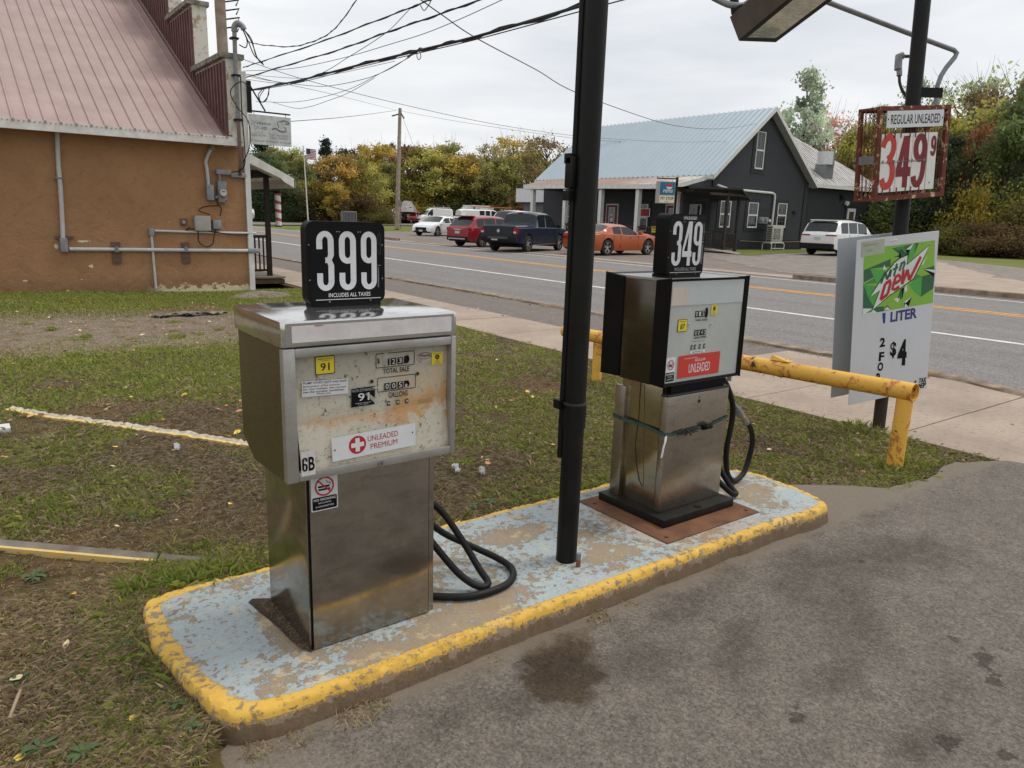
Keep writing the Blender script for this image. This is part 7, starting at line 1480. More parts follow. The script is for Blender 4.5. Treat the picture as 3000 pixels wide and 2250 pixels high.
# --- white three row suv at the right
h=R_(-2); qL=(41.43,25.31); M=place_by_wheel((41.45,23.63),R_(4),(-1.62,-.86),1.13)
jp=car('suv','white three row suv seen from behind parked beside the annex',M,whp,5.20,1.98,1.82,3.09,.90,.40,
  [(-2.6,1.05),(-2.55,1.14),(-2.45,1.20),(-2.12,1.72),(-1.9,1.80),(-.3,1.83),(.45,1.78),(.75,1.70),(1.42,1.20),(2.3,1.10),(2.52,.98),(2.6,.75)],[(-2.6,1.04),(-2.4,1.13),(-.8,1.14),(1.4,1.10),(2.6,.8)],[(-2.02,-1.25),(-1.18,-.25),(-.17,.84)],(.78,1.38),(-2.44,-2.13),zb=.32,tumble=.80,seams=(-1.2,-.2,.86),pinch=.90,mirror='black')
for sy in (1,-1): mb=MB(M); mb.box(-2.615,-2.30,sy*.93-(.52 if sy>0 else 0),sy*.93+(0 if sy>0 else .52),1.00,1.07,taill,bev=.015); mb.build('tail_light',jp)
mb=MB(M); mb.box(-2.70,-2.40,-.90,.90,.34,.62,arch_m,bev=.05); mb.box(-2.71,-2.68,-.80,.80,.60,.63,taill); mb.build('bumper',jp)
mb=MB(M); mb.box(-2.625,-2.60,-.17,.17,.80,.94,plate_m); mb.text; mb.build('licence_plate',jp); mb=MB(M); mb.box(-2.24,-1.9,-.68,.68,1.76,1.81,whp,bev=.01); mb.build('spoiler',jp)
mb=MB(M); mb.box(-1.7,.5,.74,.78,1.82,1.87,arch_m); mb.box(-1.7,.5,-.78,-.74,1.82,1.87,arch_m); mb.build('roof_rail',jp)
# --- vans at the far side of the lot
h=R_(176); q=gnd(1251,655); M=place_by_wheel((q.x,q.y),h,(1.85,.9),1.02)
v1=car('van','white high roof van with black bumper and roof rack, left of the other vans',M,whp,5.95,2.06,2.55,3.75,1.02,.36,
  [(-2.97,1.3),(-2.95,2.35),(-2.8,2.50),(.6,2.55),(1.1,2.42),(1.35,2.15),(2.15,1.42),(2.75,1.18),(2.95,.9),(2.975,.7)],[(-2.97,1.2),(1.0,1.28),(2.1,1.24),(2.975,.7)],[(.78,1.72)],(1.36,2.12),None,zb=.30,tumble=.86,lower=arch_m,pinch=.93)
mb=MB(M)
for x in (-2.3,-1.2,0,.6): mb.box(x-.04,x+.04,-.9,.9,2.60,2.68,white_paint); mb.box(x-.04,x+.04,.86,.94,2.5,2.95 if x in (-1.2,.6) else 2.75,white_paint)
mb.box(-2.4,.8,.86,.92,2.64,2.70,white_paint); mb.box(-2.4,.8,-.92,-.86,2.64,2.70,white_paint); mb.build('roof_rack',v1)
mb=MB(M); mb.box(-2.6,-.6,1.02,1.045,.55,1.05,K('dark_livery',(.03,.03,.035),bmp=0)); mb.box(-1.9,-1.3,1.04,1.05,.6,1.0,K('red_livery',(.3,.05,.05),bmp=0)); mb.build('livery',v1)
h=R_(186); q=at(1372,650,118); M=wpos(q.x,q.y,h,1.05)
v2=car('box_truck','white cab box truck with blue lettering between the two white vans',M,whp,6.4,2.1,2.1,4.0,1.0,.38,
  [(-3.2,.9),(-3.1,1.0),(.1,1.05),(.2,1.9),(.5,2.1),(.9,2.06),(1.15,1.98),(1.95,1.38),(2.9,1.15),(3.15,.9),(3.2,.7)],[(-3.2,.8),(0,.9),(.3,1.25),(1.9,1.2),(3.2,.7)],[(.45,1.45)],(1.2,1.92),None,zb=.34,tumble=.86)
mb=MB(M); mb.box(-3.3,.25,-1.12,1.12,.85,3.0,white_sign,bev=.05); bx=mb.build('cargo_box',v2)
mb=MB(M@Matrix(((-1,0,0,0),(0,0,1,1.122),(0,1,0,0),(0,0,0,1)))); mb.rect(-.05,2.0,.40,2.7,.004,K('blue_logo',(.04,.05,.25),bmp=0)); mb.rect(.05,2.2,.3,2.5,.008,white_sign); mb.text('GLASS',.65,2.2,2.9,2.6,.004,K('grey_blue_ink',(.1,.12,.22),bmp=0)) if False else mb.text('GL',.65,2.15,1.45,2.6,.004,K('grey_blue_ink',(.1,.12,.22),bmp=0)); mb.build('box_lettering',bx)
h=R_(-12); q=at(1412,655,84); M=wpos(q.x,q.y,h,1.08)
v3=car('van','white passenger van with side windows and red ladders on its roof, facing right',M,whp,5.4,2.0,2.15,3.5,.85,.37,
  [(-2.7,1.2),(-2.65,2.0),(-2.4,2.13),(.9,2.15),(1.2,2.08),(1.85,1.45),(2.55,1.2),(2.68,.95),(2.7,.75)],[(-2.7,1.2),(1.8,1.3),(2.7,.8)],[(-.65,-.10),(.02,.52),(.66,1.32)],(1.22,1.82),None,zb=.34,tumble=.84)
mb=MB(M); ldr=K('ladder_pink',lin(206,120,104)[:3],lin(180,96,86)[:3],sc=4)
for y in (-.55,-.15,.25,.6): mb.box(-1.0,3.2,y-.03,y+.03,2.34,2.44,ldr)
for i in range(14): mb.box(-.9+i*.3,-.86+i*.3,-.55,.6,2.37,2.41,ldr)
mb.box(-2.0,-1.95,-.8,.8,2.15,2.32,white_paint); mb.box(.9,.95,-.8,.8,2.15,2.32,white_paint); mb.build('ladder_rack',v3)
h=R_(200); q=at(1345,668,72); M=wpos(q.x,q.y,h,1.0)
car('sedan','white car half hidden between the white sedan and the passenger van',M,whp,4.8,1.84,1.48,2.8,.95,.34,
  [(-2.4,.98),(-1.8,1.12),(-1.0,1.42),(-.3,1.48),(.4,1.44),(1.2,1.02),(2.2,.82),(2.4,.6)],[(-2.4,.92),(1.1,.94),(2.4,.6)],[(-1.2,-.3),(-.22,.95)],(.46,1.16),(-1.78,-1.05),zb=.24,tumble=.74)
h=R_(150); q=at(1213,652,126); M=wpos(q.x,q.y,R_(20),1.05)
rp_=car('pickup_truck','red pickup truck at the far left end of the row of vans',M,car_paint('dull_red_paint',(.25,.02,.02)),5.4,1.98,1.85,3.5,.95,.38,
  [(-2.7,1.1),(-.6,1.14),(-.5,1.75),(-.3,1.84),(.5,1.85),(.8,1.78),(1.4,1.2),(2.6,1.05),(2.7,.9)],[(-2.7,1.05),(1.4,1.08),(2.7,.9)],[(-.4,.1),(.18,1.15)],(.82,1.36),None,zb=.4,tumble=.84,top_dark=(-2.6,-.7))
mb=MB(M); mb.box(-2.78,-2.69,-.9,.9,.45,1.12,arch_m,bev=.02); mb.build('tailgate',rp_)
# ------------------------------------------------------------------ vegetation
leaf_m,nt,b=_mat('foliage'); oi=node(nt,'ShaderNodeObjectInfo'); va=node(nt,'ShaderNodeVertexColor'); va.layer_name='Col'
c=mix(nt,1.0,oi.outputs['Color'],va.outputs['Color'],'MULTIPLY'); sock(nt,b,'Base Color',c); b.inputs['Roughness'].default_value=.7; b.inputs['Specular IOR Level'].default_value=.2
tr_=node(nt,'ShaderNodeBsdfTranslucent'); nt.links.new(c,tr_.inputs['Color']); ms=node(nt,'ShaderNodeMixShader'); ms.inputs[0].default_value=.52; nt.links.new(b.outputs[0],ms.inputs[1]); nt.links.new(tr_.outputs[0],ms.inputs[2]); nt.links.new(ms.outputs[0],nt.nodes['Material Output'].inputs['Surface'])
bark_m=K('bark',lin(96,84,74)[:3],lin(66,58,50)[:3],sc=3,rough=.95)
def quads_mesh(name,C,size,cols,mats=leaf_m,asp=.62,flat=0.,seed=0):
    """n random leaf-cluster faces (two crossed triangles-ish quads) at centres C"""
    r=np.random.default_rng(seed); n=len(C)
    a=r.normal(size=(n,3)); a[:,2]*=(1-flat*.9); a/=np.linalg.norm(a,axis=1)[:,None]; t=r.normal(size=(n,3)); b_=np.cross(a,t); b_/=np.linalg.norm(b_,axis=1)[:,None]
    s=(size*(.6+.8*r.random(n)))[:,None]; a=a*s; b_=b_*s*asp
    V=np.empty((n,5,3)); V[:,0]=C-a; V[:,1]=C-a*.2+b_; V[:,2]=C+a*.55+b_*.6; V[:,3]=C+a; V[:,4]=C-a*.1-b_
    me=bpy.data.meshes.new(name); me.vertices.add(n*5); me.vertices.foreach_set('co',V.ravel()); me.loops.add(n*5); me.polygons.add(n)
    me.loops.foreach_set('vertex_index',np.arange(n*5)); me.polygons.foreach_set('loop_start',np.arange(n)*5); me.polygons.foreach_set('loop_total',np.full(n,5)) if False else None
    me.polygons.foreach_set('use_smooth',np.zeros(n,bool)); me.update(calc_edges=True); me.validate()
    ca=me.color_attributes.new('Col','FLOAT_COLOR','POINT'); cc=np.ones((n,5,4)); cc[:,:,:3]=cols[:,None,:]; ca.data.foreach_set('color',cc.ravel()); me.materials.append(mats); return me
def tree_mesh(seed,H,R,trunk,nclump,nleaf,lsize,shape='round',base=.22,bare=0.,tone=(1,1,1),tone2=(1.25,1.2,.8),gap=1.0):
    r=np.random.default_rng(seed); cl=[]
    segs=[]
    top=Vector((r.normal()*.03*H,r.normal()*.03*H,H*.82))
    for i in range(nclump):
        h=r.random(); 
        if shape=='round': z=base+(1-base)*(h**.85); rad=R*math.sqrt(max(.05,1-((z-.56)/.50)**2)) if abs(z-.56)<.5 else R*.25
        elif shape=='column': z=base+(1-base)*h; rad=R*(math.sin(min(1,(z-base*.5)/(1-base*.5))*math.pi*.92+.12)**.7 if z<1 else .1)
        elif shape=='cone': z=base+(1-base)*h; rad=R*(1.02-z)*1.25
        else: z=base*.3+(1-base*.3)*h; rad=R*math.sqrt(max(.1,1-(z*.95)**2))
        th=r.random()*6.283; k=(r.random()**.5)*rad
        cl.append((k*math.cos(th),k*math.sin(th),z*H,k/max(.01,rad)))
    C=[];co=[]
    cr=R*(.30 if shape!='cone' else .22)*gap
    for (x,y,z,k) in cl:
        n=int(nleaf/nclump*(.6+.8*r.random())); rr=cr*(.55+.8*r.random())
        p=r.normal(size=(n,3))*np.array([rr,rr,rr*.72])*.62+np.array([x,y,z])
        if shape=='cone': p[:,2]-=.25*np.hypot(p[:,0],p[:,1])
        C.append(p); m=r.random(); base_c=np.array(tone)*(1-m)+np.array(tone2)*m
        s=.55+.9*r.random(); co.append(np.clip(base_c*s*(.82+.36*r.random((n,1))),0,3))
    C=np.concatenate(C); co=np.concatenate(co); C[:,2]=np.maximum(C[:,2],.1)
    me=quads_mesh('crown',C,lsize,co,seed=seed)
    mb=MB(); mb.tube([(0,0,-.3),(top.x*.3,top.y*.3,H*.3),(top.x*.7,top.y*.7,H*.6),(top.x,top.y,top.z)],1,bark_m,n=7,rr=[trunk,trunk*.8,trunk*.5,trunk*.12])
    for (x,y,z,k) in cl[:int(18+bare*60)]:
        z0=max(base*H*.6,z-abs(math.hypot(x,y))*.9-.05*H); q=z0/H; s=Vector((top.x*q,top.y*q,z0)); e=Vector((x,y,z+R*.1)); mid=s.lerp(e,.55)+Vector((0,0,-R*.06)); mb.tube([s,mid,e],1,bark_m,n=4,rr=[trunk*.33,trunk*.2,trunk*.05])
        if bare:
            for _ in range(3): e2=e+Vector((r.normal()*R*.22,r.normal()*R*.22,abs(r.normal())*R*.25)); mb.tube([mid.lerp(e,.5),e2],1,bark_m,n=3,rr=[trunk*.08,trunk*.03])
    tm=bpy.data.meshes.new('trunk'); tm.from_pydata([tuple(v) for v in mb.v],[],mb.f); tm.materials.append(bark_m); return me,tm
PROTO={}
for k in range(4): PROTO['round%d'%k]=tree_mesh(10+k,10,3.9,.28,90,9500,.165,'round',.06,bare=.3,tone=(1,1,1),tone2=(1.5,1.4,1.1),gap=.62)
for k in range(2): PROTO['thin%d'%k]=tree_mesh(30+k,10,3.2,.22,44,3200,.13,'round',.25,bare=1,gap=.8)
PROTO['column']=tree_mesh(40,12,2.1,.25,80,6500,.14,'column',.15,tone=(1,1,1),tone2=(1.4,1.4,1.5),gap=.9)
PROTO['cone']=tree_mesh(41,12,2.6,.25,80,12000,.15,'cone',.10,tone=(.9,1,1),tone2=(.7,.8,.8))
PROTO['bush0']=tree_mesh(50,3,3.2,.10,40,8000,.10,'bush',.1); PROTO['bush1']=tree_mesh(51,3,3.0,.10,36,7000,.10,'bush',.1,tone2=(1.3,1.1,.8))
def tree(kind,x,y,H,wd,colr,label,name='tree',cat='tree',group=None,z=0,rz=None):
    me,tm=PROTO[kind]; r=Vector((x,y,0)); t=bpy.data.objects.new(name,None); COL.objects.link(t); t.location=(x,y,z)
    bh={'c':12,'b':3}.get(kind[0],10); s=H/bh; t.scale=(s*wd,s*wd,s); t.rotation_euler=(0,0,(x*7.3+y*3.1)%6.28 if rz is None else rz); tag(t,label,cat,group)
    a=bpy.data.objects.new('crown' if cat=='tree' else 'foliage',me); a.parent=t; a.color=(*colr,1); COL.objects.link(a)
    b_=bpy.data.objects.new('trunk' if cat=='tree' else 'stem',tm); b_.parent=t; COL.objects.link(b_); return t
CO=dict(yel=(.32,.25,.055),gold=(.29,.20,.06),olive=(.135,.135,.042),green=(.072,.098,.034),dgreen=(.030,.048,.022),orange=(.21,.125,.055),red=(.16,.055,.036),ygreen=(.18,.175,.045),brown=(.13,.092,.05),pale=(.25,.22,.12),silver=(.22,.25,.18),pink=(.30,.17,.15),con=(.018,.032,.020),rust=(.17,.09,.05))
# each: (photo px of the trunk, depth, height in metres, width factor, kind, colour, words)
TR=[
 (775,116,14.2,.9,'cone','con','tall dark conifer rising just right of the salon sign'),
 (752,100,11.0,1.0,'round0','dgreen','dark green tree seen through the salon porch'),
 (800,104,10.8,1.0,'round1','green','deep green tree left of the flagpole'),
 (842,112,10.6,1.0,'round2','olive','olive green tree right behind the flagpole'),
 (872,128,12.5,.9,'round3','green','mid green tree just right of the flagpole'),
 (915,135,11.5,.9,'round0','rust','rust tinged tree behind the flag'),
 (960,122,13.0,.8,'cone','con','dark bushy conifer behind the golden tree'),
 (1022,140,16.8,.75,'round1','con','dark round topped pine standing above the treeline'),
 (1000,108,11.4,.95,'round2','gold','bright golden tree above the price sign 399'),
 (985,104,7.6,.9,'round3','yel','small yellow tree beneath the golden tree'),
 (1070,110,11.6,1.0,'round0','ygreen','yellow green tree left of the utility pole'),
 (1100,126,13.6,.9,'round1','yel','tall yellow tree behind the left side of the utility pole'),
 (1142,132,13.0,.8,'round2','red','red tree beside the utility pole'),
 (1150,140,15.0,.5,'cone','con','slim dark conifer just behind the utility pole'),
 (1125,112,9.6,.9,'round3','olive','dull olive tree at the foot of the treeline by the pole'),
 (1200,118,12.0,1.0,'round1','orange','orange tinted tree right of the utility pole'),
 (1245,114,11.6,1.1,'round0','ygreen','broad yellow green tree above the high roof van'),
 (1300,120,12.4,1.0,'round3','olive','tall olive tree above the vans'),
 (1345,116,12.0,.9,'round2','yel','pale yellow tree behind the box truck'),
 (1390,124,12.6,1.0,'round1','ygreen','green and yellow tree behind the passenger van'),
 (1430,116,13.8,.8,'thin0','pale','half bare tree with pale leaves above the red ladders'),
 (1462,112,11.6,1.0,'round0','olive','olive tree left of the porch roof'),
 (1500,120,14.4,1.0,'thin1','yel','tall sparse yellow tree near the store porch'),
 (1540,118,12.0,1.0,'round3','ygreen','yellow green tree behind the low building'),
 (1592,104,12.2,1.0,'thin0','brown','nearly bare tree at the left end of the store roof'),
 (1575,108,8.2,.8,'cone','con','small dark evergreen beside the left end of the store roof'),
 (1640,112,9.6,1.1,'round2','olive','olive tree hidden behind the left corner of the store'),
 (1530,104,5.6,1.2,'round1','orange','low orange tree behind the low building sign band'),
 # behind and right of the store
 (2326,82,17.6,.85,'column','silver','tall silver green poplar rising behind the gable'),
 (2392,90,14.2,.9,'thin1','pink','sparse pink leaved tree right of the poplar'),
 (2425,96,11.0,1.0,'thin0','orange','thin orange tree top showing above the annex roof'),
 (2520,78,11.8,.7,'round2','ygreen','yellow green tree just left of the price box'),
 (2545,88,15.2,.7,'column','silver','silvery poplar left of the price box'),
 (2630,84,17.4,.7,'column','silver','silvery poplar directly behind the sign pole'),
 (2575,70,6.2,.7,'round1','rust','rusty orange tree below the price box'),
 (2700,74,12.6,.9,'round0','ygreen','yellow green tree just right of the price box'),
 (2790,76,15.8,.9,'thin0','silver','grey green willow high right of the price box'),
 (2860,70,13.6,1.0,'thin0','brown','brown leaved tree right of the price box'),
 (2900,66,12.0,.95,'round2','ygreen','yellow green tree at mid right'),
 (2960,72,16.0,1.0,'thin1','silver','tall grey green willow near the right edge'),
 (3020,66,15.4,.5,'round3','rust','rust topped tree at the right edge'),
 (3060,62,13.4,1.0,'round1','green','green tree cut off by the right edge of the frame'),
 (2838,60,9.6,.42,'thin1','red','red leaved tree behind the yellow shrubs at the right'),
 (2950,58,9.6,.9,'round3','green','green tree low at the right edge'),
 (2745,62,8.8,1.0,'round0','dgreen','dark green tree behind the sign pole at right'),
 (2655,64,7.6,.9,'round1','dgreen','dark tree behind the lower sign pole'),
 (3120,64,14.0,1.1,'round2','olive','olive tree just beyond the right edge'),
]
for (px,d,H,wd,kind,co,lab) in TR:
    if 1090<px<1700: d*=1.27; H*=1.24
    if px<1700: H*=.80*(.88+.34*abs(math.sin(px*1.7))); wd*=1.1; co_=np.array(CO[co])*(1.3 if co in ('yel','gold','orange','rust','red','pink') else 1.8)+.03
    else: co_=np.array(CO[co])*1.75+.02
    q=at(px,640,d); tree(kind,q.x,q.y,H,wd,tuple(co_),lab,group='autumn trees behind the street')
SH=[(2870,56,4.4,.55,'bush0','yel','bright yellow shrub at the right below the red tree'),(2830,58,3.4,.6,'bush1','gold','golden yellow shrub right of the drink board'),(2935,55,3.8,.9,'bush0','olive','olive shrub near the right edge'),(2760,58,3.2,1.0,'bush1','dgreen','dark shrub just right of the drink board'),
 (2995,54,3.0,1.1,'bush1','brown','brown weedy shrub at the right edge'),(2700,60,3.0,1.2,'bush0','olive','olive shrub behind the drink board'),(2610,62,3.4,1.2,'bush0','green','green shrub behind the white suv'),(2880,52,1.9,1.3,'bush1','brown','low brown brush in front of the yellow shrub'),(2800,53,1.6,1.2,'bush0','olive','low olive brush beside the far grass'),(2960,51,1.8,1.4,'bush0','brown','low dry brush at the far right'),
 (745,98,3.4,1.4,'bush0','dgreen','dark shrub seen low through the porch'),(820,104,3.4,1.6,'bush1','dgreen','dark green shrub left of the flagpole foot'),(875,106,3.2,1.5,'bush0','brown','brown shrub right of the flagpole foot'),(935,108,3.6,1.5,'bush1','olive','olive shrub behind the grey cabinet'),(990,110,4.2,1.5,'bush0','gold','yellow shrub low under the golden tree'),(1060,106,3.4,1.4,'bush1','brown','brown brush left of the boulder'),(1105,104,2.0,1.2,'bush0','olive','low green brush by the boulder'),
 (1240,148,5.4,1.6,'bush0','olive','olive brush behind the high roof van'),(1320,146,5.4,1.6,'bush1','green','green brush behind the box truck'),(1400,146,5.4,1.6,'bush0','dgreen','dark brush behind the passenger van'),(1480,142,6.2,1.5,'bush1','olive','olive brush left of the low building'),(1185,142,4.8,1.4,'bush1','yel','yellow brush above the old shed')]
for (px,d,H,wd,kind,co,lab) in SH:
    q=at(px,640,d); tree(kind,q.x,q.y,H,wd,CO[co],lab,name='shrub',cat='shrub',group='shrubs along the treeline')
# far-off wood closing the gaps behind the single trees
def wood(name,px0,px1,d,h,n,cols,seed):
    r=np.random.default_rng(seed); a=at(px0,640,d);b_=at(px1,640,d); t=r.random(n); dep=r.random(n); z=r.random(n)**.8
    top=h*(.55+.45*fbm(t*12,t*3+seed,seed)); C=np.stack([a.x+(b_.x-a.x)*t+dep*10*.6+r.normal(size=n)*.5,a.y+(b_.y-a.y)*t+dep*10*.8+r.normal(size=n)*.5,z*top],1)
    w=fbm(t*9,z*3,seed+4); pal=np.array([CO[c] for c in cols]); k=np.clip((w*1.6-.3)*len(cols),0,len(cols)-1).astype(int); cc=pal[k]*1.4*(.6+.7*r.random((n,1)))
    me=quads_mesh(name,C,.42,cc,seed=seed); o=bpy.data.objects.new(name,me); COL.objects.link(o); o.color=(1,1,1,1); tag(o,None,None,None,'stuff'); return o
wood('far_wood',560,1700,178,10.5,60000,['green','olive','ygreen','pale','brown','olive'],3); wood('far_wood',2380,3300,98,12.5,60000,['dgreen','dgreen','olive','green','brown','rust'],8)
o=None
# ------------------------------------------------------------------ grass, thatch, weeds, fallen leaves
grass_m,nt,b=_mat('grass_blade'); va=node(nt,'ShaderNodeVertexColor'); va.layer_name='Col'; sock(nt,b,'Base Color',va.outputs['Color']); b.inputs['Roughness'].default_value=.7; b.inputs['Specular IOR Level'].default_value=.15
tr_=node(nt,'ShaderNodeBsdfTranslucent'); nt.links.new(va.outputs['Color'],tr_.inputs['Color']); ms=node(nt,'ShaderNodeMixShader'); ms.inputs[0].default_value=.42; nt.links.new(b.outputs[0],ms.inputs[1]); nt.links.new(tr_.outputs[0],ms.inputs[2]); nt.links.new(ms.outputs[0],nt.nodes['Material Output'].inputs['Surface'])
def blades(name,P,h,wd,lean,cols,seed=1):
    r=np.random.default_rng(seed); n=len(P); th=r.random(n)*6.283; d=np.stack([np.cos(th),np.sin(th),np.zeros(n)],1); s=np.stack([-np.sin(th),np.cos(th),np.zeros(n)],1)
    hh=h[:,None]; ln=lean[:,None]; up=np.array([0,0,1.])
    mid=P+up*hh*.55*(1-ln*.45)+d*hh*ln*.35; tip=P+up*hh*(1-ln*.75)+d*hh*ln*.95; w2=wd[:,None]
    V=np.empty((n,5,3)); V[:,0]=P-s*w2*.5; V[:,1]=P+s*w2*.5; V[:,2]=mid+s*w2*.42; V[:,3]=tip; V[:,4]=mid-s*w2*.42
    me=bpy.data.meshes.new(name); me.vertices.add(n*5); me.vertices.foreach_set('co',V.ravel()); me.loops.add(n*5); me.polygons.add(n); me.loops.foreach_set('vertex_index',np.arange(n*5)); me.polygons.foreach_set('loop_start',np.arange(n)*5); me.polygons.foreach_set('use_smooth',np.zeros(n,bool)); me.update(calc_edges=True)
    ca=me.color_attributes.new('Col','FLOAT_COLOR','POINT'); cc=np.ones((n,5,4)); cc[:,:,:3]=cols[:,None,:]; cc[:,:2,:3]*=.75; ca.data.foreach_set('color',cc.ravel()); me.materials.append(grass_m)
    o=bpy.data.objects.new(name,me); COL.objects.link(o); return o
def inside_poly(x,y,poly):
    c=np.zeros(len(x),bool); n=len(poly)
    for i in range(n):
        x1,y1=poly[i];x2,y2=poly[(i+1)%n]
        if y1==y2: continue
        k=((y1>y)!=(y2>y))&(x<(x2-x1)*(y-y1)/(y2-y1)+x1); c^=k
    return c
AP=ap; IS=isl
def lawn_pts(n,x0,x1,y0,y1,r):
    x=x0+(x1-x0)*r.random(n); y=y0+(y1-y0)*r.random(n)
    k=~inside_poly(x,y,[(a+(.0),b_) for a,b_ in AP])&~inside_poly(x,y,IS)&(x<6.12+.05*np.sin(y*3))&(y<15.66)
    # camera-visible wedge only
    dpt=x*_f.x+y*_f.y; lat=x*_r0.x+y*_r0.y; k&=(dpt>.8)&(abs(lat)<dpt*.78+.6)
    return x[k],y[k]
r=np.random.default_rng(21)
def greenmask(x,y):
    g=fbm(x*1.5,y*1.5,11,5); g2=fbm(x*.5+3,y*.5,12,3); m=np.clip((g-.37)*5.5+(g2-.42)*4,0,1)*(.62+.38*vn(x*9,y*9,40))
    gravelz=np.exp(-((y-11.1)/1.6)**2)*(x<4.6); m=m*(1-.92*gravelz)
    wall=np.exp(-((y-14.6)/1.3)**2); band=np.exp(-((y-8.6)/.8)**2)*np.clip((3.8-x)/2,0,1)*.8
    near=np.clip((2.6-y)/1.2,0,1)*(x<.6)
    return np.clip(m+wall+band-.35*near,0,1)
def colgrass(x,y,r,green):
    n=len(x); g1=np.array([.15,.20,.045]); g2=np.array([.36,.38,.10]); st_=np.array([.52,.43,.28]); br=np.array([.27,.195,.12])
    t=r.random((n,1)); G_=g1*(1-t)+g2*t; t2=r.random((n,1)); D_=st_*(1-t2)+br*t2
    k=(r.random(n)<green)[:,None]; return np.where(k,G_,D_)*1.38
# near dense lawn
x,y=lawn_pts(560000,-5.5,6.2,.6,7.5,r); gm=greenmask(x,y); d=x*_f.x+y*_f.y; keep=r.random(len(x))<np.clip(.30+gm*.8,0,1)*np.clip(4.2/np.maximum(d,1),.25,1); x=x[keep];y=y[keep];gm=gm[keep];d=d[keep]
z=lawn_h(x,y)-.003; n=len(x); h=np.where(r.random(n)<gm*.9,.020+.040*r.random(n)*(.5+gm),.010+.022*r.random(n))*np.where(r.random(n)<.03,1.9,1); wd=.0014+.0010*r.random(n)+.0003*d; ln=np.clip(.35+.6*r.random(n)+(1-gm)*.25,0,1.15)
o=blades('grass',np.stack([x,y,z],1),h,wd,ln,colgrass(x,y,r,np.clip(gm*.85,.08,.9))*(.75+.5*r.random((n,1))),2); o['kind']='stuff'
# far lawn
x,y=lawn_pts(330000,-13,6.2,7.0,15.68,r); gm=greenmask(x,y); keep=r.random(len(x))<np.clip(.12+gm,0,1); x=x[keep];y=y[keep];gm=gm[keep]; n=len(x); z=lawn_h(x,y)-.003
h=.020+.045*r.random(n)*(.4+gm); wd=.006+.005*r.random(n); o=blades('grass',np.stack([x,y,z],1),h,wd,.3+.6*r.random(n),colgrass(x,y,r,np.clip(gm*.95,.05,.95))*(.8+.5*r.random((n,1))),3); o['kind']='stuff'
# thatch: straw lying flat
x,y=lawn_pts(420000,-4.5,6.2,.6,9,r); d=x*_f.x+y*_f.y; gm=greenmask(x,y); keep=r.random(len(x))<np.clip(4.5/np.maximum(d,1),.2,1)*(1-.55*gm)*np.clip(.2+1.5*(fbm(x*1.1,y*1.1,31,3)-.30),.15,1); x=x[keep];y=y[keep];d=d[keep];n=len(x)
z=lawn_h(x,y)+.001+.010*r.random(n); t=r.random((n,1)); cc=(np.array([.55,.46,.32])*(1-t)+np.array([.25,.18,.115])*t)
o=blades('dead_thatch',np.stack([x,y,z],1),.02+.045*r.random(n),.0010+.00025*d,np.full(n,1.15)+.1*r.random(n),cc,5); o['kind']='stuff'
# extra fine layer close to the camera
x,y=lawn_pts(420000,-.9,1.0,.9,3.6,r); gm=greenmask(x,y)*np.clip((y-1.2)/1.6,.25,1); k=r.random(len(x))<np.clip(.25+gm,0,1); x=x[k];y=y[k];gm=gm[k];n=len(x); fl=r.random(n)<.62
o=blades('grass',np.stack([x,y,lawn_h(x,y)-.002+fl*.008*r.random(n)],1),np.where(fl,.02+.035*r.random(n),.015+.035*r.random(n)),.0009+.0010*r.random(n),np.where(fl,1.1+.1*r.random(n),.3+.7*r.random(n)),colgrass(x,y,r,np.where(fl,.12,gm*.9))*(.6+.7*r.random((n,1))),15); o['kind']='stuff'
# taller tufts: along edges and around posts
def tuft(cx,cy,rad,n,hh,green,seed,z0=None):
    rr=np.random.default_rng(seed); a=rr.random(n)*6.283; k=rad*np.sqrt(rr.random(n)); x=cx+k*np.cos(a); y=cy+k*np.sin(a); z=np.where(inside_poly(x,y,AP),.014,lawn_h(x,y)-.003) if z0 is None else np.full(n,z0)
    return x,y,z,hh*(.35+.8*rr.random(n)),np.full(n,green)
T=[]
rt=random.Random(5)
spots=[(5.25,2.45,.22,260,.10,.85),(5.45,2.32,.12,150,.12,.9),(6.05,3.05,.16,220,.12,.8),(5.9,2.75,.2,200,.08,.7),(4.9,2.35,.25,260,.06,.8),(5.6,2.6,.3,300,.06,.6),(4.4,3.0,.3,260,.06,.7),(5.3,5.58,.2,220,.10,.8),(2.9,3.16,.35,320,.07,.9),(3.25,3.12,.15,200,.10,.9),(2.0,3.16,.3,240,.05,.5),(1.55,3.2,.15,150,.10,.95),(1.25,3.16,.2,200,.06,.8),(.72,3.2,.14,260,.13,.95),(.55,3.28,.12,200,.12,.9),(.86,3.16,.12,160,.09,.9),(.38,3.18,.12,120,.07,.8),(1.0,3.35,.2,200,.08,.9),
 (-.25,2.75,.08,120,.06,.95),(.28,2.35,.06,80,.05,.95),(.32,2.2,.05,80,.05,.95),(-.35,3.35,.1,140,.08,.95),(0.1,2.6,.1,60,.05,.7),(.60,2.06,.05,90,.035,.15),(.72,2.05,.05,60,.03,.1),(.93,2.04,.07,120,.045,.05),(1.02,2.05,.04,60,.03,.3),(2.05,2.055,.06,110,.035,.03),(2.25,2.06,.04,60,.025,.03),(2.9,2.06,.05,50,.02,.05),(1.5,2.05,.05,40,.02,.1),(1.1,6.3,.12,200,.09,.97),(-.2,5.2,.1,150,.08,.95),(2.3,6.6,.25,250,.07,.9),(1.8,5.5,.3,260,.06,.9),(.6,5.0,.3,260,.06,.9),(2.1,4.6,.25,240,.06,.9),(3.6,4.4,.3,240,.06,.8),(4.8,4.4,.3,240,.06,.7)]
for s_,(cx,cy,rad,n_,hh,gr) in enumerate(spots): T.append(tuft(cx,cy,rad,n_,hh,gr,s_+60))
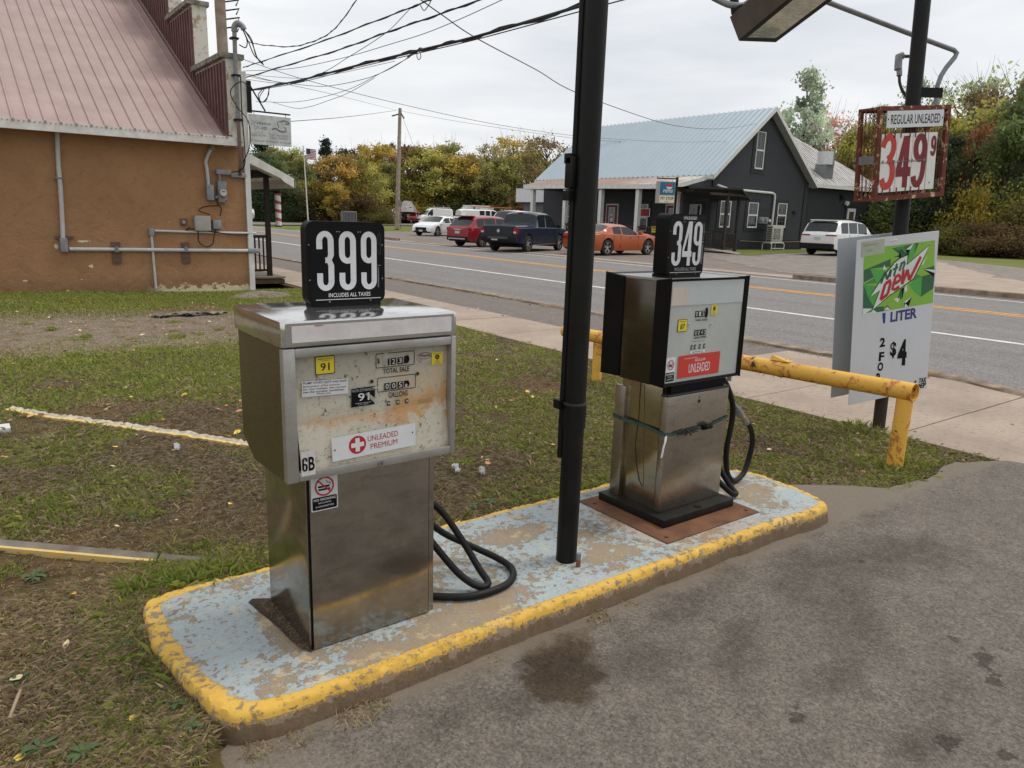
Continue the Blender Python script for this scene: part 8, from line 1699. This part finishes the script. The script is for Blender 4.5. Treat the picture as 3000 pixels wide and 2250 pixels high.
for i in range(150):
    cx=rt.uniform(-4,6);cy=rt.uniform(2.4,13); 
    if inside_poly(np.array([cx]),np.array([cy]),AP)[0] or inside_poly(np.array([cx]),np.array([cy]),IS)[0]: continue
    T.append(tuft(cx,cy,rt.uniform(.04,.12),rt.randint(50,140),rt.uniform(.04,.09),.93,900+i))
# weeds in the joints: kerb foot, sidewalk edge, verge
for i in range(46):
    y_=rt.uniform(1.2,14); T.append(tuft(rt.choice([6.12,6.16,7.53,9.02,9.05,8.98]) if y_>4 else rt.choice([6.12,7.53,6.1]),y_,rt.uniform(.05,.22),rt.randint(20,70),rt.uniform(.015,.05),.35,2000+i,.004))
X_,Y_,Z_,H_2,G_2=[np.concatenate(k) for k in zip(*T)]; n=len(X_); rr=np.random.default_rng(77)
ins=inside_poly(X_,Y_,IS); X_=X_[~ins];Y_=Y_[~ins];Z_=Z_[~ins];H_2=H_2[~ins];G_2=G_2[~ins]; n=len(X_)
o=blades('grass_tufts',np.stack([X_,Y_,Z_],1),H_2,.0014+.0014*rr.random(n)+.00035*Y_,.25+.7*rr.random(n),colgrass(X_,Y_,rr,G_2)*1.05,9); o['kind']='stuff'
# broad leaved weeds: rosettes
C=[];cols=[];mbw=MB(); wm=K('weed_green',(.045,.085,.022),(.065,.11,.03),sc=20,rough=.6,cs='World')
def rosette(cx,cy,R0,n,z):
    R0*=rt.uniform(.5,.85)
    for i in range(n):
        a=rt.uniform(0,6.28); l=R0*rt.uniform(.6,1.1); w=l*rt.uniform(.16,.24); d=Vector((math.cos(a),math.sin(a),0)); s_=Vector((-d.y,d.x,0)); e=rt.uniform(.15,.6)
        p0=Vector((cx,cy,z)); p1=p0+d*l*.35+Vector((0,0,l*e*.5)); p2=p0+d*l*.7+Vector((0,0,l*e*.6)); p3=p0+d*l+Vector((0,0,l*e*.35))
        mbw.add([p0-s_*w*.15,p0+s_*w*.15,p1+s_*w*.7,p2+s_*w*.8,p3,p2-s_*w*.8,p1-s_*w*.7],[(0,1,2,6),(6,2,3,5),(5,3,4)],wm)
for (px,py,R0,n_) in ((780,2205,.05,9),(560,2195,.06,12),(600,2160,.045,9),(250,2240,.07,14),(120,2210,.08,16),(870,2005,.04,8),(420,2045,.05,10),(480,2070,.045,9),(520,2120,.05,12),(370,1950,.06,14),(60,2010,.07,16),(100,1690,.09,20),(390,1520,.06,14),(1390,1500,.07,16),(1440,1490,.06,14),(2580,1400,.05,14),(2450,1375,.05,12),(2270,1180,.06,12),(2300,1160,.05,10),(2400,1220,.05,12),(890,2020,.05,9),(1480,1100,.08,10),(830,1180,.05,8),(640,1330,.05,9),(300,1350,.06,10),(540,1450,.06,12),(2520,1300,.05,12),(2690,1270,.06,12)):
    q=gnd(px,py,0); rosette(q.x,q.y,R0,n_,.0+float(lawn_h(np.array(q.x),np.array(q.y)))+.012 if not inside_poly(np.array([q.x]),np.array([q.y]),AP)[0] else .004)
o=mbw.build('broadleaf_weeds'); o['kind']='stuff'
# leaves
ml=MB(); lm=[K('leaf_yellow',lin(232,196,84)[:3],rough=.6,bmp=0),K('leaf_cream',lin(226,208,160)[:3],rough=.6,bmp=0),K('leaf_tan',lin(206,150,108)[:3],rough=.6,bmp=0),K('leaf_brown',lin(128,72,46)[:3],rough=.6,bmp=0)]
def leaf(x,y,s,z,mat):
    a=rt.uniform(0,6.28); Mx=Matrix.Translation((x,y,z))@Matrix.Rotation(a,4,'Z')@Matrix.Rotation(rt.uniform(-.5,.5),4,'X')@Matrix.Rotation(rt.uniform(-.4,.4),4,'Y')
    pts=[(-1,0,0),(-.55,.5,.1),(-.1,.62,.14),(.4,.42,.1),(1,0,.02),(.4,-.45,.12),(-.1,-.58,.1),(-.6,-.42,.06)]; ml.add([Vector(p)*s for p in pts]+[Vector((0,0,-.04))*s],[(i,(i+1)%8,8) for i in range(8)],mat,Mx)
for (px,py,s,k) in ((540,1162,.035,0),(370,1140,.032,1),(335,985+60,.03,0),(640,1205,.028,2),(700,1208,.03,2),(695,1275,.03,0),(422,1288,.02,1),(338,1320,.022,0),(250,1618,.03,2),(120,1222,.035,3),(90,1225,.03,2),(480,1222,.03,3),(425,1130,.022,1),(310,1200,.024,1),(320,1185,.024,2),(30,1240,.02,2),(1000,1225,.02,0),(1545,1150,.03,0),(1560,1165,.025,0),(1430,1360,.022,2),(1260,1220,.02,2),(2210,1165+80,.02,2),(2255,1320,.02,1),(2530,1385,.02,2),(2610,2,.02,0),(860,2000,.02,1),(50,2010,.03,1),(200,1930,.02,1),(330,1375,.02,1),(510,1325,.02,1),(60,2235,.02,0),(2728,1105,.04,0),(2735,1100,.03,0),(235,980,.03,0),(410,905,.03,0),(530,870,.05,0),(120,875,.045,0),(165,873,.045,0),(200,870,.04,0),(560,845,.04,0),(700,848,.03,0),(10,877,.04,0),(1460,1240,.02,1),(1850,1240,.02,2),(2020,1260,.02,2),(1620,1310,.02,2)):
    if py<700: continue
    q=gnd(px,py,0); s=s*1.15; leaf(q.x,q.y,s,float(lawn_h(np.array(q.x),np.array(q.y)))+s*.35+.012,lm[k])
for i in range(950):
    x=rt.uniform(-5,6);y=rt.uniform(1.8,15.5)
    if inside_poly(np.array([x]),np.array([y]),IS)[0]: continue
    a_in=inside_poly(np.array([x]),np.array([y]),AP)[0]
    if a_in and rt.random()>.25: continue
    leaf(x,y,rt.uniform(.008,.026) if y<9 else rt.uniform(.015,.035),(.006 if a_in else float(lawn_h(np.array(x),np.array(y)))+.015),rt.choice(lm))
for i in range(90):
    x=rt.choice([8.98,9.02,7.5,6.1])+rt.uniform(-.15,.15); leaf(x,rt.uniform(1,14),rt.uniform(.01,.03),.02,rt.choice(lm[2:]+lm[:1]))
o=ml.build('leaf_litter'); o['kind']='stuff'
# pebbles and grit on the forecourt
mg=MB(); pm_=[K('pebble_light',lin(170,160,148)[:3],bmp=0),K('pebble_dark',lin(80,74,70)[:3],bmp=0)]
for i in range(900):
    if rt.random()<.6: x=rt.uniform(.6,5.5); y=2.05-abs(rt.gauss(0,.10))
    else: x=rt.uniform(-.8,6);y=rt.uniform(.2,2.3)
    if inside_poly(np.array([x]),np.array([y]),IS)[0]: continue
    s=rt.uniform(.0015,.005); mg.add([(x-s,y-s*.6,0),(x+s,y-s*.8,0),(x+s*.8,y+s,0),(x-s*.7,y+s*.7,0),(x,y,s*1.1)],[(0,1,4),(1,2,4),(2,3,4),(3,0,4)],rt.choice(pm_))
o=mg.build('grit'); o['kind']='stuff'
# ------------------------------------------------------------------ bits lying in the lawn
ed_m=K('old_yellow_paint',lin(226,188,92)[:3],lin(196,176,130)[:3],sc=9,rough=.8,cs='World'); cr_m=K('crumbly_concrete',lin(200,192,174)[:3],lin(156,146,128)[:3],sc=20,rough=.95,bmp=.6,cs='World')
def strip(name,label,A,B,wd,m1,m2,seed,h=.035,lip=False):
    A=Vector(A);B=Vector(B); n=int((B-A).length/.03); d=(B-A).normalized(); s_=Vector((-d.y,d.x,0)); rg=random.Random(seed); v=[]; 
    for i in range(n+1):
        p=A.lerp(B,i/n); j=rg.uniform(0,.045) if not lip else 0; zz=h+ (rg.uniform(-.008,.008) if not lip else 0); p.z=.004 if lip else float(lawn_h(np.array(p.x),np.array(p.y)))
        v+=[p-s_*wd*.5+Vector((0,0,-.02)),p-s_*wd*.5+Vector((0,0,zz*.7)),p-s_*wd*.1+Vector((0,0,zz*.7)),p+s_*(wd*.25+j*.5)+Vector((0,0,zz*(1.8 if lip else 1))),p+s_*(wd*.5+j)+Vector((0,0,-.01))]
    mb=MB(); 
    for k,mt in ((0,m1),(1,m1),(2,m2),(3,m2)): mb.add(v,[(i*5+k,(i+1)*5+k,(i+1)*5+k+1,i*5+k+1) for i in range(n)],mt)
    o=mb.build(name); tag(o,label,'edging','edging strips in the lawn')
g3=lambda px,py: Vector((gnd(px,py).x,gnd(px,py).y,0))
strip('edging_strip','ragged whitish concrete edging strip with yellow paint, farther of the two in the grass',g3(30,1205),g3(740,1308),.085,ed_m,cr_m,1)
strip('edging_strip','long straight metal edging channel with faded yellow paint, nearer of the two in the grass',g3(-20,1605),g3(770,1676),.052,ed_m,K('zinc_strip',lin(150,140,128)[:3],lin(104,96,88)[:3],sc=6,rough=.6,cs='World'),2,.022,True)
mb=MB(); rg=random.Random(9)
def rag(cx,cy,L_,W2,m,seed,ang):
    rg=random.Random(seed); nx,ny=26,8; v=[]
    for i in range(nx):
        for j in range(ny):
            u=i/(nx-1)-.5;w=j/(ny-1)-.5; x=u*L_;y=w*W2*(1-.5*abs(u)+.4*math.sin(i*.7)); z=.015+.05*abs(math.sin(i*.9+j*.8+seed))*(1-abs(u))+rg.uniform(0,.012); xx=cx+x*math.cos(ang)-y*math.sin(ang); yy=cy+x*math.sin(ang)+y*math.cos(ang); v.append((xx,yy,float(lawn_h(np.array(xx),np.array(yy)))+z))
    mb.add(v,[(i*ny+j,(i+1)*ny+j,(i+1)*ny+j+1,i*ny+j+1) for i in range(nx-1) for j in range(ny-1)],m)
q=gnd(560,928); rag(q.x,q.y,1.15,.22,K('dirty_cloth',lin(150,140,126)[:3],lin(88,82,74)[:3],sc=4,rough=.95),2,R_(10)); o=mb.build('tattered_tarp',smooth=60); tag(o,'tattered grey tarp scrap lying on the gravel before the salon wall','tarp')
mb=MB(); q=gnd(770,868); v=[];nx,ny=40,30
for i in range(nx):
    for j in range(ny):
        u=(i/(nx-1)-.5)*2;w=(j/(ny-1)-.5)*2; rr2=max(0,1-u*u-w*w); v.append((q.x+u*.70,q.y+w*.45,-.05+.13*rr2**.7*(.5+1.0*float(fbm(np.array(u*5),np.array(w*5),8)))))
mb.add(v,[(i*ny+j,(i+1)*ny+j,(i+1)*ny+j+1,i*ny+j+1) for i in range(nx-1) for j in range(ny-1)],gravel('heap_gravel',lin(146,134,120),lin(112,100,88),55)); o=mb.build('gravel_heap'); tag(o,None,None,None,'stuff')
mb=MB(); q=gnd(8,1265); mb.box(q.x-.10,q.x+.05,q.y-.03,q.y+.12,.0,.03,white_sign,Matrix.Identity(4)); o=mb.build('white_scrap'); tag(o,'flat white scrap at the left edge of the lawn','scrap')
for (px,py,lab) in ((1412,1388,'folded white paper scrap in the grass right of the front pump'),(1335,1380,'torn pale plastic scrap in the grass beside the front pump hose'),(520,1324,'crumpled pale wrapper in the lawn left of the front pump')):
    q=gnd(px,py); mb=MB(); rag(q.x,q.y,.06 if px!=1335 else .11,.03,white_sign,px,R_(px%90)); o=mb.build('litter_scrap'); tag(o,lab,'litter')
mb=MB(); q=gnd(30,2120); mb.tube([q+Vector((0,0,.02)),q+Vector((.03,.09,.035)),q+Vector((.04,.15,.02))],.006,K('dry_stick',lin(170,150,120)[:3]),n=6); o=mb.build('dry_stick'); tag(o,'pale dry stick lying in the grass at the bottom left','stick')
